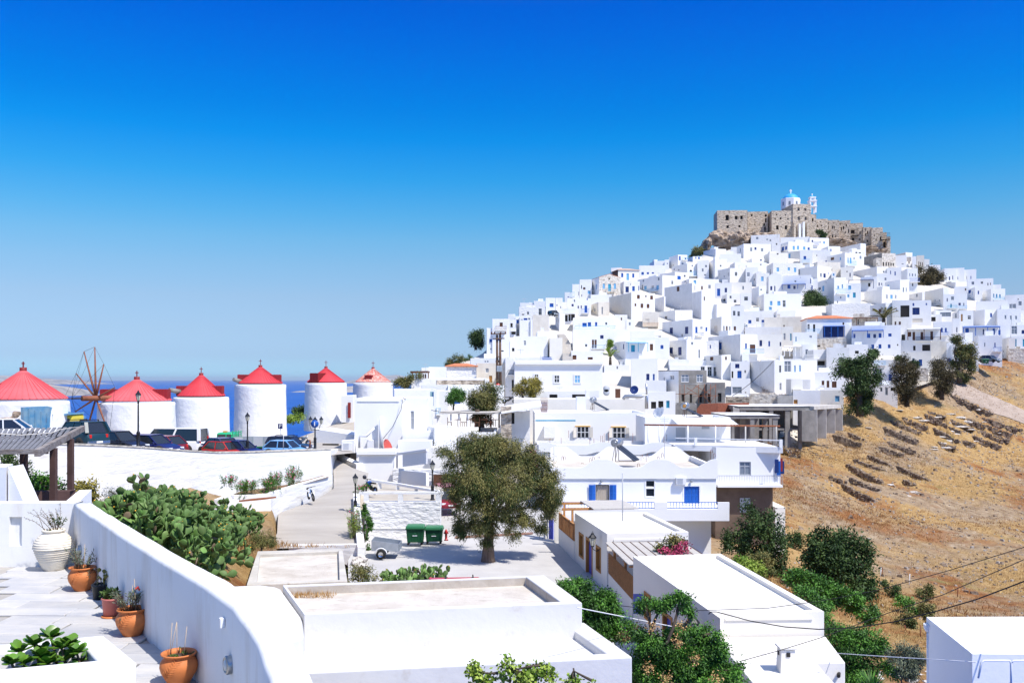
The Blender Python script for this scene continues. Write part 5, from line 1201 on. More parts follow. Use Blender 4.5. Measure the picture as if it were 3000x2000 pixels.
for px,y,Y in ((1112,1412,69.7),(1165,1420,69),(1220,1430,67.8),(1288,1442,66.2)):
 p=q(px,y,Y);mb=MB();mb.box((p.x,p.y,p.z-0.55),(0.25,0.25,1.0));mb.build('post','lime',p2)
strip('garden_soil',[[(1070,1466,62.7),(1290,1466,62.7)],[(1075,1440,67),(1300,1440,67)],[(1085,1415,74),(1300,1425,74)]],'pavers_ground',sub=4)
wallstrip('blockwork_wall','rough whitewashed blockwork wall above the ramp railing',[(1150,1372,1425,80),(1330,1374,1440,80)],0.4,'wrough',extra=0.5)
mb=MB();a=q(1270,1390,79.8);b_=q(1335,1390,79.8);mb.box(((a.x+b_.x)/2,79.7,-9.4),(b_.x-a.x,0.12,2.3));gg=mb.build('metal_gate','brown',label='brown sheet metal gate behind the red van',cat='gate')
for px in (1305,1334):
 p=q(px,1390,79.6);mb=MB();mb.box((p.x,79.6,-9.4),(0.08,0.08,2.35));mb.build('frame','rust',gg)
# ---------------------------------------------------------------- whitewashed terraces and roofs round the viewer
def slabpoly(name,poly,z0,z1,mt,parent=None,bevel=0.05,**kw):
 mb=MB();mb.prism(poly,z0,z1);return mb.build(name,mt,parent,bevel=bevel,**kw)
TZ=-3.3
mat('stone_slab',(0.58,0.56,0.53),0.75,col2=(0.46,0.46,0.47),scale=1.3,bump=0.35,bscale=5,objvar=0.22,stretch=(1,2.2,1),contrast=(0.35,0.62),detail=7,dirt=((0.34,0.325,0.29),2.2,0.62,0.85,(1,1,1)))
mat('grout',(0.40,0.375,0.34),0.95,0.1,3,0.3,8)
tf=flat('terrace_floor',[(-16,4),(0,4),(-1.6,7.4),(-2.7,9.3),(-3.65,10.3),(-7.9,16.5),(-16,16.5)],TZ-0.03,'grout')
def wall_x(Y):return -7.62+(16.1-Y)*(4.45/6.4)
row=16.15;k=0
while row>7.4:
 h=rnd.uniform(0.36,0.56)*(row/13)**0.3
 x=-13.5+rnd.uniform(0,0.6)
 while x<-2:
  w=rnd.uniform(0.65,1.25)
  lim=wall_x(row-h/2)+0.12
  if x+w*0.35>lim:break
  x1=min(x+w,lim)
  j=lambda:rnd.uniform(-0.018,0.018)
  g_=0.010;sk=0.10
  poly=[(x+g_+j(),row-h+g_+j()-sk*x*0.1),(x1-g_+j(),row-h+g_+j()-sk*x1*0.1),(x1-g_+j(),row-g_+j()-sk*x1*0.1),(x+g_+j(),row-g_+j()-sk*x*0.1)]
  poly=[(a,min(b,16.2)-1.05)for a,b in poly]
  if 1500+F*x1/(row-1)>-40:slabpoly('paving_stone',[(a,b+1.05-0.0)for a,b in poly],TZ-0.03,TZ+rnd.uniform(0.0,0.008),'stone_slab',tf,bevel=0.015);k +=1
  x=x1
 row -=h
def round_wall(name,label,path,z0,z1,thick,mt,seg=5,cat='wall',sub=10,amp=0.015,group=None):
 """plastered wall with a softly rounded top; path = inner-face plan points, thickness to the right of travel; z1 may vary per point"""
 pts=[]
 n0=len(path)
 def cr(p0,p1,p2,p3,t):
  return tuple(0.5*((2*b)+(-a+c)*t+(2*a-5*b+4*c-d)*t*t+(-a+3*b-3*c+d)*t**3)for a,b,c,d in zip(p0,p1,p2,p3))
 zz=z1 if isinstance(z1,list)else [z1]*n0
 pp=[(p[0],p[1],z)for p,z in zip(path,zz)]
 for i in range(n0-1):
  a=pp[max(i-1,0)];b=pp[i];c=pp[i+1];d=pp[min(i+2,n0-1)]
  for k_ in range(sub):t=k_/sub;w=0.25;pc=cr(a,b,c,d,t);pts.append(tuple((b[j]+(c[j]-b[j])*t)*(1-w)+pc[j]*w for j in range(3)))
 pts.append(pp[-1])
 prof=[(0,'b')];r=min(0.06,thick/3)
 v=[];m_=0
 for i,p in enumerate(pts):
  d=Vector(pts[min(i+1,len(pts)-1)])-Vector(pts[max(i-1,0)]);d.z=0;d.normalize();nrm=Vector((-d.y,d.x,0))
  ring=[(0,z0)]
  for s_i in range(8):ring.append((0,z0+(p[2]-r-z0)*(s_i+1)/8))
  for a in range(1,seg+1):th=math.pi/2*a/seg;ring.append((r-r*math.cos(th),p[2]-r+r*math.sin(th)))
  for a in range(1,4):ring.append((r+(thick-2*r)*a/4,p[2]+0.008*math.sin(i*0.9+a)))
  for a in range(0,seg+1):th=math.pi/2*a/seg;ring.append((thick-r+r*math.sin(th),p[2]-r+r*math.cos(th)))
  ring.append((thick,z0));m_=len(ring)
  for o,z in ring:
   P=Vector((p[0],p[1],z))+nrm*o;P +=nrm*amp*noise.noise(P*1.8)+Vector((0,0,amp*noise.noise(P*1.3+Vector((9,0,0)))));v.append(tuple(P))
 f=[]
 for i in range(len(pts)-1):
  for k_ in range(m_-1):f.append((i*m_+k_,(i+1)*m_+k_,(i+1)*m_+k_+1,i*m_+k_+1))
 f +=[tuple(range(m_)),tuple((len(pts)-1)*m_+k_ for k_ in range(m_-1,-1,-1))]
 mb=MB();mb.add(v,f,0,True);return mb.build(name,mt,None,label=label,cat=cat,group=group)
mat('tplast',(0.80,0.795,0.775),0.9,0.03,0.8,0.3,5,bdist=0.02,dirt=((0.56,0.50,0.41),1.6,0.50,0.86,(1.0,1.0,0.22)))
tw=round_wall('terrace_wall','long white plastered parapet wall running beside the clay pots',[(-7.78,16.35),(-5.9,13.55),(-4.2,11.1),(-3.3,9.85),(-2.72,8.95),(-2.15,7.75),(-1.72,6.6),(-1.2,4.6)],-5.5,-2.2,0.30,'tplast')
bw=thing('back_wall','low white wall with a recessed panel behind the ribbed jar','wall',(-10,16.4,TZ))
fb=Face(Vector((-14.5,16.15)),Vector((-7.75,16.38)),Vector((0.034,-1)).normalized())
n0=fb.hit(27)[0];n1=fb.hit(64)[0]
mb=MB();wall_face(mb,fb,TZ-0.4,-2.2,[(n0,n1,(HZ-1603)/F*16.2,(HZ-1517)/F*16.2)],rev=0.07)
A_,B_,C_,D_=fb.P(0,-2.2),fb.P(fb.w,-2.2),fb.P(fb.w,-2.2,-0.3),fb.P(0,-2.2,-0.3)
mb.quad(A_,B_,C_,D_);mb.quad(D_,C_,C_-Vector((0,0,1.6)),D_-Vector((0,0,1.6)));mb.build('wall','tplast',bw)
z0_,z1_=(HZ-1603)/F*16.2,(HZ-1517)/F*16.2
mb=MB();mb.quad(fb.P(n0-.02,z0_-.02,-0.068),fb.P(n1+.02,z0_-.02,-0.068),fb.P(n1+.02,z1_+.02,-0.068),fb.P(n0-.02,z1_+.02,-0.068));mb.build('niche','tplast',bw)
# planter in the lower left corner
pl=thing('planter','large white masonry planter holding a green succulent in the lower left corner','planter',(-5,9,TZ))
o_=[(-7.4,7.9),(-3.62,8.78),(-4.35,9.85),(-8.0,9.0)]
o_=[(g(-200,2000,-2.7).x,g(-200,2000,-2.7).y),(g(402,1937,-2.7).x,g(402,1937,-2.7).y),(g(305,1858,-2.7).x,g(305,1858,-2.7).y),(g(-200,1905,-2.7).x,g(-200,1905,-2.7).y)]
i_=[]
cc=Vector((sum(p[0]for p in o_)/4,sum(p[1]for p in o_)/4))
i_=[(g(-200,1975,-2.7).x,g(-200,1975,-2.7).y),(g(285,1933,-2.7).x,g(285,1933,-2.7).y),(g(243,1886,-2.7).x,g(243,1886,-2.7).y),(g(-200,1925,-2.7).x,g(-200,1925,-2.7).y)]
v=[(*p,TZ)for p in o_]+[(*p,-2.7)for p in o_]+[(*p,-2.7)for p in i_]+[(*p,-2.95)for p in i_]
mb=MB();mb.add(v,[(0,1,5,4),(1,2,6,5),(2,3,7,6),(3,0,4,7),(4,5,9,8),(5,6,10,9),(6,7,11,10),(7,4,8,11),(8,9,13,12),(9,10,14,13),(10,11,15,14),(11,8,12,15)]);mb.build('walls','tplast',pl,bevel=0.035,seg=3)
mb=MB();mb.add([(*p,-2.9)for p in i_],[(0,1,2,3)]);mb.build('soil','field',pl)
# roofs below
mat('roofs',(0.60,0.555,0.49),0.95,col2=(0.47,0.42,0.36),scale=0.9,bump=0.3,bscale=10,contrast=(0.3,0.6),detail=9,dirt=((0.33,0.28,0.23),1.6,0.55,0.78,(1,2,1)))
mat('roofw',(0.66,0.65,0.635),0.95,0.03,0.7,0.35,4,bdist=0.03,dirt=((0.50,0.45,0.39),1.5,0.58,0.85,(1,1,1)))
mat('parapet_stained',(0.52,0.47,0.41),0.95,col2=(0.40,0.35,0.29),scale=1.5,bump=0.4,bscale=6,contrast=(0.3,0.65),dirt=((0.25,0.20,0.16),2.5,0.58,0.80,(1,1,0.3)))
def roofbox(name,label,outer,inner,ztop,zfloor,zbase,mwall,mfloor,cat='house',bevel=0.05,mpar=None):
 c=Vector((sum(p[0]for p in outer)/4,sum(p[1]for p in outer)/4));root=thing(name,label,cat,(c.x,c.y,zbase))
 n=len(outer);v=[(*p,zbase)for p in outer]+[(*p,ztop)for p in outer]+[(*p,ztop)for p in inner]+[(*p,zfloor)for p in inner]
 f=[]
 for i in range(n):
  j=(i+1)% n;f +=[(i,j,n+j,n+i),(n+i,n+j,2*n+j,2*n+i),(2*n+i,2*n+j,3*n+j,3*n+i)]
 mb=MB();mb.add(v,f);mb.build('wall',mpar or mwall,root,bevel=bevel,seg=3)
 mb=MB();mb.add([(*p,zfloor+0.01)for p in inner],[tuple(range(n))]);mb.build('roof',mfloor,root)
 return root
def gx(px,py,z):p=g(px,py,z);return (p.x,p.y)
z=-6.0
r1=roofbox('low_house','foreground house with a stained flat roof and wide bright parapet',[gx(890,1797,z),gx(1706,1764,z),gx(1596,1684,z),gx(828,1713,z)],[gx(897,1793,z),gx(1642,1761,z),gx(1541,1688,z),gx(838,1716,z)],z,-6.28,-12,'roofw','roofs',mpar='roofw')
# stained inner faces of that parapet
mb=MB()
for (a,b)in ((gx(1541,1688,z),gx(1642,1761,z)),(gx(838,1716,z),gx(1541,1688,z))):
 d=(Vector(b)-Vector(a)).normalized();nn=Vector((-d.y,d.x))if (a[0]>0 or b[0]>1)and a[0]>0 else Vector((d.y,-d.x));
 if abs(d.x)>abs(d.y):nn=Vector((0,-1))
 else:nn=Vector((-1,0))
 A2=Vector(a)+nn*0.006;B2=Vector(b)+nn*0.006;mb.quad((A2.x,A2.y,-6.27),(B2.x,B2.y,-6.27),(B2.x,B2.y,-6.04),(A2.x,A2.y,-6.04))
mb.build('parapet_face','parapet_stained',r1)
z=-6.75
r2=roofbox('low_house','foreground house with a bare white flat roof in front of the stained one',[gx(820,1972,z),gx(1853,1922,z),gx(1713,1822,z),gx(700,1850,z)],[gx(830,1966,z),gx(1776,1912,z),gx(1668,1836,z),gx(740,1856,z)],z,-6.98,-13,'roofw','roofw')
mb=MB();a=gx(1050,1946,-6.75);mb.box((-2.85,20.0,-7.9),(1.1,1.6,1.6));mb.build('step_block','roofw',r2,bevel=0.04)
# white stub masses joining the terrace wall
slabpoly('white_block',[gx(610,1716,-6.04),gx(770,1709,-6.04),gx(824,1716,-6.04),gx(886,1800,-6.04),gx(893,1850,-6.04),gx(700,1900,-6.04)],-9,-6.04,'roofw',label='rounded white plaster mass where terrace wall meets the roofs',cat='wall',bevel=0.2)
0 and rock_mesh('plaster_dome',q(808,1745,25.5)+Vector((0,0,-0.35)),(0.55,0.6,0.45),'roofw',3,label='rounded white plaster lump beside the dry grass',cat='dome',sub=3,rough=0.08)
z=-8.0
r3=roofbox('low_house','low grey concrete flat-roofed building below the prickly pear',[gx(722,1712,z),gx(1018,1700,z),gx(1003,1606,z),gx(755,1613,z)],[gx(752,1704,z),gx(994,1697,z),gx(991,1612,z),gx(762,1621,z)],z,-8.18,-12,'parapet_stained','roofs',mpar='concp')
# ---------------------------------------------------------------- cream house row along the street
mat('cplast',(0.80,0.765,0.70),0.85,0.03,0.8,0.12,8,bdist=0.01)
mat('reed',(0.60,0.57,0.53),0.95,col2=(0.45,0.42,0.38),scale=2,stretch=(1,12,1),bump=0.6,bscale=10)
mat('lilac',(0.17,0.20,0.55),0.55);mat('deep_blue_door',(0.07,0.09,0.46),0.5);mat('ochre_frame',(0.42,0.19,0.045),0.65,0.15,5);mat('timber',(0.55,0.27,0.10),0.65,0.2,5)
ZE=Zoom(1550,1400,3.92);ZF=Zoom(1800,1600,3.92)
def rbox(label,A,B,C,D,ztop,zbase,mt,wins,name='house',zf=ZE,rev=0.2,m2=None,parh=0.16,part=0.28,roofm=None):
 """A near-left, B far-left, C far-right, D near-right plan corners"""
 A,B,C,D=map(Vector,(A,B,C,D));root=thing(name,label,'house',(A.x,A.y,zbase))
 def fc(a,b):
  d=(b-a).normalized();return Face(a,b,Vector((d.y,-d.x)))
 fs=[fc(A,D),fc(D,C),fc(C,B),fc(B,A)]
 hl=[[]for _ in fs];W_=[]
 for w in wins:
  fi,x0,y0,x1,y1,k=w;f=fs[fi];x0,x1,y0,y1=zf.x(x0),zf.x(x1),zf.y(y0),zf.y(y1)
  k0,t0=f.hit(x0);k1,t1=f.hit(x1);t=(t0+t1)/2;k0,k1=sorted((k0,k1));zt_,zb_=(HZ-y0)/F*t,(HZ-y1)/F*t
  hl[fi].append((k0,k1,zb_,zt_));W_.append((f,k0,k1,zb_,zt_,k))
 mb=MB()
 for f,h in zip(fs,hl):wall_face(mb,f,zbase,ztop,h,0,rev)
 mb.build('wall',mt,root)
 t=part;o=[A,D,C,B];cen=(A+B+C+D)/4;ins=[]
 dn=[f.n for f in fs]
 for i,p in enumerate(o):ins.append(p-(dn[i-1]+dn[i])*t)
 v=[(p.x,p.y,ztop)for p in o]+[(p.x,p.y,ztop)for p in ins]+[(p.x,p.y,ztop-parh)for p in ins]
 mb=MB();mb.add(v,[(0,1,5,4),(1,2,6,5),(2,3,7,6),(3,0,4,7),(4,5,9,8),(5,6,10,9),(6,7,11,10),(7,4,8,11),(8,9,10,11)]);mb.build('roof',roofm or mt,root,bevel=0.03)
 return root,fs,W_
def fslab(mb,f,k0,k1,z0,z1,o0,o1,m=0):
 vs=[f.P(k,z,o)for o in (o0,o1)for k,z in ((k0,z0),(k1,z0),(k1,z1),(k0,z1))]
 mb.add(vs,[(3,2,1,0),(4,5,6,7),(0,1,5,4),(1,2,6,5),(2,3,7,6),(3,0,4,7)],m)
def surround(root,f,k0,k1,z0,z1,t,mt,out=0.03,dep=0.2,sill=True):
 mb=MB();fslab(mb,f,k0-t,k0,z0-t if sill else z0,z1+t,-dep,out);fslab(mb,f,k1,k1+t,z0-t if sill else z0,z1+t,-dep,out);fslab(mb,f,k0,k1,z1,z1+t,-dep,out+0.002)
 if sill:fslab(mb,f,k0,k1,z0-t,z0,-dep,out+0.002)
 return mb.build('frame',mt,root)
def doorset(root,f,k0,k1,z0,z1,t,mframe,mleaf,name='door',sill=False):
 fr=surround(root,f,k0+t,k1-t,z0,z1-t,t,mframe,sill=sill);ren(fr,name)
 mb=MB();fslab(mb,f,k0+t,k1-t,z0+(t if sill else 0),z1-t,-0.19,-0.14);mb.build('leaf',mleaf,fr)
 mb=MB();fslab(mb,f,(k0+k1)/2-0.015,(k0+k1)/2+0.015,z0+(t if sill else 0),z1-t,-0.14,-0.12);mb.build('stile',mleaf,fr)
 return fr
ZH=-8.0
h1,F1,W1=rbox('cream house with two ochre windows, a lilac-blue door and a wall lantern',(4.92,47.7),(3.77,55.2),(8.1,55.4),(9.25,48.3),ZH,-13.5,'cplast',
 [(3,575,632,627,912,'w'),(3,655,695,730,1190,'D'),(3,770,780,826,1072,'w')])
for (f,k0,k1,z0,z1,k)in W1:
 if k=='D':doorset(h1,f,k0,k1,z0,z1,0.14,'ochre_frame','deep_blue_door')
 else:
  fr=surround(h1,f,k0+0.12,k1-0.12,z0+0.12,z1-0.12,0.12,'ochre_frame',dep=0.2);ren(fr,'window')
  mb=MB();fslab(mb,f,k0+0.12,k1-0.12,z0+0.12,z1-0.12,-0.2,-0.16);mb.build('pane','glass_grey',fr)
mb=MB();fslab(mb,F1[0],0.35,F1[0].w-0.1,ZH-0.42,ZH-0.30,0.003,0.05);mb.build('moulding','cplast',h1)
h2,F2,W2=rbox('nearest cream house with a broad bare white roof right of the feathery tree',(6.86,31.6),(5.47,41.6),(9.56,42.3),(10.75,31.75),ZH,-14,'cplast',
 [(3,345,535,420,850,'W'),(3,555,770,668,1200,'D'),(3,1110,1400,1215,1700,'D')],zf=ZF)
for (f,k0,k1,z0,z1,k)in W2:
 if k=='D':doorset(h2,f,k0,k1,z0,z1,0.14,'ochre_frame','deep_blue_door')
 else:
  fr=surround(h2,f,k0+0.12,k1-0.12,z0+0.12,z1-0.12,0.12,'ochre_frame',dep=0.2);ren(fr,'window')
  mb=MB();fslab(mb,f,k0+0.12,k1-0.12,z0+0.12,z1-0.12,-0.2,-0.16);mb.build('pane','glass_dark',fr)
  mb=MB();p=f.P(k0,0,0.02);d3=Vector((f.n.x,f.n.y,0))*0.45-Vector((f.d.x,f.d.y,0))*0.1
  for zz0,zz1 in ((z0+0.15,z1-0.15),):
   a=Vector((p.x,p.y,zz0));mb.add([a,a+d3,a+d3+Vector((0,0,zz1-zz0)),a+Vector((0,0,zz1-zz0)),a+Vector((.03,.03,0)),a+d3+Vector((.03,.03,0)),a+d3+Vector((.03,.03,zz1-zz0)),a+Vector((.03,.03,zz1-zz0))],[(0,1,2,3),(7,6,5,4),(0,4,5,1),(1,5,6,2),(2,6,7,3),(3,7,4,0)])
  mb.build('shutter','lilac',fr)
mb=MB();fslab(mb,F2[0],0.45,F2[0].w-0.4,ZH-0.26,ZH-0.19,0.003,0.05);mb.build('moulding','cplast',h2)
# lower roof with a chimney in front of it
lp=[(6.9,31.45),(7.0,25.3),(9.3,25.5),(9.45,28.65),(10.38,28.7),(10.75,31.6)]
lh=thing('low_house','lower white annex roof carrying a squat chimney at the bottom','house',(8.5,28,-13));mb=MB();mb.prism(lp,-14,-8.8);mb.build('wall','cplast',lh,bevel=0.05)
cm_=thing('chimney','squat tapered white chimney with two dark smoke holes','chimney',q(2303,1960,28));c=q(2303,1960,27.8)
mb=MB();mb.box((c.x,c.y,-8.55),(0.50,0.5,0.9),taper=0.85);mb.build('stack','cplast',cm_,bevel=0.02)
mb=MB();mb.box((c.x,c.y,-8.05),(0.54,0.54,0.07));mb.build('cap','cplast',cm_,bevel=0.02)
for x_,y_ in ((c.x+0.0,c.y-0.235),(c.x-0.235,c.y)):
 mb=MB();mb.box((x_,y_,-8.24),(0.11 if x_==c.x else 0.02,0.02 if x_==c.x else 0.10,0.12));mb.build('smoke_hole','dark',cm_)
mb=MB();mb.tube([(10.2,28.75,-9.15),(10.1,28.5,-9.18)],0.055,10);mb.build('rain_spout','dark',label='small dark rain spout in the annex wall',cat='spout')
# terraces between the houses
def lattice(root,f,k0,k1,z0,z1,mt='timber'):
 fr=MB()
 for a,b,c2,d2 in ((k0,k1,z1-0.07,z1),(k0,k1,z0,z0+0.07),(k0,k0+0.07,z0+.07,z1-.07),(k1-0.07,k1,z0+.07,z1-.07)):fslab(fr,f,a,b,c2,d2,-0.06,0.0)
 fo=fr.build('lattice_panel',mt,root);mb=MB();step=0.13;x=k0-(z1-z0)
 while x<k1:
  for sg in (1,-1):
   xa=x;xb=x+(z1-z0);za,zb=(z0,z1)if sg>0 else (z1,z0)
   ta=max(0,(k0-xa)/(xb-xa));tb=min(1,(k1-xa)/(xb-xa))
   if tb>ta:mb.bar(f.P(xa+(xb-xa)*ta,za+(zb-za)*ta,-0.02-0.015*sg),f.P(xa+(xb-xa)*tb,za+(zb-za)*tb,-0.02-0.015*sg),0.045,0.015)
  x +=step
 mb.build('lattice',mt,fo,kind='stuff')
def terrace(label,p_near,p_far,zwall,zfloor,zroof,depth,postk,gabled=True):
 a=Vector(p_far);b=Vector(p_near);d=(b-a).normalized();f=Face(a,b,Vector((d.y,-d.x)));root=thing('reed_terrace',label,'terrace',(a.x,a.y,zfloor))
 mb=MB();fslab(mb,f,0.01,f.w-0.01,-13.5,zwall,-0.3,0.0);mb.build('wall','cplast',root)
 mb=MB();fslab(mb,f,0.01,f.w-0.01,zfloor-0.2,zfloor,-depth,-0.31);mb.build('floor','concp',root)
 n=max(2,int(round(f.w/1.2)));
 for i in range(n):lattice(root,f,0.05+(f.w-0.1)*i/n,0.05+(f.w-0.1)*(i+1)/n,zwall+0.03,zwall+1.05)
 if zroof:
  mb=MB();fslab(mb,f,0.02,f.w-0.02,zroof,zroof+0.05,-depth,0.15);mb.build('reed_roof','reed',root)
  mb=MB()
  for i in range(5):fslab(mb,f,0.2+(f.w-0.4)*i/4-0.03,0.2+(f.w-0.4)*i/4+0.03,zroof-0.12,zroof-0.002,-depth,0.1)
  mb.build('rafter','timber',root,kind='stuff')
  mb=MB()
  for i in range(9):fslab(mb,f,0.02+0.0,f.w-0.02,zroof+0.053,zroof+0.075,-depth+i*depth/8.5,-depth+i*depth/8.5+0.03)
  mb.build('batten','brown',root,kind='stuff')
 for k in postk:mb=MB();fslab(mb,f,k-0.06,k+0.06,zwall,(zroof or -7.9)-0.12,-0.2,-0.08);mb.build('post','timber',root)
 return root,f
t1,ft1=terrace('shaded reed-roofed terrace with timber lattice between the two cream houses',(5.45,41.75),(4.96,47.5),-10.0,-11.0,-8.45,3.9,(1.0,3.6))
t2,ft2=terrace('open terrace with timber lattice beyond the lantern house',(3.74,55.3),(3.05,60.3),-9.75,-10.9,None,3.9,(1.2,3.8))
mb=MB();fslab(mb,ft2,1.1,ft2.w-0.1,-7.88,-7.82,-4.0,-1.2);mb.build('reed_roof','reed',t2)
for k in (1.2,3.8):mb=MB();fslab(mb,ft2,k-0.06,k+0.06,-8.05,-7.9,-4,0.5);mb.build('beam','timber',t2)
c=q(1635,1530,61);pil=thing('pillar','cream plastered pillar with a stepped cap beside the blue gate','pillar',(c.x,c.y,-11))
mb=MB();mb.box((c.x,c.y,-9.7),(0.5,0.5,3.0));mb.build('shaft','cplast',pil);mb=MB();mb.box((c.x,c.y,-8.1),(0.66,0.66,0.18));mb.build('cap','cplast',pil);mb=MB();mb.box((c.x,c.y,-7.75),(0.56,0.56,0.5),taper=0.9);mb.build('finial','cplast',pil)
a=q(1606,1540,62);gt_=thing('gate','tall blue wooden gate half hidden by the big tree','gate',(a.x,a.y,-10.8))
mb=MB();mb.box((a.x+0.2,a.y,-9.6),(0.42,0.06,2.3),rz=R(-50));mb.build('leaf','deep_blue_door',gt_);mb=MB();mb.box((a.x-0.15,a.y+.3,-9.5),(0.3,0.3,2.7));mb.build('post','cplast',gt_)
# half-round door step
p=F1[3].P(0,0,0);dk=[w for w in W1 if w[5]=='D'][0];pc=F1[3].P((dk[1]+dk[2])/2,-11.0,0.03);mb=MB()
arc=[(pc.x+0.65*math.cos(a)*F1[3].d.x+0.55*math.sin(a)*F1[3].n.x,pc.y+0.65*math.cos(a)*F1[3].d.y+0.55*math.sin(a)*F1[3].n.y)for a in [math.pi*i/12 for i in range(13)]]
mb.prism(arc,-11.3,-10.97);mb.build('door_step','wsmooth',h1)
# ---------------------------------------------------------------- the house with royal blue shutters
Y0=75.0;xl_,xr_=q(1612,0,Y0).x,q(2098,0,Y0).x;zt=(HZ-1370)/F*Y0
bh=thing('house','white house with a wavy parapet, royal blue shutters and long balcony','house',(xl_,Y0,-14))
fB=Face(Vector((xl_,Y0)),Vector((xr_,Y0)),Vector((0,-1)))
def zz(y,Y=Y0):return (HZ-y)/F*Y
def wrect(x0,y0,x1,y1):k0=fB.hit(x0)[0];k1=fB.hit(x1)[0];return (k0,k1,zz(y1),zz(y0))
wA=wrect(1745,1419,1785,1465);wB=wrect(1893,1408,1917,1425);wC=wrect(1893,1431,1917,1453);wD=wrect(2004,1424,2049,1474)
mb=MB();wall_face(mb,fB,-10.45,zt,[wA,wB,wC,wD],rev=0.22)
for a,b in (((xr_,Y0),(xr_,Y0+10)),((xr_,Y0+10),(xl_,Y0+10)),((xl_,Y0+10),(xl_,Y0))):mb.quad((*a,-10.45),(*b,-10.45),(*b,zt),(*a,zt))
mb.build('wall','wsmooth',bh)
mb=MB();mb.prism([(xl_+.1,Y0+1.2),(xr_-.15,Y0+1.2),(xr_-.15,Y0+9.9),(xl_+.1,Y0+9.9)],-15,-10.5);mb.build('ground_floor','wsmooth',bh)
def wavy(y_,thick,dips,zlo,zhi,x0,x1,nm):
 n=120;v=[];f=[]
 for i in range(n+1):
  x=x0+(x1-x0)*i/n;px=1500+F*x/y_
  h=zlo
  for c_,w_ in dips:
   t=abs(px-c_)/w_;h=max(h,zlo+(zhi-zlo)*(1-sstep(0.28,1.0,t)*0.5-max(0,min(1,(t-0.28)/0.72))*0.5)if t<1 else zlo)
  v +=[(x,y_,zlo-0.9),(x,y_,h),(x,y_+thick,h),(x,y_+thick,zlo-0.9)]
 for i in range(n):
  a,b=4*i,4*i+4;f +=[(a,b,b+1,a+1),(a+1,b+1,b+2,a+2),(a+2,b+2,b+3,a+3)]
 f +=[(0,1,2,3)[::-1],tuple(4*n+k for k in range(4))]
 mb=MB();mb.add(v,f);mb.build(nm,'wsmooth',bh)
zb_=zz(1369)
wavy(Y0-0.12,0.25,[(1765,62),(1935,62),(2110,70)],zb_,zz(1345),xl_-0.1,xr_+0.1,'parapet')
wavy(Y0+9.93,0.25,[(1640,62),(1800,62),(1965,60),(2105,50)],(HZ-1336)/F*(Y0+10),(HZ-1308)/F*(Y0+10),q(1612,0,Y0+10).x,xr_,'parapet')
mb=MB();mb.box((xl_+0.05,Y0+5,zb_-0.1),(0.25,10,0.5));mb.build('parapet','wsmooth',bh);mb=MB();mb.box((xr_-0.05,Y0+5,zb_-0.15),(0.25,10,0.5));mb.build('parapet','wsmooth',bh)
mb=MB();mb.quad((xl_,Y0,zb_-0.35),(xr_,Y0,zb_-0.35),(xr_,Y0+10,zb_-0.35),(xl_,Y0+10,zb_-0.35));mb.build('roof','roofs',bh)
mb=MB();fslab(mb,fB,0,fB.w,zz(1389),zz(1389)+0.08,0.003,0.06);mb.build('moulding','wsmooth',bh)
def win_open(rt,f,w,curtain=True):
 k0,k1,z0,z1=w;fr=surround(rt,f,k0,k1,z0,z1,0.10,'wpaint',0.03,0.0);ren(fr,'window')
 mb=MB();fslab(mb,f,k0,k1,z0,z1,-0.22,-0.2);mb.build('pane','glass_dark',fr)
 if curtain:
  mb=MB();n=26;v=[];fc=[]
  for i in range(n+1):
   k=k0+0.06+(k1-k0-0.12)*i/n;o=-0.14+0.03*math.sin(i*1.5);v +=[f.P(k,z0+0.03,o),f.P(k,z1-0.1,o)]
  mb.add(v,[(2*i,2*i+2,2*i+3,2*i+1)for i in range(n)],0,True);mb.build('curtain','curtain_cloth',fr)
 for sg,kk in ((-1,k0),(1,k1)):
  for j in range(2):
   mb=MB();L_=0.32;ang=R(20+j*35);kA=kk+sg*(0.02+j*L_*0.85);
   a=f.P(kA,z0,0.05+j*0.10);b=f.P(kA+sg*L_*0.85,z0,0.16-j*0.08)
   hgt=Vector((0,0,z1-z0));e=Vector((0,-0.04,0))
   mb.add([a,b,b+hgt,a+hgt,a+e,b+e,b+e+hgt,a+e+hgt],[(3,2,1,0),(4,5,6,7),(0,1,5,4),(1,2,6,5),(2,3,7,6),(3,0,4,7)])
   sh=mb.build('shutter','royal_blue',fr)
   for u0,u1 in ((0.08,0.46),(0.54,0.92)):
    mb=MB();A2=a.lerp(b,0.22)+hgt*u0+e*1.3;B2=a.lerp(b,0.78)+hgt*u0+e*1.3;mb.quad(A2,B2,B2+hgt*(u1-u0),A2+hgt*(u1-u0));mb.build('panel','blue',sh)
mat('curtain_cloth',(0.42,0.36,0.29),0.9,0.15,2);mat('royal_blue',(0.02,0.13,0.50),0.5,0.12,3)
win_open(bh,fB,wA)
fr=surround(bh,fB,wB[0],wB[1],wC[2],wB[3],0.12,'wpaint',0.03,0.0);ren(fr,'window')
for w in (wB,wC):mb=MB();fslab(mb,fB,w[0],w[1],w[2],w[3],-0.22,-0.15);mb.build('pane','glass_dark',fr)
fr=surround(bh,fB,wD[0],wD[1],wD[2],wD[3],0.12,'wpaint',0.03,0.0);ren(fr,'window')
kk=wD[1]-wD[0]
for i in range(4):
 mb=MB();k0=wD[0]+kk*i/4+0.01;k1=wD[0]+kk*(i+1)/4-0.01;fslab(mb,fB,k0,k1,wD[2],wD[3],-0.14,-0.08);sh=mb.build('shutter','royal_blue',fr)
 for u0,u1 in ((0.06,0.46),(0.54,0.94)):mb=MB();fslab(mb,fB,k0+.06,k1-.06,wD[2]+(wD[3]-wD[2])*u0,wD[2]+(wD[3]-wD[2])*u1,-0.08,-0.065);mb.build('panel','blue',sh)
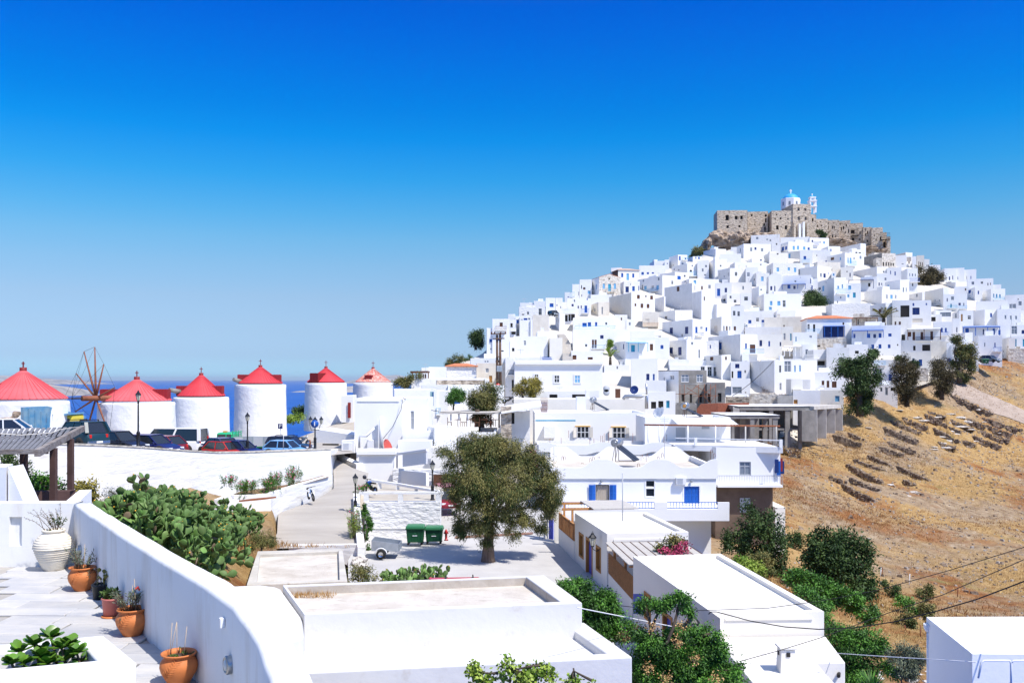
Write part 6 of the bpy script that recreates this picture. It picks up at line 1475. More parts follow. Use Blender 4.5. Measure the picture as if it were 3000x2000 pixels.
def acunit(f,px0,px1,y0,y1,label,dep=0.35,zf=None):
 k0,t=f.hit(px0);k1,_=f.hit(px1);z1,z0=(HZ-y0)/F*t,(HZ-y1)/F*t;c=f.P((k0+k1)/2,z0,0.05)
 r_=thing('air_conditioner',label,'air conditioner',c);mb=MB();fslab(mb,f,k0,k1,z0,z1,0.03,dep);mb.build('casing','wpaint',r_,bevel=0.02)
 mb=MB();n=7
 for i in range(n):zc_=z0+(z1-z0)*(0.15+0.7*i/(n-1));fslab(mb,f,k0+0.05,k0+(k1-k0)*0.68,zc_-0.012,zc_+0.012,dep,dep+0.015)
 mb.build('grille','gpaint',r_)
 return r_
acunit(fB,1979,2008,1397,1418,'air conditioner on the wall of the blue-shuttered house')
for px in (1762,2026):
 p=q(px,1409,Y0-0.15);mb=MB();mb.sphere(p,0.11,12);mb.bar(p,(p.x,Y0,p.z),0.05);mb.build('wall_lamp','glass_grey',bh)
# balcony
xa,xb=q(1644,0,73.4).x,q(2137,0,73.4).x;zf_=zz(1490,73.4)
mb=MB();mb.prism([(xa,73.4),(xb,73.4),(xb,Y0+1.0),(xa,Y0+1.0)],zz(1526,73.4),zf_);mb.build('balcony','wsmooth',bh,bevel=0.03)
for x0,x1 in ((1740,1776),(1918,1955),(2103,2137)):
 mb=MB();mb.box(((q(x0,0,73.4).x+q(x1,0,73.4).x)/2,73.5,zf_+0.26),(q(x1,0,73.4).x-q(x0,0,73.4).x,0.2,0.52));mb.build('balcony_pier','wsmooth',bh)
for x0,x1 in ((1648,1740),(1776,1918),(1955,2103)):
 a,b=q(x0,0,73.4).x,q(x1,0,73.4).x;mb=MB();mb.bar((a,73.5,zf_+0.52),(b,73.5,zf_+0.52),0.05);mb.bar((a,73.5,zf_+0.06),(b,73.5,zf_+0.06),0.05);n=int((b-a)/0.24)
 r0=mb.build('railing','royal_blue',bh)
 for i in range(n+1):mb=MB();x=a+(b-a)*i/n;mb.bar((x,73.5,zf_+0.08),(x,73.5,zf_+0.5),0.045,0.03);mb.build('baluster','royal_blue',r0)
# ---------------------------------------------------------------- solar water heaters, chimneys, antennas
mat('panel_black',(0.03,0.035,0.045),0.45)
def heater(label,px,py,Y,L_=1.3,r=0.28,stand=1.2,az=R(-35),capm='metal',scale=1.0):
 c=q(px,py,Y);root=thing('solar_water_heater',label,'water heater',(c.x,c.y,c.z));s=scale
 ax=Vector((math.cos(az+math.pi/2),math.sin(az+math.pi/2),0));dn=Vector((math.cos(az),math.sin(az),0))
 t=c+Vector((0,0,stand*s))
 mb=MB();a=t-ax*L_*s/2;b=t+ax*L_*s/2;mb.tube([a-ax*0.04,a,b,b+ax*0.04],[r*s*0.85,r*s,r*s,r*s*0.85],16);mb.build('tank','metal',root)
 mb=MB();nd=a if a.y<b.y else b;sg=-1 if a.y<b.y else 1;mb.tube([nd+ax*sg*0.045,nd+ax*sg*0.09],[r*s*0.5,r*s*0.35],12);mb.build('tank_cap',capm,root)
 e=t+dn*1.75*s-Vector((0,0,stand*s-0.08));st=t+dn*0.2*s-Vector((0,0,r*s))
 for i in (-1,1):
  mb=MB();o=ax*0.33*s*i*1.5;mb.add([st+o-ax*.42*s,st+o+ax*.42*s,e+o+ax*.42*s,e+o-ax*.42*s]+[p_+Vector((0,0,.06))for p_ in (st+o-ax*.42*s,st+o+ax*.42*s,e+o+ax*.42*s,e+o-ax*.42*s)],[(0,1,2,3),(7,6,5,4),(0,4,5,1),(1,5,6,2),(2,6,7,3),(3,7,4,0)]);mb.build('collector_panel','panel_black',root)
 mb=MB()
 for i in (-1,1):
  o=ax*0.5*s*i;mb.bar(c+o,t+o,0.05);mb.bar(c+o,e+o,0.05);mb.bar(c+o-dn*0.3,t+o,0.04)
 mb.build('stand','brown',root)
 return root
heater('large solar water heater on the wavy parapet roof',1808,1350,79.5,1.6,0.36,1.6,R(-22))
heater('solar water heater with a shiny tank on the yellow-lintel house roof',1738,1203,106,1.2,0.33,1.25,R(-15))
heater('solar water heater with a rusty orange tank end',2008,1222,97,1.3,0.38,1.2,R(-20),'wood_orange')
heater('small solar water heater high in the town beside navy windows',2182,975,hillY(975),1.6,0.7,1.6,R(-15))
def antenna(label,px,y0,y1,Y,arms=3,w=0.5,r=0.02,name='antenna'):
 a=q(px,y1,Y);b=q(px,y0,Y);root=thing(name,label,'antenna',a);mb=MB();mb.tube([a,b],r,6);mb.build('mast','gpaint',root);mb=MB()
 for i in range(arms):zz_=b.z-0.1-i*0.16;mb.bar((a.x-w*(1-i*0.2),a.y,zz_),(a.x+w*(1-i*0.2),a.y+0.1,zz_),0.025)
 if arms:mb.build('aerial','gpaint',root)
antenna('slim white pole rising from the lantern house roof',1824,1385,1526,52,0,r=0.035)
antenna('thin mast with cross arms on the wavy parapet roof',1947,1218,1352,80,3)
antenna('small mast on the wavy parapet roof left end',1623,1306,1363,79,0,r=0.03)
antenna('tv antenna on the roof of the house with the pergola terrace',1640,1132,1150,130,2)
antenna('tv antenna above the dark timber pergola',1247,1064,1090,140,3)
for i,(x,y0,y1)in enumerate(((1644,1337,1349),(1651,1337,1349),(1727,1342,1352),(1736,1338,1350),(1752,1338,1347),(1704,1356,1366),(1868,1358,1368),(1878,1334,1350),(1893,1332,1352),(1926,1338,1345),(1938,1328,1340),(2082,1318,1348),(2090,1329,1349))):
 Y=79+i % 3*1.5;a=q(x,y1,Y);b=q(x,y0,Y);mb=MB();mb.tube([a,b,b+Vector((0.12,0,0.05)),b+Vector((0.2,0,-0.25))],0.02,5);mb.build('rebar','rust',label='rusty reinforcing rod bent over on the wavy parapet roof',cat='rebar',group='bent reinforcing rods on the roof')
for i,(x,y0,y1)in enumerate(((1666,1260,1282),(1760,1275,1300),(1765,1275,1300),(1770,1268,1298),(1783,1268,1296),(1728,1284,1304),(1740,1284,1304),(1854,1268,1296),(1933,1278,1296),(1945,1278,1298),(1953,1272,1296),(1959,1270,1294),(1611,1284,1304),(1644,1282,1300))):
 Y=91+i % 4;a=q(x,y1,Y);b=q(x,y0,Y);mb=MB();mb.tube([a,b],0.02,5);mb.build('rebar','rust',label='upright thin rusty rod on the roof below the yellow lintels',cat='rebar',group='upright reinforcing rods on the white roof')
# ---------------------------------------------------------------- houses between the square and the town
ZI=Zoom(0,0,1.0)
P_3=[0]
H(ZI,1570,1575,1990,1303,1350,'white flat roof house with rebar stubs below the yellow lintels','',Y=88,alpha=0.0,D=11,m='wsmooth',roofmat='roofw',wl_max=11)
hn=thing('roof_parapet','white humped parapet along the rebar stub roof','parapet',q(1780,1310,87.8));v=[];f=[];n=100;yq=87.85
for i in range(n+1):
 px=1578+(1966-1578)*i/n;x=(px-1500)/F*yq;h=(HZ-1304)/F*yq
 for c_ in (1590,1765,1925):t=abs(px-c_)/48;h=max(h,(HZ-1304)/F*yq+(0.28*(1-max(0,min(1,(t-0.35)/0.65)))if t<1 else 0))
 v +=[(x,yq-0.1,h-0.9),(x,yq-0.1,h),(x,yq+0.12,h),(x,yq+0.12,h-0.9)]
for i in range(n):a,b=4*i,4*i+4;f +=[(a,b,b+1,a+1),(a+1,b+1,b+2,a+2),(a+2,b+2,b+3,a+3)]
mb=MB();mb.add(v,f);mb.build('coping','wsmooth',hn)
hr,fR,fL,zt=H(ZD,200,262,1530,425,730,'long white house with two yellow-lintelled windows','',Y=101,D=9,m='wsmooth',alpha=0.0)
for x0,y0,x1,y1,lx0,lx1,ly in ((748,590,882,708,724,900,572),(1158,597,1298,710,1134,1310,578)):
 k0=fR.hit(ZD.x(x0))[0];k1=fR.hit(ZD.x(x1))[0];za=(HZ-ZD.y(y1))/F*101;zb2=(HZ-ZD.y(y0))/F*101
 mb=MB();fslab(mb,fR,k0,k1,za,zb2,0.005,0.03);w_o=mb.build('window','glass_dark',hr)
 for i in range(4):kk_=k0+(k1-k0)*i/3;mb=MB();fslab(mb,fR,kk_-0.035,kk_+0.035,za,zb2,0.03,0.08);mb.build('mullion','wpaint',w_o)
 mb=MB();fslab(mb,fR,k0+0.04,k1-0.04,(za+zb2)/2-0.03,(za+zb2)/2+0.03,0.03,0.07);mb.build('transom','wpaint',w_o)
 mb=MB();fslab(mb,fR,fR.hit(ZD.x(lx0))[0],fR.hit(ZD.x(lx1))[0],zb2+0.05,zb2+0.16,0.003,0.12);mb.build('lintel','yellow_paint',w_o)if 'yellow_paint' in M else (mat('yellow_paint',(0.75,0.45,0.12),0.6),mb.build('lintel','yellow_paint',w_o))
 for sg,kk_ in ((-1,k0-0.08),(1,k1+0.08)):
  a=fR.P(kk_,za,0.05);b=fR.P(kk_+sg*0.35,za,0.28 if sg<0 else 0.12);hgt=Vector((0,0,zb2-za));e=Vector((0,-0.04,0))
  mb=MB();mb.add([a,b,b+hgt,a+hgt,a+e,b+e,b+e+hgt,a+e+hgt],[(3,2,1,0),(4,5,6,7),(0,1,5,4),(1,2,6,5),(2,3,7,6),(3,0,4,7)]);mb.build('shutter','cream',w_o)
mb=MB();fslab(mb,fR,fR.hit(ZD.x(365))[0],fR.hit(ZD.x(492))[0],(HZ-ZD.y(710))/F*101,(HZ-ZD.y(575))/F*101,0.004,0.9);mb.build('box_bay','wsmooth',hr)
mb=MB();fslab(mb,fR,fR.hit(ZD.x(270))[0],fR.hit(ZD.x(730))[0],(HZ-ZD.y(520))/F*101,(HZ-ZD.y(508))/F*101,0.004,0.02);mb.build('faded_stripe','teal',hr)
H(ZD,15,20,1530,270,420,'pale band of wall and roof behind the first solar heater','k10,0,11,1',Y=115,alpha=0.0,D=8,m='creaml')
H(ZD,222,226,1000,172,275,'low white roof house with two wide grated slots','k430,215,522,260 k690,215,840,258',Y=126,alpha=0.0,D=8)
mb=MB();c=q(ZD.x(790),ZD.y(320),103);mb.box((c.x,c.y,c.z),(0.62*4/2.4,1.0,160/3.92/F*103));mb.build('chimney','white',label='square white chimney on the yellow-lintel house roof',cat='chimney')
mb=MB();c=q(ZD.x(866),ZD.y(220),116);mb.box((c.x,c.y,c.z),(0.45,0.5,110/3.92/F*116));mb.build('chimney','white',label='slim white chimney left of the twin fan unit',cat='chimney')
mb=MB();a,b=q(ZD.x(330),ZD.y(360),103),q(ZD.x(405),ZD.y(360),103);mb.box(((a.x+b.x)/2,103,a.z),(b.x-a.x,0.3,115/3.92/F*103));go=mb.build('window_grille_box','white',label='small white wall stub with a rusty window grille',cat='wall')
mb=MB();n=6
for i in range(n+1):x=a.x+(b.x-a.x)*i/n;mb.bar((x,102.8,a.z-1.05),(x,102.8,a.z+1.05),0.03)
for i in range(6):z_=a.z-1.05+2.1*i/5;mb.bar((a.x,102.78,z_),(b.x,102.78,z_),0.03)
mb.build('grille','rust',go,kind='stuff')
def box3(label,name,cat,x0,y0,x1,y1,Y,dep,mt,zf=ZD,bevel=0.0):
 a,b=q(zf.x(x0),zf.y(y0),Y),q(zf.x(x1),zf.y(y1),Y);mb=MB();mb.box(((a.x+b.x)/2,Y+dep/2,(a.z+b.z)/2),(b.x-a.x,dep,a.z-b.z));return mb.build(name,mt,label=label,cat=cat,bevel=bevel)
fan=box3('tall twin fan air conditioner on the roof','air_conditioner','air conditioner',1052,122,1115,212,118,0.4,'creaml')
for yy in (150,195):p=q(ZD.x(1085),ZD.y(yy),117.9);mb=MB();mb.lathe([(0,0),(0.42,0),(0.42,0.08),(0.3,0.09)],(p.x,p.y,p.z),16,axis='Y');mb.build('fan_guard','gpaint',fan)
box3('striped roller blind on a white roof room','striped_blind','blind',1187,152,1245,256,118,0.15,'brown')
mb=MB();mb.tube([q(ZD.x(1275),ZD.y(270),112),q(ZD.x(1300),ZD.y(235),112),q(ZD.x(1480),ZD.y(240),112),q(ZD.x(1545),ZD.y(225),112),q(ZD.x(1545),ZD.y(380),112)],0.22,10);mb.build('vent_pipe','metal',label='bent shiny metal ventilation duct on the flat roofs',cat='duct')
mb=MB();mb.tube([q(ZD.x(1543),ZD.y(90),116),q(ZD.x(1545),ZD.y(220),116)],0.12,8);mb.build('flue_pipe','metal',label='straight grey flue pipe above the metal duct',cat='pipe')
def dish(label,px,py,Y,r,az,mt,zf=ZD,mast=0.8):
 c=q(zf.x(px),zf.y(py),Y);root=thing('satellite_dish',label,'satellite dish',c);n=Vector((math.cos(az),math.sin(az),0.35)).normalized();rot=n.to_track_quat('Z','Y').to_matrix()
 mb=MB();pr=[(r*t,r*0.22*t*t)for t in (0.001,0.3,0.6,0.85,1.0)]+[(r*0.985,r*0.2)];mb.lathe(pr,(0,0,0),20);mb.v=[tuple(c+rot @ Vector(v_))for v_ in mb.v];mb.build('dish',mt,root)
 mb=MB();mb.tube([c-Vector((0,0,mast)),c-n*0.05],0.03,6);mb.tube([c,c+n*r*1.1-Vector((0,0,r*0.5))],0.02,5);mb.build('mast','gpaint',root)
dish('dark round satellite dish on the roofs left of the scaffolding',1405,165,116,0.55,R(-110),'navy')
dish('red satellite dish beside the tall white house',520,1215,84,0.75,R(-20),'dish_red',ZC,1.3)if 'dish_red' in M else (mat('dish_red',(0.55,0.10,0.08),0.5),dish('red satellite dish beside the tall white house',520,1215,84,0.75,R(-20),'dish_red',ZC,1.3))
dish('white satellite dish on the roof of the teal-door house',1720,420,96,0.55,R(-160),'wpaint')
dish('second white satellite dish lower on the same roof',1675,425,95,0.55,R(-150),'wpaint')
# house with the balustraded balcony
hr,fR,fL,zt=H(ZI,1888,1890,2140,1222,1320,'white balcony house storey under a corrugated canopy','',Y=93,alpha=0.0,D=7,m='wsmooth')
bx=hr
for x0,y0,x1,y1,mt in ((1980,1252,2008,1310,'gpaint'),(2056,1248,2078,1256,'gpaint')):
 k0,k1=fR.hit(x0)[0],fR.hit(x1)[0];mb=MB();fslab(mb,fR,k0,k1,(HZ-y1)/F*93,(HZ-y0)/F*93,0.004,0.05);mb.build('door' if y1>1300 else 'vent',mt,hr)
cn=thing('canopy','corrugated white canopy on a rusty pipe frame over the balcony','canopy',q(2050,1245,90));mb=MB()
a,b=q(1976,1240,91.5),q(2150,1240,91.5);n=40;v=[];f=[]
for i in range(n+1):
 x=a.x+(b.x-a.x)*i/n;dz=0.05*(i % 2);v +=[(x,89.5,(HZ-1244)/F*89.5+dz),(x,93.0,(HZ-1226)/F*93+dz)]
f=[(2*i,2*i+2,2*i+3,2*i+1)for i in range(n)];mb.add(v,f);mb.build('sheet','wpaint',cn)
mb=MB();mb.tube([q(1888,1244,89.4),q(2285,1248,89.4)],0.08,8);mb.build('rail','rust',cn)
for px in (1899,1932,2015,2096,2184,2274):mb=MB();mb.tube([q(px,1246,89.4),q(px,1312,89.4)],0.07,8);mb.build('post','wpaint' if px<2100 else 'concp',cn)
bal=thing('house','white storeys under the long balustraded balcony with a dark basement','house',q(2190,1500,84));fb2=Face(Vector((q(2098,0,84).x,84)),Vector((q(2286,0,84).x,84)),Vector((0,-1)))
w1_=(fb2.hit(2166)[0],fb2.hit(2200)[0],(HZ-1392)/F*84,(HZ-1352)/F*84)
mb=MB();wall_face(mb,fb2,(HZ-1424)/F*84,(HZ-1310)/F*84,[w1_]);xa,xb=fb2.a.x,fb2.b.x
mb.quad((xb,84,(HZ-1424)/F*84),(xb,92,(HZ-1424)/F*84),(xb,92,(HZ-1310)/F*84),(xb,84,(HZ-1310)/F*84));mb.quad((xa,92,(HZ-1424)/F*84),(xa,84,(HZ-1424)/F*84),(xa,84,(HZ-1310)/F*84),(xa,92,(HZ-1310)/F*84));mb.build('wall','wsmooth',bal)
window(bal,fb2,*w1_,'g',pxw=12)
mb=MB();mb.prism([(q(1970,0,88).x,86.5),(xb+0.0,83.2),(xb+0.0,92.9),(q(1970,0,88).x,92.9)],(HZ-1325)/F*84,(HZ-1310)/F*84);mb.build('balcony','wsmooth',bal)
mat('balu_white',(0.8,0.8,0.8),0.7);me_b=None
a=Vector((q(1976,0,87).x,86.6,0));b=Vector((xb-0.1,83.35,0));zf0=(HZ-1310)/F*84;nb=46
balroot=MB();balroot.bar((a.x,a.y,zf0+0.68),(b.x,b.y,zf0+0.68),0.16,0.1);balroot.bar((a.x,a.y,zf0+0.05),(b.x,b.y,zf0+0.05),0.16,0.08);ro=balroot.build('balustrade','balu_white',bal)
mbb=MB();mbb.lathe([(0.05,0),(0.05,0.06),(0.085,0.18),(0.05,0.30),(0.035,0.38),(0.06,0.46),(0.05,0.54)],(0,0,0),8);tmp=mbb.build('baluster','balu_white',ro);me_b=tmp.data;bpy.data.objects.remove(tmp)
off=ORG[bal.name]
for i in range(nb):
 p=a.lerp(b,(i+0.5)/nb);o=bpy.data.objects.new('baluster',me_b);COL.objects.link(o);o.parent=ro;o.location=Vector((p.x,p.y,zf0+0.09))-off
for px in (2044,2283):t=(q(px,0,85).x-a.x)/(b.x-a.x);t=min(t,0.995);p=a.lerp(b,t);mb=MB();mb.box((p.x,p.y-.003,zf0+0.38),(0.26,0.26,0.76));mb.build('pier','balu_white',ro)
mb=MB();mb.prism([(xa,83.2),(xb,83.2),(xb,84-.003),(xa,84-.003)],(HZ-1426)/F*83.5,(HZ-1420)/F*83.5);mb.build('balcony','wsmooth',bal)
mb=MB();zr=(HZ-1420)/F*83.3
mb.bar((xa,83.25,zr+0.85),(xb,83.25,zr+0.85),0.05)
for i in range(40):x=xa+(xb-xa)*i/39;mb.bar((x,83.25,zr),(x,83.25,zr+0.85),0.025)
mb.build('railing','gpaint',bal)
mb=MB();mb.prism([(xa,84.3),(xb-0.6,84.3),(xb-0.6,92),(xa,92)],-16,(HZ-1427)/F*84.3);mb.build('basement_wall','basement_brown',bal)if 'basement_brown' in M else (mat('basement_brown',(0.17,0.12,0.09),0.9,0.3,1.0),mb.build('basement_wall','basement_brown',bal))
mb=MB();kx0,kx1=fb2.hit(2170)[0],fb2.hit(2200)[0];f3=Face(Vector((xa,84.3)),Vector((xb,84.3)),Vector((0,-1)));fslab(mb,f3,kx0,kx1,(HZ-1500)/F*84.3,(HZ-1458)/F*84.3,0.003,0.06);mb.build('basement_door','gpaint',bal)
mb=MB();mb.prism([(xb-0.6,83.5),(xb+0.3,83.5),(xb+0.3,89),(xb-0.6,89)],-16,(HZ-1485)/F*83.5);mb.build('side_block','creaml',bal)
# laundry on the side balcony
for i,(px,y0,y1,mt)in enumerate(((2264,1345,1385,'navy'),(2270,1350,1395,'blue'),(2276,1342,1380,'dark_red'),(2281,1350,1388,'navy'))):
 a=q(px,y0,83+i*0.8);b_=q(px,y1,83+i*0.8);mb=MB();mb.box((a.x+0.35,a.y,(a.z+b_.z)/2),(0.35,0.04,a.z-b_.z));mb.build('laundry',mt,label='%s hanging on the side balcony above the slope' % ('farther-left navy cloth','bright blue cloth','dark red cloth','rightmost narrow navy cloth')[i],cat='laundry',group='washing on the side balcony')
# concrete skeletons
def skeleton(label,x0,x1,yt,ytt,yb,Y,dep,cols,mids=(),back=True,mt='concrete',slabmat='white'):
 a,b=q(x0,yt,Y),q(x1,yt,Y);th=(ytt-yt)/F*Y;zb2=(HZ-yb)/F*Y;root=thing('concrete_frame',label,'building',(a.x,Y,zb2))
 mb=MB();mb.box(((a.x+b.x)/2,Y+dep/2,a.z-th/2),(b.x-a.x,dep,th));mb.build('roof_slab',mt,root)
 mb=MB();mb.quad((a.x-0.1,Y-0.1,a.z+0.02),(b.x+0.1,Y-0.1,a.z+0.02),(b.x+.1,Y+dep,a.z+0.02),(a.x-.1,Y+dep,a.z+0.02));mb.build('roof_screed',slabmat,root)
 for row_ in (0.2,dep/2,dep-0.3):
  for c_,w in cols:
   p=q(c_,yt,Y);wd=w/F*Y;mb=MB();mb.box((p.x,Y+row_+0.1,(a.z-th+zb2)/2-1),(wd,0.45,a.z-th-zb2+2));mb.build('column',mt,root)
 for y0,y1 in mids:
  mb=MB();z1_,z0_=(HZ-y0)/F*Y,(HZ-y1)/F*Y;mb.box(((a.x+b.x)/2,Y+dep/2+0.1,(z1_+z0_)/2),(b.x-a.x-0.02,dep-0.2,z1_-z0_));mb.build('floor_slab',mt,root)
 if back:mb=MB();mb.box(((a.x+b.x)/2,Y+dep-0.1,(a.z-th+zb2)/2),(b.x-a.x-0.1,0.2,a.z-th-zb2-0.01));mb.build('back_wall','concrete',root)
 return root
sk=skeleton('bare grey concrete frame building with open bays above the slope',2168,2392,1190,1202,1276,140,12,[(2178,16),(2260,12),(2308,14),(2345,10)],[(1255,1260)])
mb=MB();a,b=q(2350,1190,138.5),q(2387,1190,138.5);mb.box(((a.x+b.x)/2,139.3,(HZ-1235)/F*139-0.6),(b.x-a.x,1.4,90/F*139));mb.build('shear_wall','concrete',sk)
s2=thing('concrete_frame','pale concrete fin walls under a thin slab at the slope edge','building',q(2420,1270,139));a,b=q(2385,1190,139),q(2464,1186,146)
mb=MB();mb.add([(a.x,139,a.z),(b.x,146,b.z),(b.x-3,152,b.z),(a.x-3,148,a.z),(a.x,139,a.z-.5),(b.x,146,b.z-.5),(b.x-3,152,b.z-.5),(a.x-3,148,a.z-.5)],[(0,1,2,3),(7,6,5,4),(0,4,5,1),(1,5,6,2),(2,6,7,3),(3,7,4,0)]);mb.build('roof_slab','concp',s2)
for px,Y,yb in ((2386,139.2,1275),(2413,141.5,1265),(2439,143.6,1250),(2461,145.7,1243)):
 p=q(px,1195,Y);mb=MB();zb2=(HZ-yb)/F*Y-1;mb.box((p.x-0.6,Y+0.7,(p.z-0.2+zb2)/2),(0.25,2.4,p.z-0.2-zb2),rz=R(62));mb.build('fin_wall','concp',s2)
skeleton('dark half-built concrete storey behind the balustrade balcony',2132,2284,1216,1226,1300,108,9,[(2148,8),(2205,12),(2272,14)],slabmat='white')
# unfinished grey concrete house with scaffolding
hr,fR,fL,zt=H(Z5,370,650,1036,632,1085,'grey unfinished concrete house with two white windows behind scaffolding','w530,700,588,765 w685,695,795,795 w898,692,985,795 k690,965,730,1060 k803,960,835,1080 k938,960,975,1075 k1020,955,1030,1075',Y=152,m='concrete',mL='wsmooth',D=9)
hr,fR2,fL2,zt2=H(Z5,1036,1040,1292,800,1085,'lower grey concrete annex with dark doorways beside the scaffolding','k1050,955,1085,1075 k1190,945,1240,1070',Y=151,m='concrete',D=9)
sc=thing('scaffolding','rusty scaffolding leaning against the grey unfinished house','scaffolding',q(Z5.x(900),Z5.y(1085),149));
def zl(mb,x0,y0,x1,y1,Y0_,Y1_,r=0.045):mb.tube([q(Z5.x(x0),Z5.y(y0),Y0_),q(Z5.x(x1),Z5.y(y1),Y1_)],r,5)
for x in (668,728,925,1008,1090,1160):mb=MB();zl(mb,x,820,x,1085,150,150);mb.build('upright','rust',sc)
for x0,y0,x1,y1 in ((650,825,1110,812),(610,960,900,955),(850,990,1200,980),(730,975,915,845),(760,870,920,970),(1080,1080,1000,985),(1080,1080,1160,980),(925,1010,1150,845),(880,845,1090,970)):
 mb=MB();zl(mb,x0,y0,x1,y1,149.7,149.7,0.04);mb.build('brace','metal' if y0<830 else 'rust',sc)
wallstrip('brick_wall','ruined red brick wall with arrow-shaped holes below the scaffolding',[(Z5.x(890),Z5.y(1185),Z5.y(1240),146),(Z5.x(960),Z5.y(1095),Z5.y(1240),146),(Z5.x(1190),Z5.y(1085),Z5.y(1170),146)],0.4,'brick_red',nsub=3)
wallstrip('brick_wall','shaded red brick wall right of the arrow-hole brick wall',[(Z5.x(1190),Z5.y(1085),Z5.y(1240),146),(Z5.x(1395),Z5.y(1085),Z5.y(1240),148)],0.4,'brick_red',nsub=3)
wallstrip('brick_wall','low red brick wall with a barred slot left of the concrete frame',[(Z5.x(1398),Z5.y(1085),Z5.y(1150),148),(Z5.x(1620),Z5.y(1080),Z5.y(1150),148)],0.4,'brick_red',nsub=3)
H(Z5,1298,1302,1622,985,1085,'crumbling stone ruin with a white capped top behind the brick walls','',Y=156,m='stone',roofmat='white')
H(Z5,1620,1624,2012,955,1095,'pale rubble retaining house below the bare-sided house','k1880,1075,1925,1090',Y=158,m='stonep')
H(Z5,2008,2012,2222,980,1045,'small grey rendered shed on the pale rubble wall','',Y=156,m='concp')
H(Z5,2222,2226,2600,900,1110,'low white house with an orange hatch above the concrete frame','o2230,1037,2290,1093',Y=157)
H(Z5,2130,2200,2360,755,970,'cream-grey cube with a lattice panel beside the bare-sided house','c2207,893,2340,960',Y=160,m='creaml')
H(Z5,-40,-35,605,930,1240,'white house with a teal door and small awning left of the scaffolding','t480,1050,525,1150 k370,1055,440,1160 k270,1065,340,1160',Y=122)
H(Z5,200,205,480,770,940,'stepped white wall with a curved top below the navy door house','',Y=150)
H(Z5,600,604,900,1095,1260,'low grey concrete yard wall under the scaffolding','k835,1190,885,1250',Y=140,m='concrete')
H(Z5,1396,1400,1490,1150,1260,'grey breeze block stub below the low red brick wall','',Y=140,m='concp')
# neoclassical house and its row
hr,fR,fL,zt=H(ZC,1982,1988,3000,215,610,'long neoclassical white house with a projecting cornice and tall windows','',Y=150,D=9,alpha=-0.02,m='wsmooth',extra=6)
k0,k1=0,fR.w;zc2=(HZ-ZC.y(262))/F*150
mb=MB();fslab(mb,fR,0.1,k1,zc2,zc2+0.45,0.003,0.45);mb.build('cornice','wsmooth',hr)
for x0,y0,x1,y1,kd in ((252+10,-12,300,52,'w'),(490,0,540,75,'w'),(722,0,778,78,'b')):
 ka,kb=fR.hit(ZD.x(x0))[0],fR.hit(ZD.x(x1))[0];za,zb2=(HZ-ZD.y(y1))/F*150,(HZ-ZD.y(y0))/F*150
 w_o=surround(hr,fR,ka,kb,za,zb2,0.22,'wpaint',0.08,0.0);ren(w_o,'window')
 mb=MB();fslab(mb,fR,ka,kb,za,zb2,0.004,0.03);mb.build('pane','glass_dark' if kd=='w' else 'bluel',w_o)
 mb=MB();fslab(mb,fR,(ka+kb)/2-.04,(ka+kb)/2+.04,za,zb2,0.03,0.06);fslab(mb,fR,ka,(ka+kb)/2-.04,(za+zb2)/2,(za+zb2)/2+0.08,0.03,0.06);fslab(mb,fR,(ka+kb)/2+.04,kb,(za+zb2)/2,(za+zb2)/2+0.08,0.03,0.06);mb.build('glazing_bar','wpaint',w_o)
H(ZC,1880,1884,1990,185,610,'narrow white house with a balcony of red geraniums','k1958,440,1980,570 k1968,280,1982,345',Y=152,bal=[(1912,1980,345,380,'dark')])
H(Z2,375,380,1050,1395,1440,'low white parapet roof carrying a small striped flag','',Y=166)
H(ZC,1548,1552,1882,245,480,'cream rendered house with a wooden door beside the poles','o1697,392,1733,470 k1645,222,1662,238',Y=158,m='cream')
H(ZC,1480,1485,1890,190,250,'low white terrace house with two tiny windows behind the cream one','g1645,222,1662,238 g1672,222,1690,238 k1772,215,1820,240',Y=172)
H(ZC,1208,1212,1550,285,440,'stone-speckled white house with a low orange hip roof','k1337,308,1350,325 b1530,325,1549,368',Y=150,m='wrough',roof='hip',peak=247,roofmat='tile_orange')
H(ZC,1000,1005,1210,293,440,'plain white block left of the orange hip roof','',Y=148)
H(ZC,918,920,1006,302,430,'white house with brown doors under a dark timber pergola','n935,372,950,422 n957,372,975,422',Y=147)
pg=thing('pergola','dark timber pergola at the left end of the white houses','pergola',q(ZC.x(900),ZC.y(420),144))
mb=MB();a=q(ZC.x(805),ZC.y(352),143);b=q(ZC.x(1005),ZC.y(350),143);mb.bar(a,b,3.5,0.3);mb.build('roof','brown',pg)
for x in (817,860,905,1000):p=q(ZC.x(x),ZC.y(355),142);mb=MB();mb.bar(p,(p.x,p.y,(HZ-ZC.y(425))/F*142),0.15);mb.build('post','brown',pg)
H(ZC,803,806,1700,428,560,'long low white house with a flat terrace below the timber pergola','',Y=138,D=6)
wallstrip('stone_wall','brown rubble garden wall on top of the long low white house',[(ZC.x(1098),ZC.y(445),ZC.y(500),131),(ZC.x(1650),ZC.y(443),ZC.y(495),133)],0.5,'stone',nsub=3)
H(ZC,920,924,1720,505,590,'stepped white parapet house under the rubble garden wall','',Y=126,D=5)
H(ZC,602,608,1098,553,900,'white restaurant house with a vertical mosaic panel','',Y=112,D=10,m='wsmooth')
mb=MB();a,b=q(ZC.x(1020),ZC.y(575),111.8),q(ZC.x(1062),ZC.y(738),111.8);rt_=thing('mosaic_sign','vertical turquoise mosaic sign on the white restaurant wall','sign',q(ZC.x(1040),ZC.y(738),111.8))
mb.box(((a.x+b.x)/2,111.8,(a.z+b.z)/2),(b.x-a.x,0.06,a.z-b.z));mat('pale_teal',(0.30,0.50,0.52),0.6,0.2,5);mb.build('panel','pale_teal',rt_)
sw_=b.x-a.x;h_=(a.z-b.z)/11.5
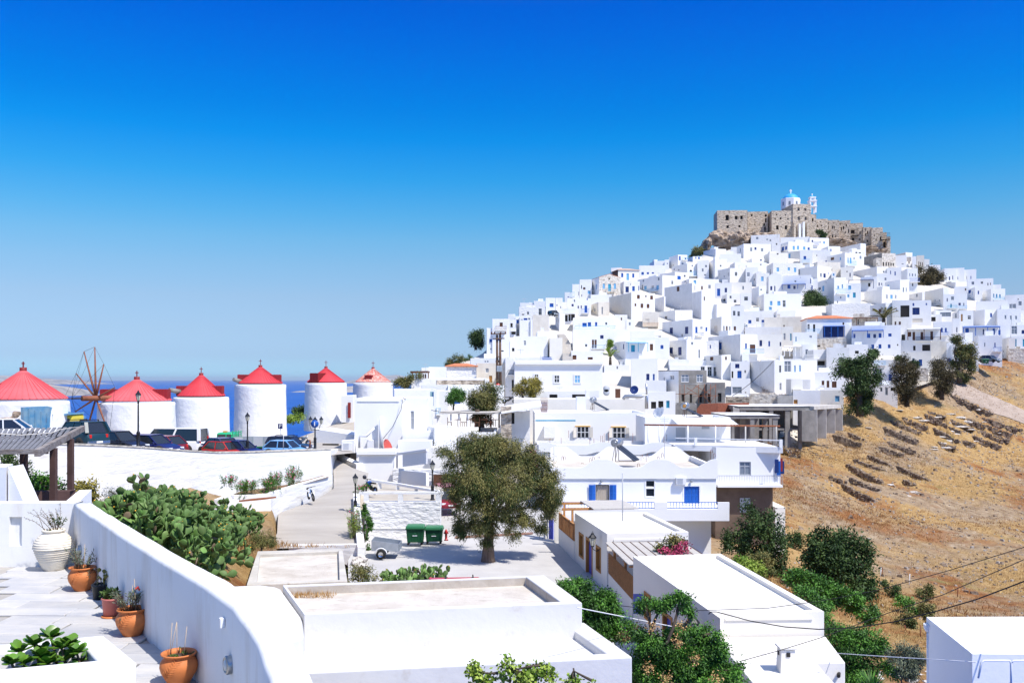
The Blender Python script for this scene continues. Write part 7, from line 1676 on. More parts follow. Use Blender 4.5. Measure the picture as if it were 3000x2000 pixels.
for i in range(11):
 if i==5:continue
 z_=a.z-h_*(i+0.6);x_=a.x+sw_*0.78;mb=MB();k=i % 4
 for dx in (-0.13,0.13):mb.box((x_+dx*sw_,111.74,z_),(sw_*0.09,0.03,h_*0.72))
 if k!=2:mb.box((x_,111.735,z_+h_*(0.3 if k==1 else -0.3)),(sw_*0.2,0.03,h_*0.14))
 if k>1:mb.box((x_,111.735,z_),(sw_*0.2,0.03,h_*0.13))
 mb.build('mosaic_letter','blue',rt_)
H(ZC,1095,1098,1232,568,850,'white restaurant wing with a blue-and-white railing','b1160,765,1172,825',Y=113,bal=[(1087,1140,768,832,'bluel',0.5)])
H(ZC,1222,1226,1870,505,790,'white cafe building with a blue window behind the small tree','b1290,655,1365,715',Y=120)
wallstrip('white_wall','white wall closing the parking behind the stone-based windmill',[(ZC.x(0),ZC.y(620),ZC.y(880),128),(ZC.x(140),ZC.y(615),ZC.y(880),128)],2.5,'white',nsub=2)
mb=MB();a,b=q(ZC.x(75),ZC.y(700),127.8),q(ZC.x(108),ZC.y(878),127.8);mb.box(((a.x+b.x)/2,127.8,(a.z+b.z)/2),(b.x-a.x,0.1,a.z-b.z));mb.build('red_door','dark_red',label='tall red door between windmill and white house',cat='door')
# tall house beside the ramp
hr,fR,fL,zt=H(ZC,140,150,700,655,1330,'tall white house in shade with a white downpipe and tank','g250,757,270,782',Y=88,D=9,alpha=0.03,m='wsmooth',mL='wsmooth')
mb=MB();fslab(mb,fR,0.3,fR.w-0.3,zt-0.28,zt-0.2,0.003,0.07);mb.build('moulding','wsmooth',hr)
mb=MB();p=q(ZC.x(457),ZC.y(855),87.5);mb.tube([p,(p.x,p.y,(HZ-ZC.y(1260))/F*87.5)],0.2,10);mb.build('downpipe','wpaint',hr)
mb=MB();mb.tube([q(ZC.x(378),ZC.y(995),87.2),q(ZC.x(290),ZC.y(1085),87.2),q(ZC.x(205),ZC.y(1085),87.2),q(ZC.x(205),ZC.y(1220),87.2)],0.11,8);mb.build('downpipe','wpaint',hr)
k0=fR.hit(ZC.x(305))[0];k1=fR.hit(ZC.x(375))[0];mb=MB();fslab(mb,fR,k0,k1,(HZ-ZC.y(1250))/F*88,(HZ-ZC.y(1128))/F*88,0.003,0.5);mb.build('wall_cabinet','wsmooth',hr)
hr2,fR2,_,_=H(ZC,700,704,995,652,1030,'white house wing with a tall three-pane blue window','w797,797,833,1012',Y=88.5,D=8,alpha=0.02,m='wsmooth')
H(ZC,698,702,1068,1022,1180,'low white block under the three-pane window','',Y=86,D=4,alpha=0.0,m='wsmooth')
H(ZC,1066,1070,1325,990,1290,'angled white wall house stepping down right of the low block','',Y=85,D=4,alpha=0.25,m='wsmooth')
H(ZC,645,650,1030,1140,1330,'white shed wall behind the balustrade','',Y=83.5,D=2,alpha=0.0,m='wsmooth')
hs,fS,_,_=H(ZC,198,202,600,1285,1530,'small weathered white shed with a thin slab roof','k205,1370,215,1380',Y=80.5,D=3,alpha=0.05,m='wsmooth')
mb=MB();fslab(mb,fS,-0.15,fS.w+0.2,(HZ-ZC.y(1300))/F*80,(HZ-ZC.y(1262))/F*80,-3,0.35);mb.build('slab','wsmooth',hs)
p=thing('balustrade','white masonry balustrade above the weathered shed','balustrade',q(ZC.x(850),ZC.y(1390),79));A3=q(ZC.x(600),ZC.y(1300),81);B3=q(ZC.x(990),ZC.y(1245),77.5)
mb=MB();mb.bar(A3,B3,0.3,0.18);mb.build('handrail','wsmooth',p);mb=MB();mb.bar(A3-Vector((0,0,2.4)),B3-Vector((0,0,3.0)),0.3,2.2);mb.build('base','wsmooth',p)
for i in range(16):t=0.3+0.68*i/15;c=A3.lerp(B3,t);mb=MB();mb.box((c.x,c.y,c.z-0.6),(0.13,0.13,1.1));mb.build('baluster','wsmooth',p)
H(ZC,1030,1033,1200,1218,1400,'pale pink-white wall with a faint shield relief','',Y=81,D=2,alpha=0.0,m='creaml')
acunit(Face(Vector((q(1002,0,86).x,86)),Vector((q(1040,0,86).x,86)),Vector((0,-1))),1006,1032,1295,1318,'rust-edged air conditioner beside the parking entrance')
wallstrip('white_wall','white wall around the parking entrance niche',[(920,1255,1320,98),(1036,1273,1345,96)],3,'white',nsub=2)
wallstrip('white_wall','lower white wall with air conditioner left of the tall shaded house',[(1000,1290,1360,87),(1038,1288,1365,87)],1,'white',nsub=2)
mb=MB();a=q(1010,1329,86.5);mb.box((a.x+0.55,86.4,a.z-0.8),(1.1,0.2,1.8));mb.build('dark_opening','dark',label='dark garage opening under the rust-edged air conditioner',cat='opening')
mb=MB();a=q(960,1318,94);mb.box((a.x+0.3,94,a.z),(1.6,0.3,1.3));mb.build('dark_opening','dark',label='arched dark opening at the parking entrance',cat='opening')
# cafe terrace behind the big tree
cf=thing('reed_pergola','wide flat cafe pergola on slim posts behind the big tree','pergola',q(1380,1210,100));zc3=(HZ-ZC.y(820))/F*100
mb=MB();a,b=q(ZC.x(1140),0,101),q(ZC.x(1830),0,101);mb.box(((a.x+b.x)/2,103,zc3),(b.x-a.x,8,0.15));mb.build('reed_roof','reed',cf)
for x in (1258,1350,1448,1718,1812):p=q(ZC.x(x),0,99.5);mb=MB();mb.bar((p.x,99.4,zc3),(p.x,99.4,(HZ-ZC.y(990))/F*99.4),0.2 if x<1500 else 0.16);mb.build('post','wpaint' if x<1500 else 'brown',cf)
H(ZC,1378,1382,1572,988,1050,'low cream planter wall on the cafe terrace','',Y=95,D=1,alpha=0.0,m='creaml',par=0.2)
H(ZC,1330,1335,1775,1042,1200,'white terrace wall below the cafe','',Y=93,D=9,alpha=0.0,roofmat='white')
def cafe_set(px,py,Y,label):
 c=q(ZC.x(px),ZC.y(py),Y);root=thing('cafe_table',label,'table',c,'dark tables on the cafe terrace');mb=MB();mb.lathe([(0,0.75),(0.4,0.75),(0.4,0.71),(0,0.71)],c,14);mb.build('top','brown',root);mb=MB();mb.bar(c,c+Vector((0,0,.71)),0.06);mb.build('leg','dark',root)
 for dx in (-0.8,0.8):
  ch_=thing('cafe_chair','dark wooden cafe chair under the reed pergola','chair',c+Vector((dx,0,0)),'dark chairs on the cafe terrace');p=c+Vector((dx,0,0))
  mb=MB();mb.box(p+Vector((0,0,0.45)),(0.45,0.45,0.05));mb.build('seat','brown',ch_);mb=MB();mb.box(p+Vector((0.2*(1 if dx>0 else -1),0,0.72)),(0.04,0.45,0.5));mb.build('backrest','brown',ch_)
  for sx in (-.2,.2):
   for sy in (-.2,.2):mb=MB();mb.bar(p+Vector((sx,sy,0)),p+Vector((sx,sy,.43)),0.04);mb.build('leg','brown',ch_)
for x,y,Y in ((1330,975,98),(1480,975,98),(1640,975,99),(1770,975,99)):cafe_set(x,y,Y,'round dark cafe table under the reed pergola')
tree('tree','thick dark tree trunks standing through the cafe pergola','tree',q(ZC.x(1560),ZC.y(1010),101),px_blobs([(1470,890,30,60),(1690,890,45,45),(1560,860,50,30)],101,ZC),1500,'leaf_brown',trunk_r=0.3,trunk_h=2.2,size=(0.25,0.08),clump=0.3)
H(ZC,1825,1832,2165,800,1120,'grey-white house with dark open bay behind the big tree','k1850,815,1930,1020 k1940,795,1988,945',Y=97,D=6,alpha=0.0,m='wgrey')
mb=MB();a,b=q(ZC.x(1840),ZC.y(740),96),q(ZC.x(2290),ZC.y(735),97);mb.add([(a.x,94,a.z-0.6),(b.x,94,b.z+.1),(b.x,99,b.z+0.5),(a.x,99,a.z-0.1),(a.x,94,a.z-0.75),(b.x,94,b.z-.05),(b.x,99,b.z+0.35),(a.x,99,a.z-0.25)],[(0,1,2,3),(7,6,5,4),(0,4,5,1),(1,5,6,2),(2,6,7,3),(3,7,4,0)]);mb.build('awning_roof','white',label='sloping white awning slab over the dark open bay',cat='awning')
mb=MB();a=q(ZC.x(1850),ZC.y(900),95);mb.box((a.x+0.4,95,a.z-0.3),(1.1,0.9,3.4));mb.build('stone_pillar','stone',label='brown stone pillar at the edge of the cafe',cat='pillar')
# right edge building in the lower right corner
z=-7.0
rr=roofbox('low_house','flat white roofed building cut off by the lower right corner',[gx(2848,1914,z),(22,23.3),(22,27.3),gx(2714,1806,z)],[(g(2848,1914,z).x+.02,g(2848,1914,z).y+.02),(21.9,23.4),(21.9,27.2),(g(2714,1806,z).x+.03,g(2714,1806,z).y-.03)],z,z-0.02,-14,'wsmooth','wsmooth')
mb=MB();p=q(2719,1838,27.0);mb.tube([p+Vector((0,0,.12)),p,p+Vector((0,0,-.1))],[0.13,0.12,0.08],10);mb.tube([p,p+Vector((0.03,0,-3))],0.045,8);mb.build('rusty_downpipe','wpaint',label='rust-streaked white rainwater pipe on the corner building',cat='pipe')
mb=MB();mb.tube([q(2866,1985,23),q(2875,1940,23),q(2882,1934,23),q(2958,1934,23.1),q(2962,1942,23.1),q(2962,2000,23.1)],0.025,6);mb.tube([q(2962,1940,23.1),q(2970,1934,23.1),q(3020,1934,23.2)],0.025,6);mb.build('conduit','wpaint',label='thin white conduit running over the lower right building',cat='conduit')
# ---------------------------------------------------------------- pots on the terrace
mat('terracotta',(0.62,0.20,0.06),0.6,0.18,5.0,0.15,20,bdist=0.01,dirt=((0.52,0.27,0.15),4,0.6,0.85,(1,1,1)))
mat('pink_plastic',(0.55,0.17,0.14),0.5,0.1,6);mat('black_plastic',(0.012,0.016,0.024),0.45)
mat('jar_clay',(0.74,0.68,0.57),0.85,col2=(0.58,0.49,0.37),scale=2.2,bump=0.4,bscale=12,contrast=(0.28,0.55),stretch=(1,1,3),bdist=0.02)
mat('soil',(0.10,0.07,0.05),0.95,0.4,20);mat('pad_green',(0.13,0.27,0.055),0.62,col2=(0.21,0.32,0.10),scale=3,objvar=0.55,dirt=((0.30,0.26,0.12),2.5,0.62,0.8,(1,1,1)))
mat('pad_old',(0.27,0.20,0.12),0.85,0.4,5,objvar=0.5);mat('pad_yellow',(0.22,0.20,0.05),0.55,0.3,8,objvar=0.3);mat('succulent',(0.10,0.25,0.02),0.35,col2=(0.16,0.32,0.035),scale=5,spec=0.5,objvar=0.45)
mat('stem_brown',(0.20,0.13,0.08),0.9,0.3,5);mat('stick',(0.50,0.38,0.25),0.8);mat('red_flower',(0.6,0.06,0.04),0.6);mat('flower_yellow',(0.75,0.42,0.04),0.6)
mat('steel',(0.42,0.42,0.41),0.35,metal=0.9);mat('lamp_glass',(0.55,0.57,0.56),0.25,spec=0.5)
def floor_at(px,py):return g(px,py,TZ)
def motif(par,c,r,h,az,s):
 """raised leafy sprig pressed into the belly of the pot"""
 mb=MB();n=Vector((math.cos(az),math.sin(az),0));t=Vector((-n.y,n.x,0));tilt=0.5
 def P(u,v): # position on the belly
  a=az+u/r;rr=r*(1-0.35*(v/h)**2)+0.004
  return Vector((c.x+rr*math.cos(a),c.y+rr*math.sin(a),c.z+v))
 pts=[P(s*(-0.5+i/8)*0.8,s*(-0.5+i/8))for i in range(9)];mb.tube(pts,0.004,4)
 for i in range(1,9):
  for sg in (-1,1):
   b=s*(-0.5+i/8.5);a0=P(b*0.8,b);a1=P(b*0.8+sg*0.055+0.03,b+0.055*(1 if sg<0 else 0.25));m_=a0.lerp(a1,0.55)+n*0.004;w=(a1-a0).cross(n).normalized()*0.012
   mb.add([a0,m_-w,a1,m_+w,m_+n*0.008],[(0,1,4),(1,2,4),(2,3,4),(3,0,4)],0,True)
 mb.build('embossed_sprig','terracotta',par)
def claypot(label,px,py,wpx):
 b=floor_at(px,py);R_=wpx/2/F*b.y;root=thing('clay_pot',label,'pot',b,'terracotta pots along the terrace wall');s=R_
 prof=[(0,0.0),(0.52,0.0),(0.56,0.06),(0.74,0.38),(0.93,0.72),(1.0,1.0),(0.97,1.22),(0.84,1.42),(0.76,1.52),(0.78,1.60),(0.93,1.66),(0.95,1.72),(0.90,1.75),(0.80,1.70),(0.72,1.58),(0.72,1.45)]
 mb=MB();mb.lathe([(a*s,z*s)for a,z in prof],b,40);mb.build('body','terracotta',root)
 mb=MB();mb.lathe([(0,1.5*s),(0.74*s,1.5*s)],b,24);mb.build('soil','soil',root)
 motif(root,b+Vector((0,0,s*0.95)),s*0.985,s*0.75,R(-102),s*0.95)
 return root,b,s
def sprigs(name,label,b,s,h,n,mt,spread,lean=(0,0),group=None,size=(0.055,0.012)):
 """leafy stems rising from a pot"""
 root=thing(name,label,'plant',b,group);mb=MB();C=[];D=[]
 for i in range(n):
  a=RG.random()*6.28;r0=s*0.5*RG.random();p0=b+Vector((r0*math.cos(a),r0*math.sin(a),0));hh=h*(0.5+0.6*RG.random());e=p0+Vector((math.cos(a)*spread*RG.random()+lean[0],math.sin(a)*spread*RG.random()+lean[1],hh*(1 if RG.random()<0.8 else -0.25)))
  m_=p0.lerp(e,0.5)+Vector((0,0,hh*0.18));mb.tube([p0,m_,e],[0.005,0.004,0.002],4)
  for k in range(16):
   t=0.25+0.75*k/15;p=p0.lerp(m_,t*2)if t<0.5 else m_.lerp(e,t*2-1);C.append(p);D.append(Vector(RG.normal(size=3))*0.7+(e-p0).normalized()*0.6)
 mb.build('stem','stem_brown',root,kind='stuff');k=len(C);leaves('foliage',np.array(C),np.array(D),RG.normal(size=(k,3)),size[0],size[1],RG.random(k),mt,root)
 return root
def sticks(label,b,ends):
 o=MB()
 for (dx,dz,dx2)in ends:o.tube([b+Vector((dx,0,-0.02)),b+Vector((dx2,0.02,dz))],0.0035,5)
 return o.build('plant_stick','stick',label=label,cat='stick',kind=None)
r_,b,s=claypot('clay pot with a leafy sprig relief, farthest from the viewer beside the ribbed jar',241,1728,79);ptop=b+Vector((0,0,1.5*s))
sprigs('grey_green_plant','straggling grey-green plant spilling from the farthest clay pot',ptop,s,0.30,26,'leaf_grey',0.24);sticks('thin cane standing in the farthest clay pot',ptop,[(0.03,0.40,0.03)])
r_,b,s=claypot('clay pot with a leafy sprig relief next to the pink plastic pot',387,1860,92);ptop=b+Vector((0,0,1.5*s))
sprigs('carnation_plant','tangled grey-green carnation in the clay pot beside the pink pot',ptop+Vector((-0.04,0,0)),s,0.26,30,'leaf_grey',0.20,(-0.05,0));sticks('thin canes in the clay pot beside the pink pot',ptop,[(0.05,0.42,0.02),(0.0,0.34,0.0)])
mb=MB();
for dx,dz in ((0.055,0.30),(0.075,0.315),(0.09,0.29)):mb.sphere(ptop+Vector((dx,0,dz)),0.016,8)
mb.build('carnation_flower','red_flower',label='small red carnation bloom above the clay pot',cat='flower')
r_,b,s=claypot('nearest clay pot holding only bare sticks, at the bottom edge',524,2003,108);ptop=b+Vector((0,0,1.5*s))
sticks('bare dry sticks standing in the nearest clay pot',ptop,[(-0.10,0.36,-0.08),(-0.10,0.37,-0.03),(-0.02,0.36,-0.03),(0.05,0.32,0.08)]);sprigs('seedling','tiny green seedlings in the nearest clay pot',ptop,s,0.05,12,'l_green',0.08,size=(0.02,0.012))
b=floor_at(157,1668);s=56/F*b.y;jr=thing('ribbed_jar','large cream ribbed storage jar standing in the terrace corner','jar',b);prof=[(0,0),(0.44,0),(0.50,0.06)]
Hj=118/F*b.y
for i in range(1,90):
 t=i/90;base=0.48+0.52*math.sin(min(1,t*1.12)*math.pi*0.55)*1.02 if t<0.6 else 1.0-((t-0.55)/0.45)**2.6*0.52;rib=0.016*math.sin(t*2*math.pi*17)if 0.26<t<0.93 else 0
 prof.append((base+rib,t*Hj/s*0.93))
prof +=[(0.50,Hj/s*0.95),(0.56,Hj/s*0.955),(0.575,Hj/s*0.985),(0.55,Hj/s),(0.46,Hj/s),(0.43,Hj/s*0.96),(0,Hj/s*0.94)]
mb=MB();mb.lathe([(a*s,z*s)for a,z in prof],b,48);mb.build('body','jar_clay',jr)
sprigs('thorny_shrub','dry thorny branches growing out of the ribbed jar',b+Vector((0,0,Hj)),s,0.42,12,'leaf_brown',0.30,(-0.12,0),size=(0.04,0.008));sprigs('dark_sprig','dark green sprig in the mouth of the ribbed jar',b+Vector((0.05,0,Hj)),s*0.4,0.26,9,'l_dark',0.10,size=(0.05,0.02))
def pad_mesh():
 mb=MB();mb.lathe([(r_p,i/7)for i,r_p in enumerate((0.02,0.20,0.34,0.45,0.50,0.47,0.34,0.02))],(0,0,0),8);mb.v=[(x,y*0.16,z)for x,y,z in mb.v];me=mb.build('pad','pad_green');d=me.data;bpy.data.objects.remove(me);return d
PAD=pad_mesh()
def cactus(label,roots,nlev,size,mt='pad_green',loc=None,maxparts=290,name='prickly_pear',lean=0.35,flowers=True,branch=(1,3)):
 loc=loc or roots[0];root=thing(name,label,'cactus',loc);me=PAD
 if mt!='pad_green':me=PAD.copy();me.materials[0]=M[mt]
 allp=[];tips=[]
 def grow(p,d,lev,s):
  az=RG.random()*math.pi*2;q_=d.to_track_quat('Z','Y').to_matrix()@ Matrix.Rotation(az,3,'Z');s1=s*(0.8+0.4*RG.random())
  X=Matrix.Translation(p)@ q_.to_4x4()@ Matrix.Diagonal((s1*0.72,s1,s1,1));allp.append(X)
  if lev<=1:tips.append((X @ Vector((0,0,1))));return
  for k in range(int(RG.integers(branch[0],branch[1]+1))):
   off=X @ Vector(((RG.random()-0.5)*0.6,0,0.86+0.08*RG.random()));nd=(d*0.75+Vector(RG.normal(size=3))*0.55+Vector((0,0,0.28))).normalized();grow(off,nd,lev-1,s*0.96)
 for r in roots:grow(Vector(r)-Vector((0,0,size*0.25)),(Vector((0,0,1))+Vector(RG.normal(size=3))*lean).normalized(),nlev,size)
 allp.sort(key=lambda X:X.translation.y)
 mo=me.copy();mo.materials[0]=M['pad_old']
 for X in allp[:maxparts]:shared('pad',mo if RG.random()<0.09 else me,root,Matrix.Translation(-Vector(loc))@ X)
 rest=allp[maxparts:]
 if rest:
  mb=MB();bv=[v.co.copy()for v in me.vertices];bf=[tuple(p.vertices)for p in me.polygons]
  for X in rest:mb.add([X @ v for v in bv],bf,0,True)
  mb.build('pads',mt,root,kind='stuff')
 if flowers:
  mb=MB()
  for t in tips[::9]:mb.sphere(t,size*0.07,6)
  mb.build('fruit','flower_yellow',root,kind='stuff')
 return root
b=floor_at(295,1753);mb=MB();s=25/F*b.y;k_=thing('plastic_pot','black plastic pot holding a small yellowish cactus','pot',b);mb.lathe([(0,0),(0.8*s,0),(0.95*s,1.55*s),(1.03*s,1.56*s),(1.03*s,1.75*s),(0.93*s,1.75*s),(0.9*s,1.6*s),(0,1.6*s)],b,28);mb.build('body','black_plastic',k_)
cactus('small yellow-green cactus in the black plastic pot',[b+Vector((dx,dy,1.65*s))for dx,dy in ((-0.06,0),(0.04,0.02),(0.07,-0.03),(0,0.03))],4,0.088,'pad_yellow',name='small_cactus',lean=0.3,flowers=False,branch=(1,2))
b=floor_at(328,1806);mb=MB();s=28/F*b.y;k_=thing('plastic_pot','pink plastic pot on a saucer beside the middle clay pot','pot',b);mb.lathe([(0,0.02),(0.82*s,0.02),(0.98*s,1.85*s),(1.06*s,1.9*s),(1.06*s,2.05*s),(0.95*s,2.05*s),(0.92*s,1.85*s),(0,1.85*s)],b,28);mb.build('body','pink_plastic',k_)
mb=MB();mb.lathe([(0,0.004),(1.02*s,0.004),(1.06*s,0.16*s),(1.0*s,0.16*s),(0.95*s,0.03)],b,28);mb.build('saucer','terracotta',k_);sprigs('leafy_plant','broad-leaved plant in the pink plastic pot',b+Vector((0,0,1.85*s)),s,0.10,8,'l_dark',0.10,size=(0.09,0.05))
# succulent: paddle leaves in rosettes
mb=MB();n=5
for i in range(n+1):
 t=i/n;w=(0.10,0.16,0.30,0.42,0.40,0.12)[i];z_=t;y_=0.25*t*t
 mb.v +=[(-w,y_+0.05*w,z_),(0,y_-0.035,z_),(w,y_+0.05*w,z_)]
for i in range(n):
 for j in range(2):mb.f.append([i*3+j,i*3+j+1,i*3+j+4,i*3+j+3]);mb.m.append(0);mb.sm.append(True)
b0_=len(mb.v);mb.v +=[(x,y+0.06,z)for x,y,z in mb.v[:b0_]]
for f_ in [list(f_)for f_ in mb.f]:mb.f.append([b0_+k for k in f_[::-1]]);mb.m.append(0);mb.sm.append(True)
lo_=mb.build('leaf','succulent');LEAF=lo_.data;bpy.data.objects.remove(lo_)
sroot=thing('succulent_plant','green paddle-leaved succulent filling the white planter','plant',q(150,1950,8.9));so_=q(150,1950,8.9);mb=MB()
for (px,py,Y,sc_,nl)in ((150,1850,9.2,0.125,9),(100,1870,9.1,0.115,7),(205,1870,9.2,0.12,10),(225,1895,9.1,0.115,9),(60,1890,9.0,0.115,9),(70,1925,8.9,0.11,9),(140,1925,8.95,0.115,10),(190,1915,9.1,0.11,9),(235,1920,9.2,0.105,8),(35,1925,8.8,0.11,10),(120,1905,9.0,0.12,10),(180,1880,9.1,0.12,10),(50,1960,8.8,0.10,9),(130,1965,8.85,0.10,9),(95,1950,8.9,0.10,8),(165,1950,8.9,0.10,8),(20,1975,8.7,0.10,6),(215,1942,9.0,0.09,7),(125,1890,9.1,0.10,7)):
 c=q(px,py+18,Y);mb.tube([Vector((c.x*0.99,c.y+0.05,-2.92)),c],[0.016,0.011],6)
 for k in range(nl):
  a=k*2.4+RG.random();el=0.35+1.0*(k/nl)**0.8;X=Matrix.Translation(c-so_)@ Matrix.Rotation(a,4,'Z')@ Matrix.Rotation(-(math.pi/2-el),4,'X')@ Matrix.Diagonal((sc_,sc_,sc_*(0.8+0.35*RG.random()),1));shared('leaf',LEAF,sroot,X)
mb.build('stem','stem_brown',sroot)
# wall fittings
def on_wall(px,py):# point on the inner face of the terrace wall
 best=None;pp=[(-7.78,16.35),(-5.9,13.55),(-4.2,11.1),(-3.3,9.85),(-2.72,8.95),(-2.15,7.75),(-1.72,6.6)]
 for a,b in zip(pp,pp[1:]):
  f=Face(Vector(a),Vector(b),Vector((a[1]-b[1],b[0]-a[0])).normalized()*-1);k,t=f.hit(px)
  if -0.05<=k<=f.w+0.05:P=q(px,py,t);return P,Vector((-abs(f.n.x),-abs(f.n.y),0)).normalized()
 return q(px,py,9),Vector((-1,-.5,0)).normalized()
def bulkhead(label,px,py,r):
 P,n=on_wall(px,py);root=thing('wall_light',label,'light',P,'round lights on the terrace wall');rot=n.to_track_quat('Z','Y').to_matrix();r=r/F*P.y
 for nm,mt,pr in (('housing','steel',[(r,-0.02),(r,0.05),(r*0.82,0.065),(r*0.72,0.05)]),('lens','lamp_glass',[(r*0.74,0.045),(r*0.5,0.07),(0.0,0.08)])):mb=MB();mb.lathe(pr,(0,0,0),24);mb.v=[tuple(P+rot @ Vector(v_))for v_ in mb.v];mb.build(nm,mt,root)
bulkhead('round steel bulkhead light nearest the viewer on the parapet wall',678,1945,27);bulkhead('round grey light on the wall behind the carnation pot',403,1738,20);bulkhead('round grey light on the wall behind the farthest clay pot',237,1610,15)
P,n_w=on_wall(659,1822);mb=MB();mb.box(P+n_w*0.03,(0.06,0.05,0.10),rz=math.atan2(n_w.y,n_w.x)+math.pi/2);mb.build('junction_box','wpaint',label='small white electrical box with a rusty edge on the parapet wall',cat='box',bevel=0.008)
# ---------------------------------------------------------------- plants of the middle ground
def in_poly(x,y,P):
 r=False;j=len(P)-1
 for i in range(len(P)):
  if (P[i][1]>y)!=(P[j][1]>y)and x<(P[j][0]-P[i][0])*(y-P[i][1])/(P[j][1]-P[i][1])+P[i][0]:r=not r
  j=i
 return r
def poly_pts(P,n,y0=20,y1=75,lift=0.0):
 out=[];xs=[p[0]for p in P];ys=[p[1]for p in P]
 while len(out)<n:
  x=rnd.uniform(min(xs),max(xs));y=rnd.uniform(min(ys),max(ys))
  if in_poly(x,y,P):
   p=on_ground(x,y,y0,y1)
   if p:out.append(p+Vector((0,0,lift)))
 return out
CPOLY=[(345,1560),(470,1520),(620,1535),(740,1560),(770,1590),(680,1610),(650,1680),(700,1700),(610,1705),(420,1620)]
cactus('huge sprawling prickly pear cactus between the terrace and the retaining wall',poly_pts(CPOLY,80)+poly_pts([(350,1530),(470,1490),(560,1490),(560,1530)],14),5,0.40,loc=tuple(on_ground(560,1640,20,75)))
cactus('pale-stemmed prickly pear arm reaching up at the left of the big cactus',[q(425,1460,36),q(395,1455,35.5),q(440,1450,37)],3,0.42,name='prickly_pear')
cactus('smaller prickly pear clump beside the square behind the stained roof',poly_pts([(1120,1735),(1290,1720),(1320,1715),(1300,1740),(1130,1750)],26,30,60,0.25),4,0.36,maxparts=150)
def bushpx(label,blobs,Y,n,mt,name='bush',size=(0.12,0.05),clump=0.2,cat='bush',**k):
 bl=px_blobs(blobs,Y);c=bl[0][0];gz=min(b_[0].z-b_[1][2]for b_ in bl);return tree(name,label,cat,(c.x,c.y,gz),bl,n,mt,trunk_r=k.pop('trunk_r',0.04),trunk_h=0.3,size=size,clump=clump,**k)
for i,(px,y0,y1,Y,n)in enumerate(((672,1390,1425,58.5,500),(715,1405,1447,59.5,700),(735,1403,1447,60,700),(785,1400,1435,61.5,900),(805,1380,1432,62.5,900),(850,1385,1417,66,400),(862,1362,1412,67.5,800),(1062,1418,1440,62.5,400),(1038,1480,1590,58,1400))):
 h=(y1-y0);sprigs('oleander','upright oleander with pink flowers %s' % ('behind the prickly pear','left of the planter wall step','at the planter wall step','low in the planter beside the ramp','tall in the middle of the planter','small in the upper planter','tallest, at the top of the planter','beside the blue motorcycle','in the narrow bed by the lamp post')[i],q(px,y1,Y),0.9,h/F*Y*0.9,int(n/14),'l_green' if i<8 else 'leaf_lime',0.3,size=(0.16,0.035),group='oleanders along the ramp')
 mb=MB();c=q(px,y0+h*0.3,Y)
 for k in range(14):mb.sphere(c+Vector((rnd.uniform(-.35,.35),rnd.uniform(-.3,.3),rnd.uniform(-.5,.4)*(h/F*Y)*0.6)),0.05,5)
 mb.build('pink_blooms','leaf_pink_solid' if 'leaf_pink_solid' in M else mat('leaf_pink_solid',(0.68,0.16,0.26),0.7),label='pink oleander blooms on the plant numbered along the ramp' if False else 'loose cluster of pink oleander blooms above the planter',cat='flowers',group='pink blooms on the oleanders',kind='stuff')
bushpx('round olive-green thorn bush at the lower edge of the prickly pear',[(765,1580,35,22),(745,1588,20,14),(785,1592,16,10)],44,4500,'l_olive',size=(0.12,0.02),clump=0.15)
bushpx('yellow-green leafy bush beside the pergola steps',[(252,1432,28,26),(240,1450,20,18),(262,1455,18,14)],30,2500,'leaf_yellow',size=(0.09,0.05))
bushpx('bright green bush behind the pergola posts',[(120,1418,32,22),(175,1430,18,12),(100,1440,18,10)],28,2500,'l_green',size=(0.10,0.05))
bushpx('dark shrub behind the left pergola post',[(45,1380,28,32),(25,1350,22,20),(70,1410,18,24)],28,2600,'l_dark',size=(0.10,0.04))
bushpx('silvery dry bush among the rubble left of the prickly pear',[(350,1450,35,18),(390,1465,22,18),(320,1440,18,10)],33,3500,'leaf_grey',size=(0.08,0.012),clump=0.25)
bushpx('thin green and brown shrub between concrete roof and small cactus',[(1050,1690,22,28),(1030,1700,16,18),(1085,1680,16,26),(1060,1660,10,20)],41,2500,'l_olive',size=(0.12,0.03))
bushpx('tall creeper climbing down the divider wall',[(1073,1500,9,25),(1076,1545,10,30),(1078,1600,10,35),(1078,1630,9,20)],58,3500,'l_green',size=(0.12,0.07),clump=0.12,name='creeper')
# dry grass: stuff
def grass(name,label,pts,mt,h,w,per=8,spread=0.12):
 C=[];D=[]
 for p in pts:
  for k in range(per):C.append((p[0]+rnd.gauss(0,spread),p[1]+rnd.gauss(0,spread),p[2]-0.03));D.append((rnd.gauss(0,.35),rnd.gauss(0,.35),1))
 k=len(C);leaves(name,np.array(C),np.array(D),RG.normal(size=(k,3)),h*(0.5+RG.random(k)),w,RG.random(k),mt,None,label=label,cat='grass')
nz_=lambda x,y,s,o:noise.noise(Vector((x*s,y*s,o)))
grass('dry_grass','golden dry grass over the lower hillside',rand_ground(15000,2230,3150,52,205,lambda x,y,px:0.12+2.2*max(0,nz_(x,y,0.04,2))),'grass_gold',0.20,0.04,4,0.2)
grass('rust_grass','rust-brown dry weeds on the hillside',rand_ground(9000,2230,3150,52,200,lambda x,y,px:0.04+2.4*max(0,nz_(x,y,0.05,22))),'grass_rust',0.22,0.05,4,0.2)
grass('roof_weeds','orange dry weeds along the stained roof edge',[(g(px,rnd.uniform(1722,1752),-6.27))for px in [rnd.uniform(836,975)for _ in range(220)]],'grass_dry',0.16,0.015,6,0.05)
grass('bank_weeds','dry orange weeds on the bank above the concrete roof',poly_pts([(700,1570),(860,1598),(1040,1604),(900,1604),(760,1608),(700,1620)],260,20,75),'grass_dry',0.25,0.03,5)
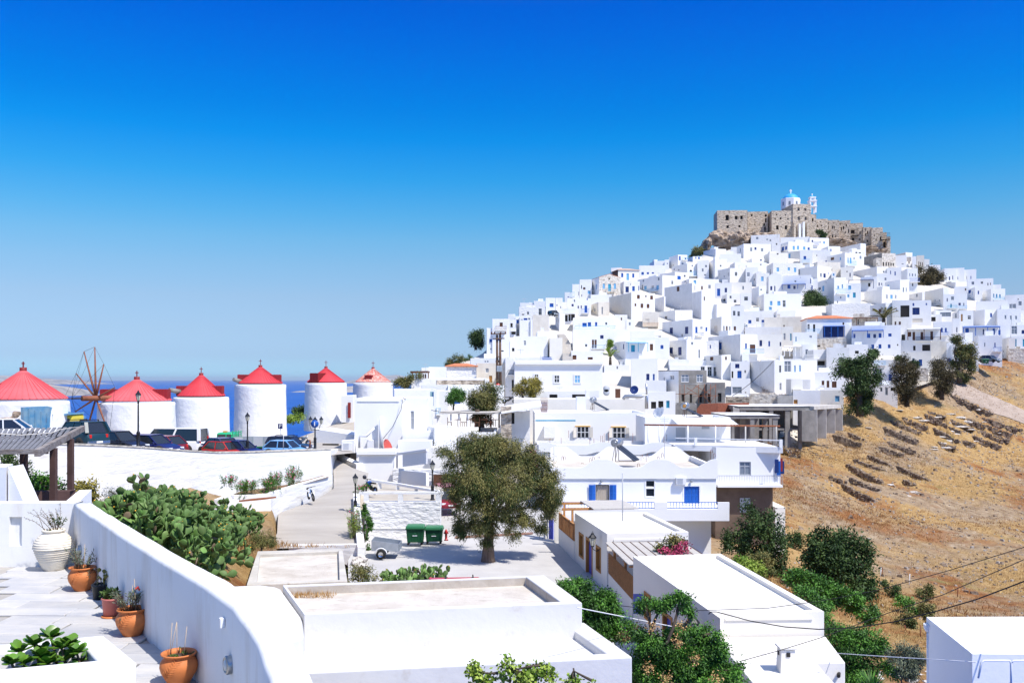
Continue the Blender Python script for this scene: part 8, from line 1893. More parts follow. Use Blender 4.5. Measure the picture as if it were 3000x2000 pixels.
for i,(x,y)in enumerate([(rnd.uniform(262,380),rnd.uniform(1458,1500))for _ in range(46)]):
 p=on_ground(x,y,20,60);s_=rnd.uniform(0.12,0.3);rock_mesh('rubble_stone',p,(s_*1.2,s_,s_*0.7),'rock_pale',i,label='pale rubble stone in the heap left of the prickly pear',cat='stone',group='rubble stones left of the cactus',sub=1)
for i,(x,y)in enumerate([(rnd.uniform(1030,1075),rnd.uniform(1630,1660))for _ in range(14)]+[(rnd.uniform(2560,2720),rnd.uniform(1965,1998))for _ in range(26)]):
 p=on_ground(x,y,20,60)
 if p:s_=rnd.uniform(0.12,0.3);rock_mesh('rubble_stone',p,(s_*1.2,s_,s_*0.7),'rock_pale',i,label='pale rubble stone %s' % ('beside the creeper' if i<14 else 'under the olive bush at the bottom right'),cat='stone',group='rubble stones %s' % ('by the creeper' if i<14 else 'under the olive bush'),sub=1)
# right-hand vegetation
def gy(px,py):p=on_ground(px,py,25,200);return p.y if p else 70
V=[('big round dark green bush standing alone on the brown slope',[(2420,1600,60,50),(2480,1620,65,60),(2390,1650,45,50),(2500,1690,55,55),(2440,1670,65,60),(2530,1720,30,35),(2400,1590,30,25)],gy(2460,1745),26000,'l_dark',(0.22,0.12)),
     ('tall dark green bush against the balcony house',[(2185,1540,50,55),(2240,1560,55,55),(2270,1620,40,50),(2160,1600,40,60),(2210,1640,60,45),(2285,1660,25,25)],72,16000,'l_dark',(0.20,0.11)),
     ('rusty green bush below the tall dark bush',[(2230,1650,40,30),(2250,1670,30,22)],66,4000,'l_olive',(0.16,0.06)),
     ('small dark bush between the tall bush and the round one',[(2330,1580,22,24),(2318,1590,14,14)],gy(2330,1605),2200,'l_dark',(0.18,0.09)),
     ('low yellow-green shrub row under the round bush',[(2330,1690,35,20),(2380,1710,40,22),(2440,1740,40,24),(2490,1760,40,28),(2540,1790,35,26),(2400,1750,30,18)],56,12000,'l_green',(0.16,0.09)),
     ('light green shrub right behind the cream house roof',[(2180,1650,30,16),(2215,1665,25,16)],55,3000,'leaf_lime',(0.14,0.07)),
     ('grey-green shrub above the cream house edge',[(2350,1740,25,18),(2375,1765,30,20),(2420,1780,20,14)],48,3500,'l_green',(0.14,0.07)),
     ('lone small dark shrub left of the white stakes',[(2615,1725,20,20),(2600,1715,12,12)],gy(2615,1748),1800,'l_dark',(0.16,0.06)),
     ('lone brownish shrub right of the white stakes',[(2712,1735,22,18)],gy(2712,1755),1600,'l_olive',(0.16,0.06)),
     ('loose green shrub above the black cables',[(2655,1775,25,20),(2690,1785,22,16),(2640,1762,15,10)],gy(2660,1800),2200,'l_green',(0.16,0.07)),
     ('dark green shrub above the corner building',[(2715,1785,20,20)],52,1600,'l_olive',(0.14,0.06)),
     ('leggy dark shrub left of the corner building',[(2665,1815,22,22),(2635,1812,12,14)],gy(2665,1840),1800,'l_olive',(0.14,0.06)),
     ('bright green feathery tree in the gully at the bottom right',[(2440,1830,30,25),(2470,1880,55,35),(2540,1880,50,32),(2440,1930,45,40),(2500,1960,60,40),(2570,1900,25,20),(2600,1960,28,24),(2440,1985,50,30)],34,30000,'l_green',(0.11,0.042)),
     ('silver-grey olive bush beside the corner building',[(2640,1920,32,25),(2680,1935,30,28),(2660,1955,34,24)],33,6000,'leaf_grey',(0.11,0.03)),
     ('feathery bright green tree overhanging the street, left part',[(1690,1720,45,18),(1740,1750,50,25),(1700,1790,60,35),(1770,1800,45,35),(1740,1850,55,28),(1820,1840,40,28),(1660,1745,25,18),(1790,1770,30,22)],33,34000,'l_green',(0.11,0.042)),
     ('feathery bright green tree with brown seed clusters in the lower centre',[(1890,1780,28,16),(1940,1775,30,14),(1990,1765,35,22),(2030,1785,22,14),(1920,1880,60,30),(2000,1850,45,22),(2080,1860,35,22),(1900,1950,60,45),(1990,1930,70,45),(2090,1920,50,40),(2050,1975,80,35),(2140,1970,40,25),(1960,1990,80,30),(2110,1990,60,25)],24,60000,'l_green',(0.085,0.034)),
     ('pale lime vine shoots rising over the bottom edge, left tuft',[(1410,1985,20,22),(1460,1975,12,18),(1395,1965,8,14)],17.5,700,'leaf_lime',(0.075,0.06)),
     ('tall pale lime vine shoots in the middle of the bottom edge',[(1490,1955,12,16),(1540,1980,26,24),(1580,1955,14,28),(1600,1985,18,18),(1510,1975,14,20)],17.3,1100,'leaf_lime',(0.075,0.06)),
     ('small pale vine tuft right along the bottom edge',[(1680,1990,14,12),(1735,1995,8,8)],17.5,260,'leaf_lime',(0.07,0.05))]
for l_,bl_,Y_,n_l,mt_,sz_ in V:bushpx(l_,bl_,Y_,n_l,mt_,size=sz_,clump=sz_[0]*1.6,name='tree' if 'tree' in l_ else ('vine' if 'vine' in l_ else 'shrub'),cat='tree' if 'tree' in l_ else ('vine' if 'vine' in l_ else 'shrub'),trunk_r=0.12 if 'tree' in l_ or 'round dark' in l_ else 0.02)
for i,(px,py,Y)in enumerate(((1828,1862,25),(1870,1840,25),(1912,1835,24),(1997,1832,24),(1985,1880,23.6),(1900,1955,23.5),(1950,1985,23.5),(2095,1985,23.5),(2035,1930,23.5))):
 c=q(px,py,Y-0.7);k=90;leaves('seed_cluster',np.array(c)+RG.normal(size=(k,3))*0.085,RG.normal(size=(k,3)),RG.normal(size=(k,3)),0.045,0.04,RG.random(k),'grass_dry',None,label='hanging cluster of dry brown seeds in the feathery tree',cat='seeds',group='seed clusters in the feathery tree')
c=q(2555,1995,30);k=60;a_=RG.random(k)*6.28;leaves('agave',np.repeat([[c.x,c.y,c.z-0.3]],k,0),np.stack([np.cos(a_)*0.8,np.sin(a_)*0.8,0.5+RG.random(k)],1),np.stack([-np.cos(a_),-np.sin(a_),np.ones(k)],1),0.75,0.07,RG.random(k),'l_green',None,kind=None,label='spiky agave-like plant at the bottom edge',cat='plant')
bo=q(1960,1580,47.6);bushpx('bougainvillea with pink blossom sprawling on the reed roof',[(1985,1590,28,22),(1960,1610,30,12),(1930,1598,12,8)],45,2500,'l_olive',name='bougainvillea',size=(0.12,0.06));bo2=px_blobs([(1915,1600,14,6),(1975,1612,38,10),(1995,1600,30,12)],44.3);foliage(bo2,900,RG,'leaf_pink_mix' if 'leaf_pink_mix' in M else (leafmat('leaf_pink_mix',(0.22,0.03,0.06),(0.58,0.07,0.17))or 'leaf_pink_mix'),'bougainvillea_blossom',None,(0.09,0.08),0.2,0.15,label='magenta bougainvillea blossom on the reed roof',cat='flowers')
bushpx('red bougainvillea behind the right side of the big tree',[(1555,1330,10,14),(1565,1350,12,12)],84,500,'leaf_pink',name='bougainvillea',size=(0.16,0.12))
# ---------------------------------------------------------------- vehicles
mat('tyre',(0.015,0.015,0.015),0.85);mat('chrome',(0.6,0.6,0.6),0.2,metal=1.0);mat('car_glass',(0.02,0.025,0.03),0.06,spec=0.8);mat('tail_red',(0.55,0.02,0.015),0.25);mat('amber',(0.8,0.28,0.02),0.3);mat('headlight',(0.7,0.72,0.75),0.12,spec=0.8)
for n_m,c_m in (('p_offroad',(0.010,0.040,0.055)),('p_black',(0.012,0.013,0.022)),('p_navy',(0.012,0.016,0.10)),('p_burgundy',(0.16,0.012,0.018)),('p_white',(0.80,0.80,0.80)),('p_red',(0.45,0.02,0.015)),('p_lblue',(0.16,0.38,0.68)),('p_dsuv',(0.012,0.018,0.045)),('p_green',(0.02,0.40,0.17)),('p_cherry',(0.24,0.012,0.03)),('p_grey',(0.10,0.13,0.17)),('p_pink',(0.50,0.06,0.08))):mat(n_m,c_m,0.38,coat=0.25,spec=0.45)
mat('truck_blue',(0.07,0.24,0.42),0.7,col2=(0.20,0.33,0.42),scale=1.5,dirt=((0.25,0.12,0.06),1.2,0.58,0.75));mat('truck_yellow',(0.75,0.60,0.06),0.5);mat('bin_green',(0.012,0.09,0.033),0.5,0.1,3);mat('bin_lid',(0.04,0.19,0.085),0.45);mat('zinc',(0.42,0.46,0.50),0.45,0.15,3,metal=0.5)
def wheel(par,x,y,r,w=0.2,nm='wheel'):
 sg=1 if y>0 else -1;mb=MB();mb.lathe([(r*0.6,-w/2),(r*0.96,-w/2),(r,-w/3),(r,w/3),(r*0.96,w/2),(r*0.6,w/2)],(x,y,r),22,axis='Y');wo=mb.build(nm,'tyre',par)
 mb=MB();mb.lathe([(0.001,sg*w*0.36),(r*0.25,sg*w*0.42),(r*0.58,sg*w*0.36),(r*0.62,sg*w*0.5)],(x,y,r),18,axis='Y');mb.build('rim','chrome',wo)
def car(label,px,py,Y,az,paint,L_=4.0,W_=1.65,H_=1.42,kind='hatch',cat='car',zadd=0.0,roofrack=False,name='parked_car',base=None):
 b=base if base is not None else q(px,py,Y);root=bpy.data.objects.new(name,None);COL.objects.link(root);ORG[root.name]=Vector();tag(root,label,cat)
 h=W_/2;zb=0.22;belt=H_*(0.60 if kind!='van' else 0.52);f=L_/2;hood=belt*(0.86 if kind!='suv' else 0.95)
 K={'hatch':(f*0.50,f*0.18,-f*0.62,-f*0.93),'sedan':(f*0.45,f*0.12,-f*0.42,-f*0.70),'suv':(f*0.42,f*0.20,-f*0.80,-f*0.95),'van':(f*0.86,f*0.55,-f*0.95,-f*0.985)}[kind]
 st=[(f,0.80,hood*0.62),(f*0.97,0.90,hood*0.82),(f*0.85,0.97,hood*0.93),(K[0],1.0,belt*0.98),(0,1.0,belt),(K[3]*0.9,0.99,belt),(-f*0.95,0.95,belt*(0.97 if kind!='sedan' else 0.92)),(-f,0.88,belt*0.80)]
 mb=MB();n=10
 for x,w,zt_ in st:
  w *=h;zt_=max(zt_,zb+0.3);mb.v +=[(x,-w*0.86,zb),(x,-w*0.98,zb+0.12),(x,-w,(zb+zt_)/2),(x,-w*0.97,zt_-0.08),(x,-w*0.88,zt_),(x,w*0.88,zt_),(x,w*0.97,zt_-0.08),(x,w,(zb+zt_)/2),(x,w*0.98,zb+0.12),(x,w*0.86,zb)]
 for i in range(len(st)-1):
  for k in range(n):mb.f.append([i*n+k,i*n+(k+1)% n,(i+1)*n+(k+1)% n,(i+1)*n+k]);mb.m.append(0);mb.sm.append(True)
 mb.f.append(list(range(n))[::-1]);mb.f.append([(len(st)-1)*n+k for k in range(n)]);mb.m +=[0,0];mb.sm +=[False,False];mb.build('body',paint,root,bevel=0.03)
 w0,w1=h*0.90,h*0.74;x0,x1,x2,x3=K;zr=H_-0.05;z0=belt-0.01
 B_=[(x0,-w0,z0),(x0,w0,z0),(x3,w0,z0),(x3,-w0,z0)];T_=[(x1,-w1,zr),(x1,w1,zr),(x2,w1,zr),(x2,-w1,zr)]
 mb=MB();mb.add(B_+T_,[(0,1,5,4),(1,2,6,5),(2,3,7,6),(3,0,4,7)]);mb.build('windows','car_glass',root)
 mb=MB();e=0.03;mb.prism([(x1+e,-w1-e),(x1+e,w1+e),(x2-e,w1+e),(x2-e,-w1-e)],zr,zr+0.05);mb.build('roof',paint,root,bevel=0.025)
 mb=MB()
 for i in range(4):mb.bar(B_[i],T_[i],0.07)
 for sx in (-1,1):
  for t in ((0.5,)if kind!='suv' else (0.42,0.75)):
   a=Vector(B_[0 if sx<0 else 1]).lerp(Vector(B_[3 if sx<0 else 2]),t);c=Vector(T_[0 if sx<0 else 1]).lerp(Vector(T_[3 if sx<0 else 2]),t);mb.bar(a,c,0.07 if kind!='van' else 0.12)
  if kind in ('suv','van'):mb.bar(Vector(B_[3 if sx<0 else 2]),Vector(T_[3 if sx<0 else 2]),0.2)
 mb.build('pillar',paint,root,kind='stuff')
 for sx in (1,-1):
  for sy in (1,-1):
   mb=MB();mb.lathe([(0.001,0),(0.39,0),(0.39,-sy*0.03)],(sx*f*0.62,sy*(h*0.985+0.01),0.36),20,axis='Y');mb.build('wheel_arch','dark',root);wheel(root,sx*f*0.62,sy*(h-0.09),0.31)
  mb=MB();mb.box((sx*f*0.985,0,0.42),(0.14,W_*0.9,0.2));mb.build('bumper',paint if kind!='suv' else 'chrome',root,bevel=0.03)
  mb=MB();mb.box((sx*(f+0.06),0,0.45),(0.02,0.42,0.11));mb.build('number_plate','wpaint',root)
  for sy in (1,-1):
   mb=MB();mb.box((sx*f*0.965,sy*h*0.66,hood*0.72 if sx>0 else belt*(0.8 if kind!='van' else 1.0)),(0.16,0.34 if sx>0 else 0.16,0.15 if sx>0 else (0.22 if kind!='van' else 0.6)),rz=-sx*sy*0.25 if sx>0 else 0);mb.build('headlight' if sx>0 else 'taillight','headlight' if sx>0 else 'tail_red',root,bevel=0.03)
 for sy in (1,-1):mb=MB();mb.box((K[0]-0.12,sy*(h+0.07),belt+0.07),(0.1,0.16,0.12));mb.build('mirror',paint if kind!='van' else 'dark',root,bevel=0.03)
 if roofrack:
  for x in (x1-0.25,(x1+x2)/2-0.4):mb=MB();mb.bar((x,-w1,zr+0.14),(x,w1,zr+0.14),0.05);mb.bar((x,-w1,zr),(x,-w1,zr+0.14),0.05);mb.bar((x,w1,zr),(x,w1,zr+0.14),0.05);mb.build('roof_bar','dark',root)
 root.location=b+Vector((0,0,zadd));root.rotation_euler=(0,0,az);return root
def pcar(label,px,Y,az,paint,top=None,H_=1.42,**k):
 """parked on the deck; the measured roof line in the photo fixes its level"""
 zt_=(HZ-top)/F*Y;car(label,px,0,Y,az,paint,base=Vector(((px-1500)/F*Y,Y,zt_-H_)),H_=H_,**k)
pcar('dark green offroad car with its back door towards the lamp post',232,56.5,R(150),'p_offroad',1233,1.66,kind='suv',L_=3.8,W_=1.68,roofrack=True)
pcar('white car roof behind the slatted pergola at the left edge',35,57.5,R(12),'p_white',1226,1.45,kind='sedan',L_=4.3)
pcar('black car with silver headlights right of the dark offroad car',345,60.5,R(-22),'p_black',1262,1.45,kind='hatch')
pcar('dark blue car behind the lamp post with its bonnet to the right',442,62,R(-18),'p_navy',1272,1.42,kind='hatch',L_=4.2)
pcar('burgundy hatchback between the lamp post and the white van',468,66,R(158),'p_burgundy',1275,1.4,kind='hatch',L_=4.0)
pcar('long white passenger van with dark side windows',512,71.5,R(172),'p_white',1253,1.95,kind='van',L_=4.9,W_=1.9,cat='van',name='parked_van')
pcar('small dark blue car with a raised tailgate behind the white van',640,70,R(140),'p_navy',1281,1.42,kind='hatch',L_=3.6)
pcar('red car squeezed between two dark blue cars',662,69,R(-28),'p_red',1292,1.4,kind='hatch',L_=3.7)
pcar('dark blue car in front of the green flatbed truck',700,69.5,R(-20),'p_navy',1289,1.4,kind='hatch',L_=4.0)
pcar('light blue small car behind the flatbed tail',838,76,R(-15),'p_lblue',1289,1.4,kind='hatch',L_=3.7)
pcar('dark offroad car facing right at the end of the flatbed',848,81,R(-12),'p_dsuv',1277,1.55,kind='suv',L_=4.0,roofrack=True)
car('dark red van parked at the brown gate behind the big tree',1310,1486,74,R(-78),'p_cherry',4.2,1.7,1.75,'van','van',name='parked_van')
car('pink-red car seen only by its roof behind the stained roof wall',1375,1735,40,R(4),'p_pink',4.2,1.65,1.42,'suv',roofrack=True,base=Vector(((1375-1500)/F*41,41,-10.35)))
car('dark grey hatchback parked at the top of the right-hand lane',Z6.x(1990),Z6.y(585),190,R(-60),'p_grey',4.2,1.8,1.5,'hatch')
car('black car climbing the stepped lane in the upper town',Z2.x(1045),Z2.y(830),235,R(-70),'p_black',4.4,1.8,1.5,'suv')
# dump truck with a blue bed
tb=thing('dump_truck','old dump truck with a rusty blue bed and yellow cab','truck',q(130,1290,64));A0,A1=q(68,1192,62),q(188,1221,66);Zl=q(70,1262,62).z
def quadbox(mb,a,b,zlo,zha,zhb,wv):mb.add([(a.x,a.y,zlo),(b.x,b.y,zlo),(b.x,b.y,zhb),(a.x,a.y,zha)]+[(p_.x+wv.x,p_.y+wv.y,z_)for p_,z_ in ((a,zlo),(b,zlo),(b,zhb),(a,zha))],[(0,1,2,3),(7,6,5,4),(0,4,5,1),(1,5,6,2),(2,6,7,3),(3,7,4,0)])
mb=MB();wv=Vector((0.5,2.2,0));quadbox(mb,A0,A1,Zl,A0.z,A1.z,wv);mb.build('bed','truck_blue',tb)
for i in range(8):t=i/7;p=A0.lerp(A1,t);mb=MB();mb.bar((p.x,p.y-0.1,Zl),(p.x,p.y-0.1,p.z),0.14,0.16);mb.build('bed_rib','truck_blue',tb)
mb=MB();p=q(200,1232,66.5);mb.box((p.x,p.y+0.6,p.z-0.6),(0.9,1.9,2.1));mb.build('cab','truck_yellow',tb,bevel=0.15);mb=MB();mb.box((p.x+0.02,p.y-0.36,p.z-0.15),(0.5,0.03,0.6));mb.build('cab_window','car_glass',tb)
mb=MB();mb.box((p.x-0.3,p.y+0.3,p.z+0.42),(1.6,2.2,0.12),ry=-0.12);mb.build('headboard','truck_blue',tb)
rock_mesh('dirt_heap',q(40,1228,63.5)+Vector((0,0.8,-0.3)),(1.35,1.2,1.15),'rock',5,label='heap of brown dirt and rubble beside the blue truck bed',cat='dirt heap',sub=4)
# green flatbed
ft=thing('flatbed_truck','green flatbed truck with a grey drop-side bed','truck',q(720,1318,84));
def bx(nm,x0,y0,x1,y1,Y,dep,mt,par=ft,bv=0.0):a,b=q(x0,y0,Y),q(x1,y1,Y);mb=MB();mb.box(((a.x+b.x)/2,Y+dep/2,(a.z+b.z)/2),(b.x-a.x,dep,a.z-b.z));return mb.build(nm,mt,par,bevel=bv)
bx('cab',633,1267,682,1312,84,1.9,'p_green',bv=0.2);bx('cab_window',638,1272,660,1287,83.96,0.03,'car_glass');bx('cab_window',664,1272,677,1287,83.96,0.03,'car_glass');bx('beacon',653,1262,664,1267,84.8,0.3,'amber')
for i in range(5):bx('side_panel',683+i*29.5,1280-i*0.6,711+i*29.5,1307,82.5,0.06,'zinc' if i % 2 else 'gpaint')
bx('bed',683,1306,816,1311,82.6,2.1,'p_green');bx('far_side',683,1278,815,1306,84.6,0.06,'zinc');bx('underframe',690,1311,800,1320,83,1.2,'dark')
for x in (680,690,698,705):bx('headboard_bar',x,1260,x+2,1280,82.8,0.08,'p_green')
for y in (1264,1271):bx('headboard_rail',678,y,707,y+2,82.75,0.06,'p_green')
for x in (797,805,813):bx('tail_rail',x,1291,x+3,1309,82.3,0.06,'p_green')
# waste bins, trailer, hydrant
def bin_(label,x0,x1,y0,y1,Y,az=0.0):
 a,b=q(x0,y0,Y),q(x1,y1,Y);w=b.x-a.x;h=a.z-b.z;c=Vector(((a.x+b.x)/2,Y+0.5,b.z));root=thing('waste_bin',label,'bin',c,'green wheeled waste bins');mb=MB();mb.box(c+Vector((0,0,0.16+h*0.36)),(w*0.84,0.8,h*0.72));n0=len(mb.v)-4
 for i in range(n0,n0+4):v_=Vector(mb.v[i]);mb.v[i]=tuple(c+Vector(((v_.x-c.x)*1.15,(v_.y-c.y)*1.15,v_.z-c.z)))
 mb.build('body','bin_green',root,bevel=0.04)
 mb=MB();mb.box(c+Vector((0,0,h*0.88)),(w*1.02,0.98,h*0.14),taper=0.92);mb.build('lid','bin_lid',root,bevel=0.04)
 mb=MB();mb.box(c+Vector((0,-0.03,h*0.80)),(w*1.04,1.02,0.05));mb.build('rim','bin_green',root)
 for i in range(5):mb=MB();mb.box(c+Vector((w*(-0.34+0.17*i),-0.44,0.16+h*0.34)),(0.03,0.03,h*0.6),rx=0.08);mb.build('rib','bin_green',root)
 mb=MB();p=c+Vector((0,-0.455,h*0.56));mb.add([p+Vector((-0.08,0,0)),p+Vector((0.08,0,0)),p+Vector((0,0,0.14))],[(0,1,2)]);mb.build('recycling_mark','bin_lid',root);mb=MB();mb.box(p-Vector((0,-0.005,0.12)),(0.3,0.01,0.05));mb.build('label_print','wpaint',root)
 for sx in (-1,1):
  for sy in (-1,1):mb=MB();mb.lathe([(0.001,-.03),(0.085,-.03),(0.085,.03),(0.001,.03)],c+Vector((sx*w*0.36,sy*0.33,0.085)),12,axis='Y');mb.build('caster','tyre',root)
bin_('left green waste bin with a paler lid below the platform wall',1188,1242,1537,1597,59);bin_('right green waste bin next to the red hydrant',1244,1297,1541,1594,59.6)
c=q(1307,1582,60);hy=thing('hydrant','red fire hydrant beside the right green bin','hydrant',c);mb=MB();mb.lathe([(0,0),(0.14,0),(0.14,0.05),(0.08,0.07),(0.08,0.42),(0.12,0.44),(0.12,0.55),(0.07,0.66),(0.03,0.72),(0,0.72)],c,14);mb.build('body','p_red',hy)
for sx in (-1,1):mb=MB();mb.tube([c+Vector((0,0,0.48)),c+Vector((sx*0.16,0,0.48))],0.045,8);mb.build('outlet','p_red',hy)
c=q(1130,1640,55);tr=thing('trailer','small galvanised box trailer beside the green creeper','trailer',Vector((c.x,55,-10.7)));x0,x1=q(1088,0,55).x,q(1168,0,55).x
z0_,z1_=-10.25,q(0,1582,55).z
for nm,a,b_ in (('side_panel',(x0,55),(x1,55)),('side_panel',(x0,56.3),(x1,56.3)),('end_panel',(x0,55),(x0,56.3)),('end_panel',(x1,55),(x1,56.3))):
 mb=MB();mb.add([(*a,z0_),(*b_,z0_),(*b_,z1_-(0.22 if b_[0]==x1 else 0)),(*a,z1_-(0.22 if a[0]==x1 else 0)),(a[0]+.03,a[1]+.03,z0_),(b_[0]+.03,b_[1]+.03,z0_),(b_[0]+.03,b_[1]+.03,z1_-(0.22 if b_[0]==x1 else 0)),(a[0]+.03,a[1]+.03,z1_-(0.22 if a[0]==x1 else 0))],[(0,1,2,3),(7,6,5,4),(0,4,5,1),(1,5,6,2),(2,6,7,3),(3,7,4,0)]);mb.build(nm,'zinc',tr)
mb=MB();mb.quad((x0,55,z0_+.02),(x1,55,z0_+.02),(x1,56.3,z0_+.02),(x0,56.3,z0_+.02));mb.build('floor','zinc',tr)
for y in (54.85,56.45):
 xw=q(1117,0,55).x;mb=MB();mb.lathe([(0.15,-.1),(0.28,-.1),(0.29,0),(0.28,.1),(0.15,.1)],(xw,y,-10.42),22,axis='Y');wo=mb.build('wheel','tyre',tr);mb=MB();mb.lathe([(0.001,-0.09),(0.16,-0.07),(0.17,-0.1)],(xw,y,-10.42),16,axis='Y');mb.build('rim','chrome',wo)
 mb=MB();mb.tube([(xw+0.36*math.cos(a),y,-10.42+0.36*math.sin(a))for a in [math.pi*i/10 for i in range(11)]],0.04,6);mb.build('mudguard','wpaint',tr)
mb=MB();mb.bar((x1,55.6,z0_+.05),(x1+1.3,55.4,z0_-.1),0.06);mb.build('drawbar','zinc',tr)
# two-wheelers
def bike(label,px,py,Y,az,paint,L_=1.3,name='motorcycle',crate=False,r=0.28):
 root=bpy.data.objects.new(name,None);COL.objects.link(root);ORG[root.name]=Vector();tag(root,label,'motorbike')
 for nm,x in (('wheel',L_/2),('wheel',-L_/2)):mb=MB();mb.lathe([(r*0.75,-.05),(r,-.04),(r,.04),(r*0.75,.05)],(x,0,r),20,axis='Y');wo=mb.build(nm,'tyre',root);mb=MB();mb.lathe([(0.001,-.03),(r*0.75,-.02),(r*.75,.02),(.001,.03)],(x,0,r),12,axis='Y');mb.build('rim','chrome',wo)
 mb=MB();mb.tube([(L_/2,0,r),(L_*0.36,0,0.85),(L_*0.33,0,0.98)],0.035,6);mb.tube([(L_*0.33,-0.32,1.0),(L_*0.33,0.32,1.0)],0.02,6);mb.build('handlebar','dark',root)
 mb=MB();mb.tube([(L_*0.36,0,0.8),(0.1,0,0.55),(-0.2,0,0.4),(-L_/2,0,r)],[0.06,0.12,0.14,0.05],8);mb.build('frame',paint if crate or name=='scooter' else 'dark',root)
 mb=MB();mb.sphere((0.12,0,0.76),0.2,10,sc=(1.3,0.75,0.7));mb.build('tank',paint,root);mb=MB();mb.box((-0.3,0,0.78),(0.62,0.24,0.1));mb.build('seat','dark',root,bevel=0.04);mb=MB();mb.sphere((L_*0.4,0,0.86),0.09,8);mb.build('headlight','headlight',root)
 if name=='scooter':mb=MB();mb.box((L_*0.26,0,0.6),(0.05,0.42,0.6),ry=-0.25);mb.build('leg_shield','p_white',root,bevel=0.02)
 if crate:
  mb=MB();mb.box((-0.62,0,0.98),(0.5,0.42,0.3));mb.build('rear_crate','blue',root,bevel=0.01)
 root.location=q(px,py,Y);root.rotation_euler=(0.12,0,az)
bike('blue and white scooter parked against the planter wall',912,1465,65.5,R(-62),'p_lblue',1.15,'scooter');bike('blue sports motorcycle at the top of the divider wall',1082,1446,64.5,R(130),'blue',1.35);bike('moped with a blue crate on its rack near the ramp top',885,1305,88,R(10),'p_grey',1.15,'moped',True)
mb=MB();mb.sphere(q(1068,1397,64.3),0.15,10);mb.build('helmet','p_black',label='black helmet hanging on the blue motorcycle',cat='helmet')
bike('dark motorbike parked in the street beyond the cafe',ZC.x(1930),ZC.y(710),118,R(20),'p_black',1.35);bin_('dark green bin beside the grey car at the lane top',Z6.x(1920),Z6.x(1985),Z6.y(543),Z6.y(600),186)
# ---------------------------------------------------------------- lamps, signs, poles, cables
mat('lantern_glass',(0.62,0.60,0.48),0.2,spec=0.5)
def lantern(root,p,s):
 mb=MB();mb.lathe([(0.06*s,0),(0.07*s,0.03*s),(0.04*s,0.06*s)],p,8);mb.build('lantern_base','blackp',root)
 mb=MB();mb.lathe([(0.075*s,0.05*s),(0.145*s,0.36*s)],p,6,smooth=False);mb.build('lantern_glass','lantern_glass',root)
 mb=MB();mb.lathe([(0.17*s,0.36*s),(0.17*s,0.39*s),(0.07*s,0.50*s),(0.05*s,0.56*s),(0.015*s,0.60*s),(0,0.66*s)],p,6,smooth=False)
 for k in range(6):a=k*math.pi/3;mb.bar(p+Vector((0.078*s*math.cos(a),0.078*s*math.sin(a),0.05*s)),p+Vector((0.148*s*math.cos(a),0.148*s*math.sin(a),0.37*s)),0.014*s)
 mb.build('lantern_cap','blackp',root)
def lamp(label,px,yt,yb,Y,heads=1):
 b=q(px,yb,Y);t=q(px,yt,Y);h=t.z-b.z;s=1.15;root=thing('street_lamp',label,'street lamp',b,'black lantern street lamps');ph=h-0.66*s
 mb=MB();mb.lathe([(0,0),(0.16,0),(0.16,0.1),(0.11,0.16),(0.11,0.9),(0.13,0.95),(0.07,1.05),(0.055,1.1),(0.045,ph-0.15),(0.07,ph-0.1),(0.05,ph)],b,12);mb.build('pole','blackp',root);lantern(root,b+Vector((0,0,ph)),s)
 if heads>1:
  for dx in (-0.42,0.42):mb=MB();mb.tube([b+Vector((0,0,ph-0.3)),b+Vector((dx*0.7,0,ph-0.35)),b+Vector((dx,0,ph+0.12))],0.025,6);mb.build('bracket','blackp',root);lantern(root,b+Vector((dx,0.3,ph+0.12)),s*0.85)
lamp('black lantern lamp post in front of the spoke-wheel windmill',405,1140,1312,57.8);lamp('black lantern lamp post before the tall windmill and flatbed truck',725,1205,1330,69.0);lamp('three-headed black lamp post at the right end of the parking wall',923,1218,1320,71.5,3);lamp('black lantern lamp post by the oleander bed on the ramp',1041,1384,1510,62.5);lamp('black lantern lamp post between the brown gate and ramp railing',1267,1345,1466,63.0)
def wlamp(label,f,px,py,dep=0.45,s=1.3):
 k,t=f.hit(px);P=f.P(k,(HZ-py)/F*t,0);n=Vector((f.n.x,f.n.y,0));root=thing('wall_lantern',label,'lantern',P);mb=MB();mb.tube([P-Vector((0,0,.1)),P+n*dep*0.5-Vector((0,0,0.25)),P+n*dep*0.95-Vector((0,0,.12)),P+n*dep],0.022,6);mb.build('bracket','blackp',root);lantern(root,P+n*dep,s)
wlamp('black wall lantern beside the lilac-blue door',F1[3],1760,1600);wlamp('black wall lantern half hidden by the feathery tree',F2[3],2068,1862)
sg_=thing('parking_sign','square blue P parking sign on a thin pole','sign',q(822,1318,84));mb=MB();mb.tube([q(822,1245,84),q(822,1320,84)],0.03,6);mb.build('pole','gpaint',sg_);a=q(821,1248,83.93);mb=MB();mb.box(a,(0.42,0.03,0.46));mb.build('plate','p_navy',sg_)
cur=bpy.data.curves.new('letter','FONT');cur.body='P';cur.size=0.46;cur.extrude=0.008;cur.align_x='CENTER';cur.align_y='CENTER';tmp=bpy.data.objects.new('t',cur);COL.objects.link(tmp);bpy.context.view_layer.update();me=bpy.data.meshes.new_from_object(tmp.evaluated_get(bpy.context.evaluated_depsgraph_get()));me.materials.clear();me.materials.append(M['wpaint']);bpy.data.objects.remove(tmp)
o=bpy.data.objects.new('letter',me);COL.objects.link(o);o.parent=sg_;o.location=a+Vector((0,-0.03,0))-ORG[sg_.name];o.rotation_euler=(R(90),0,0)
